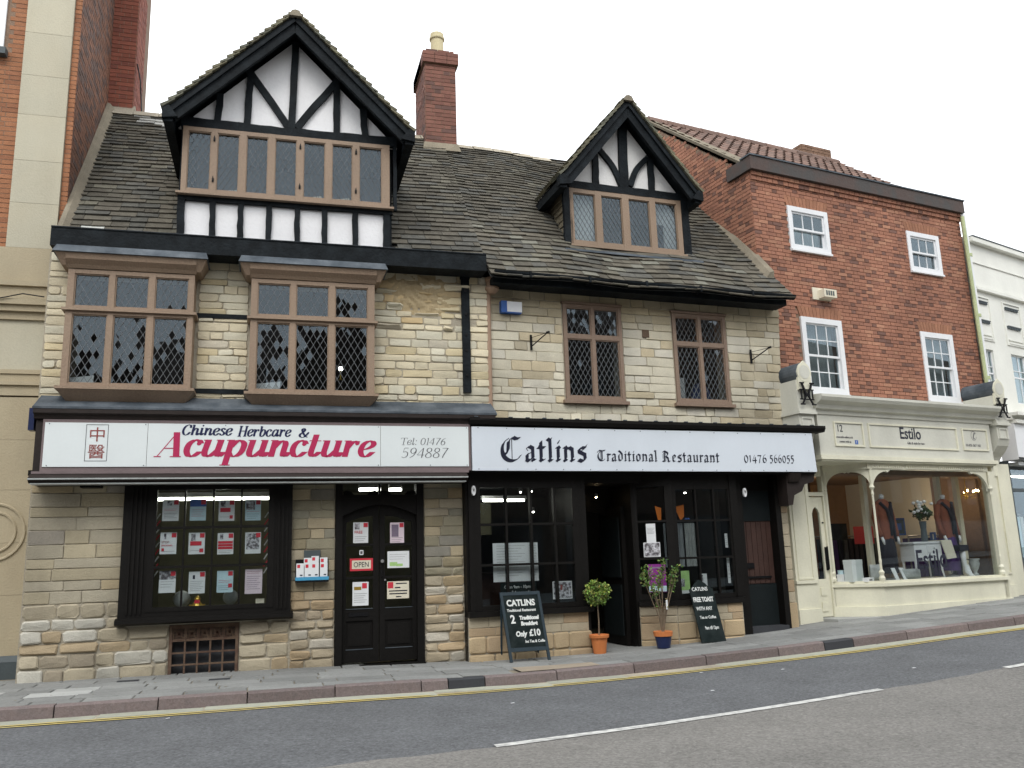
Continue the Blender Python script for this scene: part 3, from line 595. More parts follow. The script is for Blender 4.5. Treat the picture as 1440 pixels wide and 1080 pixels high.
def draw(parent, s, font, x, z, h, y, m, nib=.24, ang=0., thin=.035, slant=0., sx=1., track=.06, name='lettering', upper=None):
    """h: x-height in metres. each letter is one mesh"""
    va = (math.cos(ang) * nib / 2, math.sin(ang) * nib / 2); X = x
    for ch in s:
        if ch == ' ': X += .5 * h * sx; continue
        wd, st = font[ch]; q = MB(); k = 0
        def T(p, o): return (X + (p[0] + p[1] * slant) * h * sx, y - o, z + p[1] * h)
        for sk in st:
            k += 1; o = .0006 + (k % 7) * .0004
            if sk[0] == 'd':
                q.face([T((sk[1] + sk[3] * math.cos(t * math.pi / 5), sk[2] + sk[3] * math.sin(t * math.pi / 5)), o) for t in range(10)]); continue
            P = smooth_pts(sk[1]) if sk[0] == 's' else sk[1]
            for i in range(len(P) - 1):
                (a, b), (c, d) = P[i], P[i + 1]; l = math.hypot(c - a, d - b) or 1
                nx, ny = -(d - b) / l, (c - a) / l; o2 = o + (i % 2) * .0002
                if sk[0] == 't': w = thin / 2
                else: w = max(thin / 2, abs(va[0] * nx + va[1] * ny))
                if sk[0] != 't' and w > thin / 2:   # nib parallelogram
                    vx, vy = va; Q = [(a - vx, b - vy), (c - vx, d - vy), (c + vx, d + vy), (a + vx, b + vy)]
                    ar = sum(Q[t][0] * Q[(t + 1) % 4][1] - Q[(t + 1) % 4][0] * Q[t][1] for t in range(4))
                    if ar < 0: Q = Q[::-1]
                    q.face([T(p, o2) for p in Q])
                w = thin / 2; Q = [(a - nx * w, b - ny * w), (c - nx * w, d - ny * w), (c + nx * w, d + ny * w), (a + nx * w, b + ny * w)]
                q.face([T(p, o2 + .0001) for p in Q])
        c0 = T((wd / 2, .5), 0); q.v = [(a - c0[0], b - c0[1], c - c0[2]) for a, b, c in q.v]
        part(name, q, m, parent, loc=c0)
        X += (wd + track) * h * sx
    return X
def width_of(s, font, track=.06): return sum(.5 if c == ' ' else font[c][0] + track for c in s)
def print_rects(parent, L, y):
    """flat printed patches: (x0,x1,z0,z1,material)"""
    by = {}
    for i, (a, b, c, d, m) in enumerate(L):
        q = by.setdefault(m, MB()); o = y - .0012 - .0003 * (i % 5); q.face([(a, o, c), (b, o, c), (b, o, d), (a, o, d)])
    for m, q in by.items(): part('printed_area', q, m, parent)
# ================================================ stone and timber house with the herbal shop
rA = random.Random(11)
bA = thing('stone_house', 'cream stone house with large timber-framed gable dormer, two bay windows and herbal shop below', 'building', (0, 0, 0))
opsU = [(-3.80, -2.30, 3.30, 5.16), (-1.69, -.08, 3.25, 5.16)]
opsL = [(-3.02, -1.10, .70, 2.46), (-2.47, -1.68, -.2, .66), (-.56, .57, -.2, 2.46)]
w = MB(); wallback(w, -4.06, 1.5, 3.1, 5.2, [(-3.74, -2.36, 3.4, 4.95), (-1.63, -.14, 3.4, 4.95)], .004, .3)
wallback(w, -4.06, 1.09, -.3, 3.1, opsL, .007, .3)
w.box(-4.06, -3.98, .31, 5.6, -.3, 5.3); w.box(1.42, 1.5, .31, 5.6, 2.4, 5.3)
part('wall', w, ['mortar'], bA)
roombox(bA, -3.97, 1.41, .32, 4.2, 3.12, 5.15)
M['ceil'] = mat('pale ceiling', (.35, .35, .3), .9)
# --- stones
def palA_up(u, z, rs):
    k = rs.random(); v = rs.uniform(.9, 1.08)
    er = math.exp(-((u - .55) / .5) ** 2 - ((z - 4.95) / .35) ** 2)
    c = (.56, .50, .36) if k < .5 else ((.53, .50, .39) if k < .8 else ((.55, .47, .30) if k < .95 else (.47, .43, .34)))
    if rs.random() < er * .8: c = (.5, .38, .21)
    return tuple(x * v * 1.16 for x in c)
def styA_up(u, z):
    er = math.exp(-((u - .55) / .48) ** 2 - ((z - 4.93) / .33) ** 2); e = 1 if rA.random() < er * 1.1 else 0
    if e and rA.random() < .22: return dict(gap=.02, rad=.03, bev=.02, proud=-.012, jit=.004)
    if e and rA.random() < .35: return dict(gap=.03, rad=.04, bev=.03, proud=rA.uniform(.02, .05), jit=.016)
    return dict(gap=.009 + .008 * rA.random() + .012 * e, rad=.008 + .02 * (rA.random() ** 3) + .02 * e, bev=.006 + .012 * e, proud=rA.uniform(.004, .016), jit=.0055 + .008 * e)
zl = levels(3.32, 5.2, .082, .125, rA, (3.49, 4.47))
rU = courses(-4.05, 1.5, zl, opsU, .13, .42, rA)
nU = masonry(bA, rU, styA_up, palA_up, rA, limit=165)
# crumbling patch: lumpy soft stone showing between the blocks
q = MB(); n_, m_ = 44, 26
for i in range(n_):
    for j in range(m_):
        def pt(a, b):
            u = .02 + 1.1 * a / n_; z = 4.35 + .82 * b / m_; e = math.exp(-((u - .55) / .42) ** 4 - ((z - 4.92) / .27) ** 4)
            f = math.sin(u * 23 + math.sin(z * 17) * 2) * math.sin(z * 31 + math.sin(u * 13) * 2)
            return (u, .006 - e * (.026 + .02 * f + .006 * math.sin(u * 71 + z * 43)), z)
        if pt(i, j)[1] < .003: q.face([pt(i, j), pt(i + 1, j), pt(i + 1, j + 1), pt(i, j + 1)], (.46, .36, .21))
part('crumbled_stone', q, 'stone', bA, smooth=True, stuff=True)
def palA_lo(u, z, rs):
    k = rs.random(); v = rs.uniform(.86, 1.08)
    if z < .95: c = (.44, .385, .28) if k < .45 else ((.53, .51, .44) if k < .66 else ((.42, .33, .21) if k < .88 else (.36, .31, .23)))
    else: c = (.43, .375, .26) if k < .55 else ((.41, .37, .28) if k < .85 else ((.43, .35, .22) if k < .95 else (.33, .30, .25)))
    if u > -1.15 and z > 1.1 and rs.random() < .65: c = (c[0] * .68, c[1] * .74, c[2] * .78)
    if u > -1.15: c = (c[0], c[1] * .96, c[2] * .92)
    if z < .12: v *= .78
    return tuple(x * v for x in c)
def styA_lo(u, z):
    if z < .92: return dict(gap=.010 + .010 * rA.random(), rad=.012 + .025 * rA.random(), bev=.016, proud=rA.uniform(.010, .024), jit=.008)
    if u > .5 and z < 1.3: return dict(gap=.012, rad=.02, bev=.016, proud=rA.uniform(.008, .02), jit=.008)
    return dict(gap=.008, rad=.008, bev=.006, proud=rA.uniform(.002, .010), jit=.003)
zlo = levels(-.06, .95, .11, .18, rA, (.66,)); zhi = levels(.95, 2.5, .12, .175, rA)
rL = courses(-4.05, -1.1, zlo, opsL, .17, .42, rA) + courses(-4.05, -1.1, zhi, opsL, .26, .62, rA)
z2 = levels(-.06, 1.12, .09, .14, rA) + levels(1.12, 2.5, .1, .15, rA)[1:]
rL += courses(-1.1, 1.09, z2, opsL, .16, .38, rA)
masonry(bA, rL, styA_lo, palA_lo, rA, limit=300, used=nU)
# stone left end below the fascia, iron ties, black pipe cover
q = MB(); q.box(-2.33, -1.66, -.022, .01, 4.43, 4.49); part('tie_beam', q, 'black', bA)
q = MB(); q.box(-2.36, -1.66, -.022, .01, 3.45, 3.51); part('tie_beam', q, 'black', bA)
q = MB(); q.box(1.125, 1.235, -.05, .01, 3.53, 5.14); q.box(1.11, 1.245, -.055, .01, 5.14, 5.2); dn = part('downpipe_casing', q, 'black', bA)
for z in (3.75, 4.1, 4.32, 4.62, 4.95): q = MB(); q.box(1.165, 1.195, -.062, -.05, z, z + .03); part('bolt', q, 'iron', dn)
# big black gutter fascia along the eaves
q = MB(); q.box(-3.985, 1.415, -.35, -.04, 5.165, 5.395); q.box(-3.985, 1.415, -.36, -.30, 5.395, 5.41); q.box(-3.98, 1.41, -.04, .1, 5.201, 5.38); fa = part('eaves_fascia', q, 'black', bA)
q = MB(); q.box(-3.985, 1.415, -.345, -.05, 5.41, 5.418); part('lead_flashing', q, 'lead', fa)
# lead roof over the shop fascia
q = MB(); q.yz([(.0, 3.12), (-.37, 3.17), (-.36, 3.2), (-.03, 3.385), (-.0, 3.39)][::-1], -4.02, 1.5); q.yz([(-.36, 3.165), (-.395, 3.165), (-.395, 3.19), (-.36, 3.2)][::-1], -4.02, 1.48); part('lead_apron', q, 'lead', bA)
# --- bay windows
def bay(u0, u1, zt, zb, LX, ZU, ZL, label, seed):
    rs = random.Random(seed); b = MB(); y0 = -.29
    gridframe(b, LX, [ZL, ZU], (u0, u1, zb, zt), y0, y0 + .07)
    b.box(u0, u0 + .06, y0 + .07, .02, zb, zt); b.box(u1 - .06, u1, y0 + .07, .02, zb, zt)
    o = part('bay_window', b, 'frame', bA, label=label)
    q = MB(); a, c = u0 - .13, u1 + .13   # cornice
    q.yz([(0, zt + .01), (-.30, zt + .01), (-.33, zt + .05), (-.39, zt + .10), (-.41, zt + .17), (0, zt + .17)][::-1], u0 - .02, u1 + .02)
    for s, x in ((-1, u0 - .02), (1, u1 + .02)):
        P = [(x, 0), (x + s * .04, 0), (x + s * .10, 0), (x + s * .12, 0)]
        q.hexa([(x, -.33, zt + .03), (x + s * .05, -.33, zt + .03), (x + s * .05, 0, zt + .03), (x, 0, zt + .03), (x, -.41, zt + .17), (x + s * .12, -.41, zt + .17), (x + s * .12, 0, zt + .17), (x, 0, zt + .17)] if s > 0 else [(x + s * .05, -.33, zt + .03), (x, -.33, zt + .03), (x, 0, zt + .03), (x + s * .05, 0, zt + .03), (x + s * .12, -.41, zt + .17), (x, -.41, zt + .17), (x, 0, zt + .17), (x + s * .12, 0, zt + .17)])
    part('cornice', q, 'frame', o)
    q = MB(); q.hexa([(a - .03, -.44, zt + .172), (c + .03, -.44, zt + .172), (c + .03, -.005, zt + .172), (a - .03, -.005, zt + .172), (a + .0, -.37, zt + .275), (c - .0, -.37, zt + .275), (c - .04, -.005, zt + .29), (a + .04, -.005, zt + .29)]); part('lead_cap', q, 'lead', o)
    q = MB(); tz = (ZU[0] + ZL[1]) / 2; q.box(u0 - .04, u1 + .04, y0 - .035, y0 - .001, tz - .012, tz + .02); q.box(u0 - .04, u0 - .001, y0 - .001, 0, tz - .012, tz + .02); q.box(u1 + .001, u1 + .04, y0 - .001, 0, tz - .012, tz + .02); part('transom', q, 'frame', o)
    q = MB(); q.box(u0 - .05, u1 + .05, y0 - .05, .0, zb - .035, zb - .001)
    q.hexa([(u0 + .06, -.2, zb - .16), (u1 - .06, -.2, zb - .16), (u1 - .06, 0, zb - .16), (u0 + .06, 0, zb - .16), (u0 - .04, y0 - .04, zb - .036), (u1 + .04, y0 - .04, zb - .036), (u1 + .04, 0, zb - .036), (u0 - .04, 0, zb - .036)]); part('sill', q, 'frame', o)
    for (p, r_) in LX:
        for (c0, c1) in (ZU, ZL):
            q = MB(); q.ring(p - .002, r_ + .002, c0 - .002, c1 + .002, .016, y0 + .018, y0 + .055); part('casement', q, 'frame', o)
            leaded(o, p + .014, r_ - .014, c0 + .014, c1 - .014, y0 + .04, rs, nx=4.6, ratio=1.75, tilt=.009, warp=.012)
    q = MB(); q.box(u0 + .06, u1 - .06, -.22, .3, zb - .001, zb + .01); part('window_board', q, 'frame', o)
    return o
bay(-3.775, -2.335, 4.90, 3.45, [(-3.70, -3.31), (-3.245, -2.86), (-2.79, -2.40)], (4.44, 4.85), (3.49, 4.34), 'left brown bay window beside the corner', 21)
bay(-1.655, -.10, 4.90, 3.43, [(-1.575, -1.17), (-1.10, -.685), (-.61, -.185)], (4.43, 4.85), (3.46, 4.33), 'right brown bay window next to the crumbling stone', 22)
# --- main roof (ruled slope, shared line with the neighbour)
def roofz(x, d): t = min(1, max(0, (x + 4.06) / 5.5)); return (5.135 + 1.25 * d) * (1 - t) + (5.575 + 1.127 * d) * t - .035 * math.sin(math.pi * min(1, max(0, (d + .1) / 2.9)))
RD = 2.79
def PA(a, b):
    x = -4.06 + a; t = min(1, max(0, a / 5.5)); d0 = (5.30 - (5.135 * (1 - t) + 5.575 * t)) / (1.25 * (1 - t) + 1.127 * t)
    d = d0 + b * (RD - d0) / 4.2; n = Vector((0, -1.19, 1)).normalized(); return ((x, d, roofz(x, d)), n)
DC, DW, DE, DAP = -1.185, 1.365, 7.06, 8.73   # dormer centre, half width of its body, eaves and apex heights
SL = (8.73 - 7.06) / 1.66
def dz1(x): return DAP - abs(x - DC) * SL
def skipA(a, b):
    (x, d, z), _ = PA(a, b)
    if abs(x - DC) < DW - .02 and z < dz1(x): return True
    return abs(x - DC) < 1.66 and z > 7.10 and z < dz1(x) - .02
def palA(a, b, rs):
    if (a - .32) ** 2 / .03 + (b - .35) ** 2 / .02 < 1.5 and rs.random() < .8: return (.5, .51, .48)
    if (a - 1.02) ** 2 / .012 + (b - .42) ** 2 / .006 < 1.5: return (.5, .51, .48)
    if b > 3.7 and a < 1.1 and a > .5 and rs.random() < .5: return (.42, .42, .4)
    return slatepal(rs, .1 * math.sin(a * 1.3))
roofA = MB()
for i in range(11):
    for j in range(6):
        x0, x1 = 5.5 * i / 11, 5.5 * (i + 1) / 11; b0, b1 = 4.2 * j / 6, 4.2 * (j + 1) / 6
        P = [PA(x0, b0)[0], PA(x1, b0)[0], PA(x1, b1)[0], PA(x0, b1)[0]]
        if skipA((x0 + x1) / 2, (b0 + b1) / 2) and abs((x0 + x1) / 2 - 4.06 - DC) < 1.0: continue
        roofA.face([(p[0], p[1] + .008, p[2] - .012) for p in P])
zr = roofz(-4.06, RD)
roofA.face([(-4.06, RD, roofz(-4.06, RD) - .02), (1.44, RD, roofz(1.44, RD) - .02), (1.44, 5.7, 5.2), (-4.06, 5.7, 5.2)])
roofA.face([(-4.06, 0, 5.15), (-4.06, 5.7, 5.2), (-4.06, RD, zr)])
rfA = part('roof', roofA, 'underlay', bA)
it = slatefield(PA, 5.5, 4.2, (.145, .09), (.16, .33), skipA, rA, pal=palA, lift=.02, th=.02)
place_pieces(rfA, it, 'slate', 'slate', 'small_slates', 300, key=lambda t: t[0].z)
q = MB()   # ridge stones and mortar fillet along the brick wall on the left
for i in range(14):
    x = -4.06 + i * .393
    if abs(x + .2 - DC) < .2: continue
    zz = roofz(x, RD) + .03; q.yz([(RD - .13, zz - .10), (RD, zz + .03), (RD + .13, zz - .10)], x + .005, x + .388)
part('ridge_stones', q, 'slate', rfA, stuff=True).data.materials[0] = M['mortar']
q = MB()
for j in range(12):
    b0, b1 = 4.2 * j / 12, 4.2 * (j + 1) / 12; A0, A1 = Vector(PA(0, b0)[0]), Vector(PA(0, b1)[0])
    q.hexa([A0 + Vector((-.01, -.0, 0)), A0 + Vector((.12, 0, .02)), A1 + Vector((.12, 0, .02)), A1 + Vector((-.01, 0, 0)), A0 + Vector((-.01, -.02, .16)), A0 + Vector((.04, -.02, .14)), A1 + Vector((.04, -.02, .14)), A1 + Vector((-.01, -.02, .16))])
part('mortar_fillet', q, 'mortar_dark', rfA)
# --- large dormer
dm = MB(); y = 0.
dm.box(DC - DW, .14, .05, .1, 5.5, 6.1); dm.xz([(DC - 1.47, 7.06), (DC + 1.44, 7.06), (DC, 8.53)], .05, .1)
dorm = part('dormer', dm, 'render', bA, label='large timber-framed gable dormer')
wallc = MB(); wallc.box(DC - DW, DC - DW + .05, .1, 1.6, 5.5, 7.1); wallc.box(DC + DW - .05, DC + DW, .1, 1.6, 5.5, 7.1); part('dormer_cheek', wallc, 'black', dorm)
def timber(p, q_, w_, d=.05, y=.0): m = wobbly(p, q_, w_, d, y); part('timber', m, 'black', dorm)
for x in (-2.57, -2.18, -1.83, -1.47, -1.10, -.74, -.33, .10):   # lower panel studs
    wd = .075 if -2.5 < x < 0 else .09; timber((x, 5.50), (x, 6.03), wd)
timber((-2.62, 6.065), (.18, 6.065), .075, .055, -.004)
for (a, b) in (((-2.62, 7.125), (-1.9, 7.115)), ((-1.9, 7.115), (-1.185, 7.10)), ((-1.185, 7.10), (-.5, 7.115)), ((-.5, 7.115), (.24, 7.125))): timber(a, b, .15, .06, -.008)
timber((DC - .02, 7.17), (DC + .02, 8.50), .095, .055, -.002)
for s in (-1, 1):
    timber((DC + s * .05, 7.2), (DC + s * .66, 8.08), .095, .05, .001)
    timber((DC + s * .60, 7.17), (DC + s * .575, 7.98), .09, .048, .003)
    timber((DC + s * .985, 7.17), (DC + s * .955, 7.60), .09, .048, .003)
for x in (-2.585, .215): timber((x, 6.1), (x, 7.06), .05, .06, .0)
# verge: bargeboards, soffits and slates
def dormer_roof(parent, cx, hw, ez, az, yf, yb_e, yb_r, bw, seed, th=.05, verge=.0, left_objs=False):
    rs = random.Random(seed); s_ = (az - ez) / hw
    for s in (-1, 1):
        q = MB(); e = (cx + s * hw, ez); a = (cx, az); l = math.hypot(hw, az - ez); nx, nz = s * (az - ez) / l, hw / l
        def off(p, t): return (p[0] - nx * t, p[1] - nz * t)
        P = [off(e, .02), off(a, .02), (cx, az - bw * l / hw), off(e, bw)] ; P = P if s > 0 else P[::-1]
        q.xz(P if s < 0 else P, yf + .02, yf + .08); o = part('bargeboard', q, 'black', parent)
        q = MB(); P2 = [off(e, .035 + .0), off(a, .035), (cx, az - .075 * l / hw), off(e, .075)]
        q.xz(P2, yf - .015, yf + .018); part('moulding', q, 'black', o)
        q = MB(); V = lambda p, y: (p[0], y, p[1])   # roof deck, soffit
        e1, a1, e2, a2 = off(e, 0), (cx, az), off(e, .05), (cx, az - .05 * l / hw)
        q.mesh([V(e1, yf), V(a1, yf), V(e2, yf), V(a2, yf), V(e1, yb_e), V(a1, yb_r), V(e2, yb_e), V(a2, yb_r)], [(0, 1, 5, 4), (2, 6, 7, 3), (0, 2, 3, 1), (0, 4, 6, 2)]); part('dormer_roof', q, 'black', parent)
        q = MB(); x = e[0] + s * .0; q.box(x - s * .10, x + s * .015, yf + .01, yb_e, ez - .16, ez - .03); q.xz([(x - s * .16, ez - .10), (x + s * .03, ez - .13), (x + s * .03, ez + .02), (x - s * .05, ez + .05)][::s], yf - .03, yf + .1); part('eaves_gutter', q, 'black', parent)
        W_ = l
        def Pp(a_, b_, s=s):   # a_: along the slope's eave (depth), b_: up the slope
            t = b_ / l; x = cx + s * hw * (1 - t); z = ez + (az - ez) * t; dep = yf - .04 + a_
            return ((x + nx * .006, dep, z + nz * .006), Vector((nx, 0, nz)))
        rt = (lambda b_: (yb_e - yf) + (yb_r - yb_e) * b_ / l + .04)
        if s > 0: PQ = Pp
        else: PQ = Pp
        its = slatefield(PQ, 3, l, (.13, .10), (.16, .34), lambda a_, b_: False, rs, pal=lambda a, b, r: tuple(x * y_ for x, y_ in zip(slatepal(r, 1.0), (1, 1.03, .85))), right=rt, th=.045, lift=.02)
        place_pieces(parent, its, 'dormer_slate', 'slate', 'dormer_slates', 0 if not (left_objs and s < 0) else 120, key=lambda t: t[0].y)
    q = MB(); q.xz([(cx - .09, az - .05), (cx + .09, az - .05), (cx + .05, az + .03), (cx + .0, az + .045), (cx - .05, az + .03)], yf - .06, yb_r - .1); part('dormer_ridge', q, 'mortar_dark', parent)
dormer_roof(dorm, DC, 1.60, 7.10, 8.70, -.34, 1.55, 2.75, .185, 31)
# dormer windows: seven leaded lights
wn = MB(); LX = [(-2.52, -2.23), (-2.15, -1.87), (-1.78, -1.50), (-1.41, -1.125), (-1.035, -.745), (-.655, -.375), (-.285, .03)]
gridframe(wn, LX, [(6.17, 6.99)], (-2.585, .135, 6.115, 7.045), -.045, .045)
wd1 = part('dormer_window', wn, 'frame', dorm)
rs = random.Random(41)
M['blindgrey'] = mat('grey blind', (.16, .18, .2), .9, .08)
dl = bA
for i, (a, b) in enumerate(LX):
    q = MB(); q.ring(a - .002, b + .002, 6.168, 6.992, .014, -.03, .02); part('dormer_casement', q, 'frame', dorm)
    leaded(dorm, a + .012, b - .012, 6.18, 6.98, .0, rs, nx=3.6, ratio=1.7, tilt=.008, warp=.012)
for x in (-2.19, -1.08, -.33):
    q = MB()
    for z in (6.28, 6.86): q.box(x - .012, x + .012, -.058, -.03, z, z + .05); q.box(x - .006, x + .006, -.07, -.058, z + .01, z + .07)
    part('window_catch', q, 'iron', dorm)
q = MB(); q.box(-2.64, .19, -.08, .04, 6.085, 6.113); part('dormer_sill', q, 'frame', dorm)
q = MB(); q.box(DC - 1.3, DC + 1.3, 1.0, 1.02, 5.6, 7.05); q.face([(DC - 1.3, .1, 7.0), (DC + 1.3, .1, 7.0), (DC + 1.3, 1.0, 7.0), (DC - 1.3, 1.0, 7.0)]); part('dormer_interior', q, 'blindgrey', dorm)
q = MB(); q.box(-4.06, -3.99, .0, .3, 2.4, 3.12)  # return below the sign
part('end_pier', q, 'mortar', bA)
# --- brick chimney on the ridge between the houses
ch = MB(); CX0, CX1, CY0, CY1 = 1.10, 1.655, 2.5, 3.5
ch.box(CX0, CX1, CY0, CY1, 7.9, 10.22); ch.box(CX0 - .04, CX1 + .04, CY0 - .04, CY1 + .04, 10.02, 10.25)
stack = part('chimney', ch, 'brickmortar', bA)
def palC(a, z, rs, hd):
    k = rs.random(); v = rs.uniform(.55, 1.25)
    c = (.21, .095, .07) if k < .6 else ((.18, .08, .06) if k < .85 else (.13, .07, .058)); v = v * .4 + .6; return tuple(x * v for x in c)
bricks(stack, lambda a, z, o: (CX0 + a, CY0 - o, z), CX1 - CX0, 8.1, 10.02, lambda a, z: False, rA, 200, palC, 'chimney_brick', 'chimney_brickwork', proud=.008)
bricks(stack, lambda a, z, o: (CX0 - o, CY1 - a, z), CY1 - CY0, 8.1, 10.02, lambda a, z: False, rA, 0, palC, 'chimney_brick', 'chimney_brickwork', proud=.008)
for (x0, x1, z0, z1, k) in ((CX0 - .05, CX1 + .05, 10.02, 10.25, .05), (CX0 + .02, CX1 - .02, 10.25, 10.34, -.02)):
    q = MB(); bh = .075
    z = z0
    while z < z1 - .02:
        a = x0
        while a < x1 - .02:
            w_ = min(.22, x1 - a); q.box(a + .005, a + w_ - .005, CY0 - k - .012, CY0 - k + .2, z + .004, min(z + bh, z1) - .004, palC(0, 0, rA, 0)); a += w_
        z += bh
    q.box(x0 + .01, x1 - .01, CY0 - k + .2, CY1 + k, z0 + .003, z1 - .003, (.14, .055, .04)); part('chimney_cap', q, 'brick', stack, stuff=True)
q = MB(); q.hexa([(CX0 - .06, CY0 - .08, 8.33), (CX1 + .06, CY0 - .08, 8.33), (CX1 + .06, CY1, 8.75), (CX0 - .06, CY1, 8.75), (CX0 - .02, CY0 - .01, 8.5), (CX1 + .02, CY0 - .01, 8.5), (CX1 + .02, CY1, 8.8), (CX0 - .02, CY1, 8.8)]); part('chimney_flaunching', q, 'mortar_dark', stack)
for (x, y_, h, m_, r_) in ((1.36, 2.68, .40, 'potclay', .125), (1.27, 3.2, .3, 'slabpale', .1)):
    q = MB(); z0 = 10.33; q.lathe([(r_ * .95, z0), (r_ * .92, z0 + h * .68), (r_ * 1.1, z0 + h * .72), (r_ * 1.12, z0 + h * .8), (r_ * .98, z0 + h * .84), (r_ * .98, z0 + h), (r_ * .8, z0 + h), (r_ * .78, z0 + h - .1)], x, y_, 18); part('chimney_pot', q, m_, stack, smooth=False)
# --- shop window (black box bay)
q = MB(); gridframe(q, [(-2.66, -2.355), (-2.335, -2.03), (-2.01, -1.705), (-1.685, -1.375)], [(.87, 1.315), (1.345, 1.775), (1.805, 2.24)], (-2.74, -1.30, .82, 2.31), -.11, -.05)
q.ring(-2.98, -1.12, .72, 2.42, .001, -.05, 0)
q.box(-3.03, -2.74, -.10, .08, .69, 2.455); q.box(-1.30, -1.09, -.10, .08, .69, 2.455); q.box(-2.74, -1.30, -.10, .05, 2.31, 2.44); q.box(-2.74, -1.3, -.10, .05, .76, .82)
for x in (-2.95, -2.90, -2.85, -2.80, -1.26, -1.21, -1.16): q.box(x, x + .022, -.118, -.10, .8, 2.42)
sw = part('shop_window', q, 'shopblack', bA, label='small-paned black shop window hung with posters')
q = MB(); q.yz([(0, .67), (-.12, .68), (-.17, .70), (-.17, .735), (-.10, .76), (0, .76)][::-1], -3.05, -1.06); part('shop_window_sill', q, 'shopblack', sw)
panes(sw, [(-2.66, -2.355), (-2.335, -2.03), (-2.01, -1.705), (-1.685, -1.375)], [(.87, 1.315), (1.345, 1.775), (1.805, 2.24)], -.075)
roombox(bA, -3.0, .95, .31, 3.4, .05, 2.48, 'roomgreen', 'shop_interior')
q = MB(); q.box(-2.98, -1.12, .02, .45, .8, .83); part('display_shelf', q, 'roomgreen', bA)
# --- iron grille under the window
q = MB(); q.box(-2.47, -1.68, .10, .12, -.1, .66); part('grille_back', q, 'kerbdark', bA)
q = MB(); q.ring(-2.465, -1.685, .02, .655, .035, -.012, .04)
for i in range(1, 5): x = -2.43 + i * .142; q.box(x - .01, x + .01, -.006, .03, .05, .47)
for z in (.20, .335, .475): q.box(-2.43, -1.72, -.010, .034, z - .009, z + .009)
for i in range(5):
    x0 = -2.425 + i * .142
    q.ring(x0, x0 + .138, .484, .622, .012, -.004, .02)
    for k in range(6):
        t = k * .023 + .012
        q.bar((x0 + .012, .495 + t * .9), (x0 + .126, .495 + (.115 - t) * .9), .0075, .006, .002); q.bar((x0 + .012 + t * .9, .495), (x0 + .126 - t * .9, .61), .0075, .006, .006)
part('iron_grille', q, 'rust', bA)
q = MB(); q.box(-2.6, -1.5, -.02, .03, .662, .70); part('grille_lintel', q, 'mortar', bA)
# --- double doors
DY = .06
q = MB(); q.box(-.555, -.47, -.03, .2, .0, 2.44); q.box(.475, .565, -.03, .2, .0, 2.44); q.box(-.47, .475, -.02, .2, 2.12, 2.165); q.box(-.47, .475, -.02, .2, 2.325, 2.44); q.box(-.555, .565, -.10, .2, -.12, .075)
q.box(-.012, .012, -.0, .1, 2.165, 2.325)
def archpoly(x0, x1, zs, za, zt, k=10, flip=False):
    P = [(x0, zt), (x0, zs)] + [(x0 + (x1 - x0) * i / k, zs + (za - zs) * math.sin(math.pi / 2 * i / k)) for i in range(1, k + 1)] + [(x1, zt)]
    return P if not flip else [(x0 + x1 - p[0], p[1]) for p in P][::-1]
q.xz(archpoly(-.47, 0, 1.90, 2.04, 2.12), -.015, .1); q.xz(archpoly(0, .475, 1.90, 2.04, 2.12, flip=True), -.015, .1)
dfr = part('door_frame', q, 'shopblack', bA)
q = MB(); q.face([(-2.95, .32, 2.47), (.93, .32, 2.47), (.93, 1.6, 2.47), (-2.95, 1.6, 2.47)]); part('shop_ceiling', q, 'ceil', bA)
q = MB()
for xa, xb in ((-.46, -.02), (.02, .465)): q.xz([(xa, 2.165), (xa + .04, 2.165), (xa + .12, 2.25), (xa + .22, 2.285), (xb - .12, 2.25), (xb - .04, 2.165), (xb, 2.165), (xb, 2.17), (xb, 2.165)][:1] + [(xa, 2.165), (xa + .14, 2.165), (xa + .10, 2.21), (xa + .04, 2.225), (xa, 2.21)], .03, .038); q.xz([(xb - .14, 2.165), (xb, 2.165), (xb, 2.21), (xb - .04, 2.225), (xb - .10, 2.21)], .03, .038)
part('fretted_trim', q, 'shopblack', dfr)
q = MB(); q.box(-.47, .475, .04, .045, 2.165, 2.325); part('fanlight', q, 'shopglass', bA)
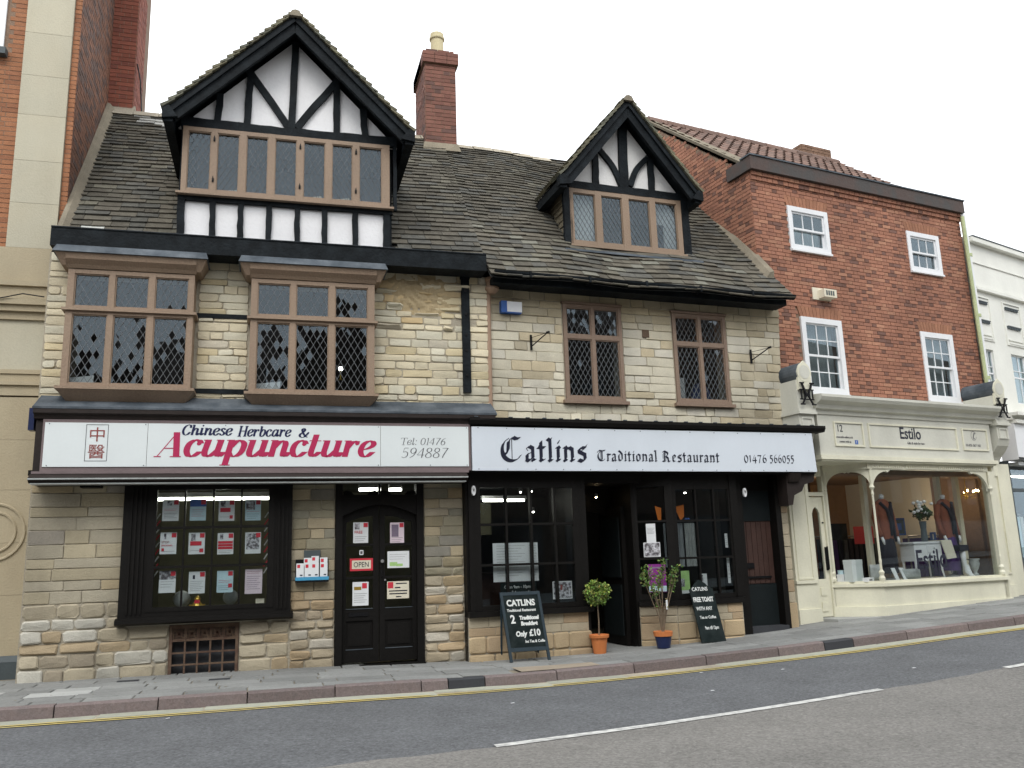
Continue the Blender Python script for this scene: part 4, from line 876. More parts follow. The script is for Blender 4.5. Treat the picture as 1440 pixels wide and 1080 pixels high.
for s, x0, x1 in ((-1, -.47, -.004), (1, .004, .475)):
    q = MB(); gx0, gx1 = (x0 + .055, x1 - .075) if s < 0 else (x0 + .07, x1 - .055)
    for (z0, z1) in ((.10, .26), (.60, .745)): q.box(gx0, gx1, DY, DY + .045, z0, z1)
    q.box(x0, gx0, DY, DY + .045, .10, 2.10); q.box(gx1, x1, DY, DY + .045, .10, 2.10)
    for z in (1.125, 1.535): q.box(gx0, gx1, DY + .0, DY + .04, z - .016, z + .016)
    q.xz(archpoly(gx0, gx1, 1.82, 1.90, 2.10, flip=(s > 0)), DY, DY + .045)
    q.box(gx0 + .002, gx1 - .002, DY + .02, DY + .03, .262, .598); q.box(gx0 + .03, gx1 - .03, DY + .008, DY + .02, .30, .56)
    dr = part('door', q, 'shopblack', bA)
    q = MB(); q.box(gx0, gx1, DY + .022, DY + .027, .745, 1.9); part('door_glass', q, 'shopglass', dr)
    q = MB(); q.box(gx0, gx1, DY - .006, DY - .001, .252, .262); q.box(gx0, gx1, DY - .006, DY - .001, .742, .75); part('weather_bar', q, 'lead', dr)
    if s < 0:
        q = MB(); q.box(-.38, -.14, DY - .012, DY - .001, .655, .7); part('letterbox', q, 'iron', dr)
    else:
        q = MB(); q.tube([(.036, DY - .04, 1.325), (.036, DY, 1.325)], [.022, .014], 12); part('door_knob', q, 'metal', dr)
        q = MB(); q.tube([(.03, DY - .03, 1.26), (.03, DY - .035, 1.14)], .008, 8); q.tube([(.03, DY, 1.26), (.03, DY - .03, 1.26)], .008, 8); q.tube([(.03, DY, 1.14), (.03, DY - .03, 1.14)], .008, 8); part('door_handle', q, 'iron', dr)
        q = MB(); q.tube([(.075, DY - .008, 1.09), (.075, DY, 1.09)], .012, 10); part('lock', q, 'metal', dr)
q = MB(); q.box(-4.03, -3.06, -.3, -.02, 2.40, 2.46); q.box(-3.50, -3.28, -.2, -.02, 2.27, 2.40); part('beam_end', q, 'shopblack', bA)
# ceiling lights in the shop
for (x0, x1, yy) in ((-2.9, -1.2, .9), (-.18, .12, .9), (.24, .42, .95)):
    t = thing('ceiling_light', {-2.9: 'long fluorescent tube behind the top row of panes of the poster window', -.18: 'bright fluorescent tube seen at the left of the fanlight over the double doors', .24: 'short glowing tube seen at the right of the fanlight over the double doors'}[x0], 'light', ((x0 + x1) / 2, yy, 2.24 if x0 < -1 else 2.345), 0)
    h = (x1 - x0) / 2; q = MB(); q.box(-h, h, -.05, .05, -.01, .05); part('housing', q, 'white', t); q = MB(); q.tube([(-h, 0, -.035), (h, 0, -.035)], .018, 8); part('tube', q, 'tube', t)
# ================================================ restaurant house
rC = random.Random(12)
bC = fthing(FC, 'stone_house', 'pale stone house with small gable dormer, two narrow brown windows and the restaurant front', 'building')
oU = [(1.56, 2.52, 3.44, 4.95), (3.35, 4.31, 3.46, 4.92)]
def rightC(z): return 5.03 + .31 * min(1, max(0, (z - .2) / 4.9))
w = MB(); wallback(w, .43, 5.2, 3.0, 5.2, [(1.6, 2.5, 3.46, 4.93), (3.37, 4.29, 3.47, 4.91)], .0585, .35)
w.xz([(5.0, -.2), (5.22, 3.3), (5.34, 5.2), (5.15, 5.2), (4.95, 3.0), (4.9, -.2)][::-1] if 0 else [(4.9, -.2), (5.02, -.2), (5.21, 3.3), (5.335, 5.2), (5.1, 5.2), (4.9, 3.0)], .0595, .34)
w.box(5.1, 5.2, .36, 5.4, -.2, 5.3)
part('wall', w, 'mortar', bC)
roombox(bC, .5, 5.08, .37, 4.2, 3.02, 5.15)
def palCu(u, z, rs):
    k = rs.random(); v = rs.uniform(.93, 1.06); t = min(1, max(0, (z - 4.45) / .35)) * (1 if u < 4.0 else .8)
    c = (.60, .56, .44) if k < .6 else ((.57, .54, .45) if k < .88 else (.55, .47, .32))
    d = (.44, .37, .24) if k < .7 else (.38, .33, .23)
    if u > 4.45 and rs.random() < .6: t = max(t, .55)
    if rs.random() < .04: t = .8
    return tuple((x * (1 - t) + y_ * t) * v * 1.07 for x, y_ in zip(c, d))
styC = lambda u, z: dict(gap=.007 + .005 * rC.random(), rad=.006 + .012 * rC.random() ** 2, bev=.005, proud=rC.uniform(.003, .012), jit=.005)
zl = levels(3.06, 5.2, .095, .15, rC, (3.44, 4.94))
rc = courses(.44, 5.2, zl, oU, .15, .48, rC, right=lambda z: 5.19 + .15 * (z - 3.2) / 2)
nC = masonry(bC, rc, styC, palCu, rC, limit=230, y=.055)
# roof
def PCc(a, b, A0=.34):
    u = A0 + a; d = -.42 + b * (2.70 + .42) / 4.70; s = .05 * math.sin(math.pi * min(1, max(0, a / 5))) * (.3 + .7 * min(1, b / 4.7)) + .02 * math.sin(a * 3.1 + 1)
    return ((u, d, 5.575 + 1.127 * d - s), Vector((0, -1.127, 1)).normalized())
EC, EW, EE, EA = 2.91, 1.06, 6.90, 8.44
SL2 = (EA - EE) / 1.26
ez1 = lambda x: EA - abs(x - EC) * SL2
def skipC(a, b):
    (x, d, z), _ = PCc(a, b)
    if d > .36 and abs(x - EC) < 1.0 and z < ez1(x): return True
    return abs(x - EC) < 1.24 and z > 6.98 and z < ez1(x) - .02
rightv = lambda b: 4.86 + .0 if b > 1.0 else 4.86 + .10 * (1 - b)
q = MB()
for i in range(12):
    for j in range(7):
        a0, a1 = 4.86 * i / 12, 4.86 * (i + 1) / 12; b0, b1 = 4.7 * j / 7, 4.7 * (j + 1) / 7
        P = [PCc(a0, b0)[0], PCc(a1, b0)[0], PCc(a1, b1)[0], PCc(a0, b1)[0]]; q.face([(p[0], p[1] + .008, p[2] - .012) for p in P])
q.face([(.3, 2.7, 8.6), (5.2, 2.7, 8.6), (5.2, 5.5, 5.2), (.3, 5.5, 5.2)]); q.face([(.3, .0, 5.1), (.3, 2.7, 8.6), (.3, 5.5, 5.2)])
rfC = part('roof', q, 'underlay', bC)
def palC2(a, b, rs):
    c = slatepal(rs, .25 * (b < 1.4))
    if b < 1.5 and rs.random() < .07: c = (.17, .165, .135)
    return c
it = slatefield(PCc, 4.86, 4.7, (.145, .092), (.14, .31), skipC, rC, pal=palC2, right=rightv, lift=.02, th=.02)
place_pieces(rfC, it, 'slate', 'slate', 'small_slates', 300, key=lambda t: t[0].z)
q = MB()
for i in range(13):
    a = i * .375; p = PCc(a + .18, 4.7)[0]
    if abs(p[0] - EC) < .25: continue
    zz = p[2] + .03; q.yz([(2.57, zz - .1), (2.7, zz + .02), (2.83, zz - .1)], p[0] - .18, p[0] + .18)
part('ridge_stones', q, 'mortar', rfC, stuff=True)
q = MB()
for j in range(12):
    b0, b1 = .55 + 4.1 * j / 12, .55 + 4.1 * (j + 1) / 12; A0, A1 = Vector(PCc(4.86, b0)[0]), Vector(PCc(4.86, b1)[0])
    q.hexa([A0 + Vector((-.13, 0, .02)), A0 + Vector((.02, 0, 0)), A1 + Vector((.02, 0, 0)), A1 + Vector((-.13, 0, .02)), A0 + Vector((-.06, -.02, .13)), A0 + Vector((.02, -.02, .16)), A1 + Vector((.02, -.02, .16)), A1 + Vector((-.06, -.02, .13))])
part('mortar_fillet', q, 'mortar_dark', rfC)
# black gutter and eaves board
q = MB(); q.box(.42, 5.22, -.30, -.02, 5.04, 5.13); q.box(.42, 5.22, -.02, .055, 5.06, 5.19); ev = part('eaves_board', q, 'black', bC)
q = MB(); P = [(-.38 + .065 * math.cos(t), 5.175 + .065 * math.sin(t)) for t in [math.pi * (1 + k / 8) for k in range(9)]]
q.yz([(p[0], p[1]) for p in P][::-1], .40, 5.30); part('gutter', q, 'black', ev)
for x in (.9, 1.8, 2.7, 3.6, 4.5): q = MB(); q.box(x, x + .03, -.455, -.30, 5.10, 5.19); part('gutter_bracket', q, 'black', ev)
# --- small dormer
q = MB(); q.box(EC - .98, EC + 1.0, .40, .46, 6.86, 6.92); q.xz([(EC - 1.0, 6.92), (EC + 1.02, 6.92), (EC, 8.18)], .40, .46)
dc = part('dormer', q, 'render_old', bC, label='small timber-framed gable dormer')
def tim(p, r_, w_, d=.05, y=.35): m = wobbly(p, r_, w_, d, y); part('timber', m, 'black', dc)
def curved(pts, w_, y=.35):
    m = MB()
    P = smooth_pts(pts, 4); L_, R_ = [], []
    for i, p in enumerate(P):
        a, b = P[max(i - 1, 0)], P[min(i + 1, len(P) - 1)]; l = math.hypot(b[0] - a[0], b[1] - a[1]); nx, nz = -(b[1] - a[1]) / l, (b[0] - a[0]) / l
        L_.append((p[0] + nx * w_ / 2, p[1] + nz * w_ / 2)); R_.append((p[0] - nx * w_ / 2, p[1] - nz * w_ / 2))
    for i in range(len(P) - 1): m.xz([R_[i], R_[i + 1], L_[i + 1], L_[i]], y, y + .05)
    part('timber', m, 'black', dc)
tim((EC - 1.08, 6.96), (EC + 1.08, 6.96), .12, .07, .335)
tim((EC - .05, 7.02), (EC + .0, 8.16), .15, .055, .345)
curved([(EC - .09, 7.06), (EC - .22, 7.36), (EC - .44, 7.62)], .09); curved([(EC + .07, 7.06), (EC + .20, 7.36), (EC + .42, 7.60)], .09)
tim((EC - .53, 7.02), (EC - .52, 7.54), .10, .048, .353); tim((EC + .46, 7.02), (EC + .46, 7.58), .10, .048, .353)
for x in (EC - 1.04, EC + 1.02): tim((x, 5.86), (x, 6.90), .13, .07, .34)
dormer_roof(dc, EC - .04, 1.205, 6.93, 8.40, .08, 1.12, 2.55, .19, 33, left_objs=True)
wn = MB(); LX = [(1.965, 2.335), (2.445, 2.80), (2.92, 3.285), (3.39, 3.77)]; DWY = .36
gridframe(wn, LX, [(6.05, 6.83)], (1.905, 3.855, 5.97, 6.90), DWY - .02, DWY + .06); part('dormer_window', wn, 'frame', dc); rs = random.Random(42)
for a, b in LX:
    q = MB(); q.ring(a - .002, b + .002, 6.048, 6.832, .013, DWY, DWY + .04); part('dormer_casement', q, 'frame', dc)
    leaded(dc, a + .011, b - .011, 6.06, 6.82, DWY + .02, rs, nx=4.6, ratio=1.7, tilt=.008, warp=.012)
q = MB(); q.box(1.88, 3.89, DWY - .07, DWY + .06, 5.935, 5.968); part('dormer_sill', q, 'frame', dc)
q = MB(); q.hexa([(1.72, .16, 5.80), (4.1, .16, 5.80), (4.1, .42, 5.9), (1.72, .42, 5.9), (1.74, .17, 5.835), (4.08, .17, 5.835), (4.08, .40, 5.94), (1.74, .40, 5.94)]); part('dormer_flashing', q, 'lead', dc)
for sx in (-1.0, 1.0): q = MB(); q.face([(EC + sx, .4, 5.9), (EC + sx, .4, 6.92), (EC + sx, 1.3, 6.92)]); part('dormer_cheek', q, 'underlay', dc)
r_ = random.Random(8)
def Pk(a, b): return ((EC - 1.01, 1.30 - a, 5.98 + b), Vector((-1, 0, .1)).normalized())
its = slatefield(Pk, .93, .95, (.12, .10), (.14, .26), lambda a, b: (1.30 - a) > .42 + (b / .95) * .95, r_, pal=lambda a, b, r: tuple(v * kk for kk in (r.uniform(.7, 1.1),) for v in (.27, .225, .15)), th=.02, lift=.02)
place_pieces(dc, its, 'cheek_slate', 'slate', 'cheek_slates', 60)
def curtain(parent, x0, x1, z0, z1, y, m='cloth_w', n=10, amp=.012, slant=0):
    q = MB(); k = n * 4
    for i in range(k):
        a, b = i / k, (i + 1) / k; ya, yb = y + amp * math.sin(a * n * 6.28), y + amp * math.sin(b * n * 6.28)
        xa, xb = x0 + (x1 - x0) * a, x0 + (x1 - x0) * b; q.face([(xa + slant * (1 - a), ya, z0), (xb + slant * (1 - b), yb, z0), (xb, yb, z1), (xa, ya, z1)])
    part('curtain', q, m, parent, smooth=True)
curtain(dc, 1.93, 2.38, 6.0, 6.85, .47); curtain(dc, 3.58, 3.80, 6.0, 6.62, .47); curtain(dc, 3.36, 3.80, 6.5, 6.85, .48, slant=.1)
q = MB(); q.box(1.93, 3.85, 1.05, 1.07, 5.95, 6.9); q.face([(1.93, .45, 6.88), (3.85, .45, 6.88), (3.85, 1.05, 6.88), (1.93, 1.05, 6.88)]); part('dormer_interior', q, 'blindgrey', dc)
# --- two upper windows
def casewin(x0, x1, z0, z1, tz, seed, label):
    rs = random.Random(seed); q = MB(); xm = (x0 + x1) / 2; X = [(x0 + .05, xm - .025), (xm + .025, x1 - .05)]; Z = [(z0 + .06, tz - .03), (tz + .03, z1 - .05)]
    gridframe(q, X, Z, (x0, x1, z0, z1), .03, .10); o = part('window', q, 'framedark', bC, label=label)
    for a, b in X:
        for c, d in Z:
            q = MB(); q.ring(a - .002, b + .002, c - .002, d + .002, .018, .045, .085); part('casement', q, 'framedark', o); leaded(o, a + .016, b - .016, c + .016, d - .016, .068, rs, nx=4.6, ratio=1.75, tilt=.02, warp=.03)
    q = MB(); q.box(x0 - .05, x1 + .04, -.02, .1, z0 - .05, z0 - .001); part('window_sill', q, 'framedark', o)
    q = MB(); q.box(x0 - .02, x1 + .02, .01, .1, z1 + .001, z1 + .03); part('lintel', q, 'framedark', o)
casewin(1.575, 2.505, 3.49, 4.92, 4.43, 51, 'left narrow window in dark brown frame'); casewin(3.365, 4.295, 3.50, 4.895, 4.415, 52, 'right narrow window with lit lamp behind')
# --- fascia with dark cornice over the shopfront (signs hang on it)
q = MB(); q.box(.02, 5.42, -.33, -.02, 2.42, 3.04); q.yz([(.05, 3.04), (-.40, 3.04), (-.43, 3.09), (-.43, 3.13), (-.0, 3.17), (.05, 3.17)][::-1], .0, 5.60); fsc = part('shop_fascia', q, 'shopblack', bC)
for i in range(46): q = MB(); x = .06 + i * .12; q.box(x, x + .05, -.435, -.40, 3.132, 3.142); part('clip', q, 'lead', fsc) if i % 2 == 0 else None
# --- ground floor shopfront
BL_ = 'shopblack'
gr = MB(); SX = [(.20, .56), (.60, .92), (.96, 1.26), (1.30, 1.56)]
q = MB(); gridframe(q, [(.19, .535), (.565, .885), (.915, 1.225), (1.255, 1.50)], [(.72, 1.215), (1.245, 1.735), (1.765, 2.23)], (.10, 1.60, .66, 2.30), -.17, -.10)
q.box(.03, .10, -.18, .1, .60, 2.42); q.box(1.60, 1.70, -.16, .3, .60, 2.42); q.box(.10, 1.60, -.17, .1, 2.30, 2.42)
s1 = part('shop_window', q, BL_, bC, label='left shop window with white menu sheets'); q = MB(); q.box(.0, 1.72, -.24, .1, .585, .655); part('shop_window_sill', q, BL_, s1)
panes(s1, [(.19, .535), (.565, .885), (.915, 1.225), (1.255, 1.50)], [(.72, 1.215), (1.245, 1.735), (1.765, 2.23)], -.135)
# stone stall riser
def palS(u, z, rs):
    v = rs.uniform(.88, 1.08); c = (.47, .36, .22) if z < .36 else (.45, .39, .28)
    if rs.random() < .2: c = (.43, .32, .2)
    return tuple(x * v for x in c)
q = MB(); q.box(.0, 1.66, -.165, .1, -.1, .585); part('stall_riser', q, 'mortar', bC)
zz = [-.02, .13, .345, .45, .585]
r1 = courses(.0, 1.66, zz, [], .22, .38, rC); masonry(bC, [r for r in r1 if r[3] > .36], lambda u, z: dict(gap=.006, rad=.004, bev=.005, proud=.004, jit=.002), palS, rC, limit=300, used=240, y=-.17)
masonry(bC, [(a, b + (.04 if b > 1.6 else 0), c, d) for a, b, c, d in r1 if d < .36], lambda u, z: dict(gap=.008, rad=.02, bev=.018, proud=.018, jit=.004), palS, rC, limit=300, used=260, y=-.17)
q = MB(); q.box(1.66, 1.70, -.16, .3, -.1, .585); part('door_jamb', q, BL_, bC); q = MB(); q.box(.0, .03, -.14, .3, -.1, 2.42); part('end_post', q, BL_, bC)
# recessed doorway, dark arch, open door
q = MB(); q.box(1.70, 1.76, .1, 1.2, -.1, 2.42); q.box(1.76, 2.60, .75, .85, 2.0, 2.42)
q.xz([(1.76, 2.0), (1.76, 1.70), (1.86, 1.84), (2.02, 1.93), (2.18, 1.96), (2.34, 1.93), (2.50, 1.84), (2.60, 1.70), (2.60, 2.0)][::-1], .76, .84); part('arch_frame', q, BL_, bC)
q = MB(); q.box(2.42, 2.48, .25, 1.0, .08, 2.0); od = part('open_door', q, BL_, bC)
for (z0, z1) in ((.2, .9), (1.0, 1.85)): q = MB(); q.box(2.405, 2.42, .32, .93, z0, z1); part('door_panel', q, 'doordark', od)
q = MB(); q.box(.0, 5.0, -.05, 1.6, 2.42, 2.46); q.box(1.7, 2.6, -.1, 1.5, 2.30, 2.42); part('soffit', q, BL_, bC)
q = MB(); q.box(1.66, 2.62, -.16, 1.5, -.1, .062); part('entrance_floor', q, 'slab', bC)
roombox(bC, .07, 4.2, .35, 4.5, .02, 2.46, 'room', 'restaurant_interior')
q = MB(); q.box(.3, 1.1, 2.2, 2.3, 1.7, 2.2); part('inner_beam', q, 'roomgreen', bC)
# right bay: splayed corner then window
b0, b1, b2 = (2.52, .02), (2.98, -.20), (4.02, -.20)
def wallseg(mb, p, q_, th, z0, z1):
    dx, dy = q_[0] - p[0], q_[1] - p[1]; l = math.hypot(dx, dy); nx, ny = -dy / l * th, dx / l * th
    mb.xy([p, q_, (q_[0] + nx, q_[1] + ny), (p[0] + nx, p[1] + ny)], z0, z1)
q = MB(); wallseg(q, b0, b1, .12, -.05, .60); wallseg(q, b1, (4.04, -.20), .12, -.05, .60); q.box(3.98, 4.04, -.07, .3, -.05, .6); part('stall_riser', q, 'mortar', bC)
zz = [.02, .15, .375, .47, .60]
r1 = courses(2.985, 4.03, zz, [], .2, .36, rC)
masonry(bC, [r for r in r1 if r[3] > .4], lambda u, z: dict(gap=.006, rad=.004, bev=.005, proud=.004, jit=.002), palS, rC, limit=400, used=260, y=-.205)
masonry(bC, [r for r in r1 if r[3] < .4], lambda u, z: dict(gap=.008, rad=.015, bev=.015, proud=.018, jit=.004), palS, rC, limit=400, used=260, y=-.205)
ag = math.atan2(b1[1] - b0[1], b1[0] - b0[0]); L_ = math.hypot(b1[0] - b0[0], b1[1] - b0[1])
for (a, b, c, d) in courses(0, L_, zz, [], .2, .34, rC):
    st = stone_mb(b - a, d - c, rC, .007, .01, .01, .012, .003); st.c = [palS(0, (c + d) / 2, rC)] * len(st.f); m_ = (a + b) / 2
    part('stone', st, 'stone', bC, loc=(b0[0] + m_ * math.cos(ag), b0[1] + m_ * math.sin(ag) - .006, (c + d) / 2), rotz=ag)
q = MB(); wallseg(q, (b0[0] - .02, b0[1] - .04), (b1[0] - .02, b1[1] - .05), .15, .605, .675); wallseg(q, (b1[0] - .02, b1[1] - .05), (4.08, -.25), .15, .6051, .6751); part('shop_window_sill', q, BL_, bC)
q = MB(); gridframe(q, [(3.09, 3.40), (3.425, 3.695), (3.72, 3.95)], [(.74, 1.225), (1.255, 1.745), (1.775, 2.20)], (3.02, 4.03, .68, 2.28), -.18, -.12); q.box(3.98, 4.10, -.19, -.02, .68, 2.42); q.box(2.98, 4.03, -.18, .1, 2.28, 2.42)
s2 = part('shop_window', q, BL_, bC, label='right shop window with curtains and pictures'); panes(s2, [(3.09, 3.40), (3.425, 3.695), (3.72, 3.95)], [(.74, 1.225), (1.255, 1.745), (1.775, 2.20)], -.15)
q = MB()   # splayed side panel
wallseg(q, (2.50, .03), (2.56, .0), .06, .68, 2.42); wallseg(q, (2.92, -.165), (3.02, -.20), .09, .68, 2.42); wallseg(q, (2.56, .0), (2.92, -.165), .05, 2.25, 2.42); wallseg(q, (2.56, .0), (2.92, -.165), .05, .68, .76); wallseg(q, (2.56, .0), (2.92, -.165), .05, 1.235, 1.26); wallseg(q, (2.56, .0), (2.92, -.165), .05, 1.75, 1.775)
part('splayed_frame', q, BL_, bC); q = MB(); wallseg(q, (2.56, .02), (2.92, -.145), .006, .76, 2.25); part('pane', q, 'shopglass', bC)
q = MB(); q.box(2.48, 2.56, .02, .7, -.05, 2.42); part('door_post', q, BL_, bC)
# plank door at the right
q = MB(); q.box(4.10, 4.24, -.10, .3, .1, 2.42); q.box(4.86, 4.95, -.04, .3, .1, 2.42); q.box(4.24, 4.86, .1, .3, 2.2, 2.42); part('side_door_frame', q, BL_, bC)
q = MB(); q.box(4.24, 4.86, .14, .2, .2, 2.2); pd = part('plank_door', q, 'door', bC)
for i in range(7): q = MB(); x = 4.245 + i * .0875; q.box(x + .002, x + .082, .125, .14, .84, 1.74); part('plank', q, 'door', pd)
q = MB(); q.box(4.24, 4.86, .115, .14, .21, .83); part('lower_panel', q, 'doordark', pd)
q = MB(); q.box(4.24, 4.86, .12, .14, 1.75, 2.2); part('upper_panel', q, 'doordark', pd)
q = MB(); q.box(4.32, 4.50, .105, .125, 1.06, 1.14); part('letter_slot', q, 'iron', pd); q = MB(); q.box(4.36, 4.78, .10, .125, .915, .945); part('door_bar', q, 'iron', pd)
q = MB(); q.box(4.20, 4.88, -.08, .2, .12, .24); part('door_step', q, 'kerbdark', bC)
# right end pier in tan stone, carved bracket above
q = MB(); q.box(4.90, 5.04, -.0, .06, .1, 2.5); part('end_pier', q, 'mortar', bC)
r2_ = [(4.91, 5.10, a, b) for a, b in zip([.12, .55, .70, .88, 1.02, 1.2, 1.36, 1.54, 1.7, 1.86, 2.02, 2.2], [.55, .70, .88, 1.02, 1.2, 1.36, 1.54, 1.7, 1.86, 2.02, 2.2, 2.45])]
masonry(bC, [(a + (.0), b - .02 * (c > .5), c, d) for a, b, c, d in r2_], lambda u, z: dict(gap=.006, rad=.006, bev=.006, proud=.02, jit=.003), palS, rC, limit=400, used=260, y=-.0)
q = MB(); P = [(-.0, 1.95), (-.10, 1.98), (-.12, 2.08), (-.20, 2.14), (-.22, 2.24), (-.34, 2.30), (-.40, 2.42), (0, 2.42)]
q.yz(P[::-1], 4.92, 5.10)
q.xz([(4.90, 1.95), (4.98, 1.96), (5.02, 2.1), (5.16, 2.16), (5.22, 2.26), (5.38, 2.30), (5.42, 2.42), (4.90, 2.42)], -.30, -.1); part('carved_bracket', q, 'browndark', bC)
q = MB(); q.box(5.02, 5.42, -.1, .1, 2.42, 3.0); part('fascia_end', q, BL_, bC)
# buff drain pipe and hopper in the corner
q = MB(); q.tube([(.415, .0, 3.25), (.425, .0, 4.6), (.43, -.0, 4.98)], .04, 10); q.lathe([(.05, 4.95), (.10, 5.0), (.10, 5.03), (.085, 5.05), (.085, 5.12), (.10, 5.13), (.10, 5.17)], .47, -.07, 12); part('drain_pipe', q, 'pinkpipe', bC)
q = MB(); q.box(2.85, 2.96, .035, .06, 4.48, 4.60); part('air_brick', q, 'rust', bC)
# ================================================ red brick house with the cream shopfront
rB = random.Random(13)
bB = fthing(FB, 'brick_house', 'three-storey red brick house with white sash windows above a cream Victorian shopfront', 'building')
BW = 5.16
wins = [(.75, 1.66, 6.29, 7.07, 'upper left small sash window'), (3.61, 4.46, 6.25, 7.02, 'upper right small sash window'), (.80, 1.71, 3.82, 5.11, 'lower left tall sash window with the curtain'), (3.63, 4.47, 3.83, 5.10, 'lower right tall sash window')]
q = MB(); wallback(q, 0, BW, 2.5, 7.75, [w_[:4] for w_ in wins], .012, .35); q.box(0, .1, .36, 5.4, .1, 7.7); q.box(BW - .1, BW, .36, 5.4, .1, 7.7)
# gable triangle on the left and right
for x in (0, BW - .1): q.yz([(.1, 7.6), (2.75, 9.78), (5.4, 7.6)][::-1], x, x + .1)
part('wall', q, 'brickmortar', bB)
roombox(bB, .12, BW - .12, .37, 3.0, 3.4, 7.5)
def palB(a, z, rs, hd):
    k = rs.random(); v = rs.uniform(1.0, 1.26)
    if hd and rs.random() < .22: return tuple(x * v for x in (.15, .075, .055))
    c = (.30, .138, .088) if k < .55 else ((.255, .118, .078) if k < .82 else ((.33, .165, .105) if k < .95 else (.16, .085, .065))); return tuple(x * v for x in c)
def skipB(a, z):
    for (x0, x1, z0, z1, _) in wins:
        if x0 < a < x1 and z0 < z < z1: return True
        if x0 - .02 < a < x1 + .02 and z1 <= z < z1 + .19: return True
    return False
bricks(bB, lambda a, z, o: (a, -o, z), BW, 2.9, 7.52, skipB, rB, 300, palB, order=lambda t: t[0].z - (100 if t[0].z > 3.65 and t[0].z < 5.0 else 0), proud=.005, bl=.205, bh=.066, gap=.009)
for (x0, x1, z0, z1, _) in wins:   # flat brick arches
    q = MB(); n = 12
    for i in range(n):
        a = x0 + (x1 - x0) * i / n; b = x0 + (x1 - x0) * (i + 1) / n; c = (x0 + x1) / 2; k = .12
        q.xz([(a + .004, z1 + .005), (b - .004, z1 + .005), (b - .004 + (b - c) * k, z1 + .185), (a + .004 + (a - c) * k, z1 + .185)], -.008, .012, tuple(v * kk for kk in (rB.uniform(.85, 1.1),) for v in (.34, .16, .095)))
    part('brick_arch', q, 'brick', bB, stuff=True)
# left side wall (bricks seen obliquely), rising to the gable
bricks(bB, lambda a, z, o: (-o, 4.2 - a, z), 4.2, 4.6, 9.75, lambda a, z: z > 7.60 + (4.2 - a) * .815 - .10 if (4.2 - a) < 2.75 else z > 9.84 - ((4.2 - a) - 2.75) * .815, rB, 0, palB, restname='side_brickwork', bl=.205, bh=.066, proud=.008)
q = MB(); q.hexa([(-.02, -.0, 7.62), (.10, -.0, 7.62), (.10, 2.75, 9.84), (-.02, 2.75, 9.84), (-.04, -.0, 7.68), (.10, -.0, 7.74), (.10, 2.75, 9.94), (-.04, 2.75, 9.90)]); part('verge_mortar', q, 'mortar_dark', bB)
# brick corbels, timber fascia box
q = MB()
for i in range(44):
    x = i * .1175
    if x > BW - .05: break
    q.box(x + .004, x + .112, -.032, .0, 7.42, 7.49, palB(0, 0, rB, True)); q.box(x + .004, x + .112, -.06, .0, 7.495, 7.56, palB(0, 0, rB, False))
part('brick_corbels', q, 'brick', bB, stuff=True)
q = MB(); q.box(-.06, BW + .03, -.12, .2, 7.565, 7.80); q.box(-.06, 0, .2, .5, 7.565, 7.80); pf = part('parapet_fascia', q, 'rust', bB)
M['fascia'] = mat('brown weathered fascia', (.075, .05, .042), .7, .3, 4, 30, .2, col2=(.05, .045, .042)); pf.data.materials[0] = M['fascia']
q = MB(); q.box(-.08, BW + .05, -.14, .12, 7.802, 7.825); part('parapet_capping', q, 'lead', pf)
# pantiled roof
S_ = math.hypot(2.75, 2.22)
def PB(a, b): t = b / S_; return Vector((a, .15 + 2.6 * t, 7.72 + 2.14 * t))
q = MB(); q.face([PB(0, 0), PB(BW, 0), PB(BW, S_), PB(0, S_)]); q.face([PB(0, S_), PB(BW, S_), (BW, 5.4, 7.6), (0, 5.4, 7.6)]); rfB = part('roof', q, 'underlay', bB)
tile = MB(); nn = Vector((0, -.64, .77)); up = Vector((0, .77, .64)); n_ = 8; Wt, Lt = .225, .36
V = []
for j, (bb, lf) in enumerate(((0, .05), (Lt, .012))):
    for i in range(n_ + 1):
        t = i / n_; h = .032 * math.cos(t * 2 * math.pi) ; V.append(Vector((t * Wt * 1.06, 0, 0)) + up * bb + nn * (lf + h))
F = [(i, i + 1, i + n_ + 2, i + n_ + 1) for i in range(n_)]
k = len(V); V += [v - nn * .016 for v in V[:n_ + 1]]; F += [(k + i, k + i + 1, i + 1, i) for i in range(n_)]
tile.mesh(V, F); tme = mkmesh('pantile', tile, 'pantile', smooth=False); cnt = 0; rest = MB(); pos = []
b = 0
while b < S_ - .05:
    a = 0
    while a < BW - .1: pos.append((a, b)); a += Wt
    b += .30
pos.sort(key=lambda p: -p[1])
for i, (a, b) in enumerate(pos):
    p = PB(a, b)
    if i < 260: part('pantile', tme, None, rfB, loc=p)
    else: rest.mesh([v + p for v in V], F)
part('pantiles', rest, 'pantile', rfB, stuff=True)
rid = MB(); rid.tube([(0, 0, 0), (.42, 0, 0)], [.12, .115], 10); rme = mkmesh('ridge_tile', rid, 'pantile')
for i in range(12): part('ridge_tile', rme, None, rfB, loc=PB(i * .43, S_) + Vector((0, 0, .0)))
q = MB(); q.box(4.12, 5.0, 2.75, 3.5, 9.3, 10.17); st = part('chimney', q, 'brickmortar', bB)
bricks(st, lambda a, z, o: (4.12 + a, 2.75 - o, z), .88, 9.6, 10.19, lambda a, z: False, rB, 60, lambda a, z, r, h: tuple(v * kk for kk in (r.uniform(.75, 1),) for v in (.22, .13, .085)), 'chimney_brick', proud=.01)
bricks(st, lambda a, z, o: (4.12 - o, 3.5 - a, z), .75, 9.6, 10.19, lambda a, z: False, rB, 60, lambda a, z, r, h: tuple(v * kk for kk in (r.uniform(.75, 1),) for v in (.22, .13, .085)), 'chimney_brick', proud=.01)
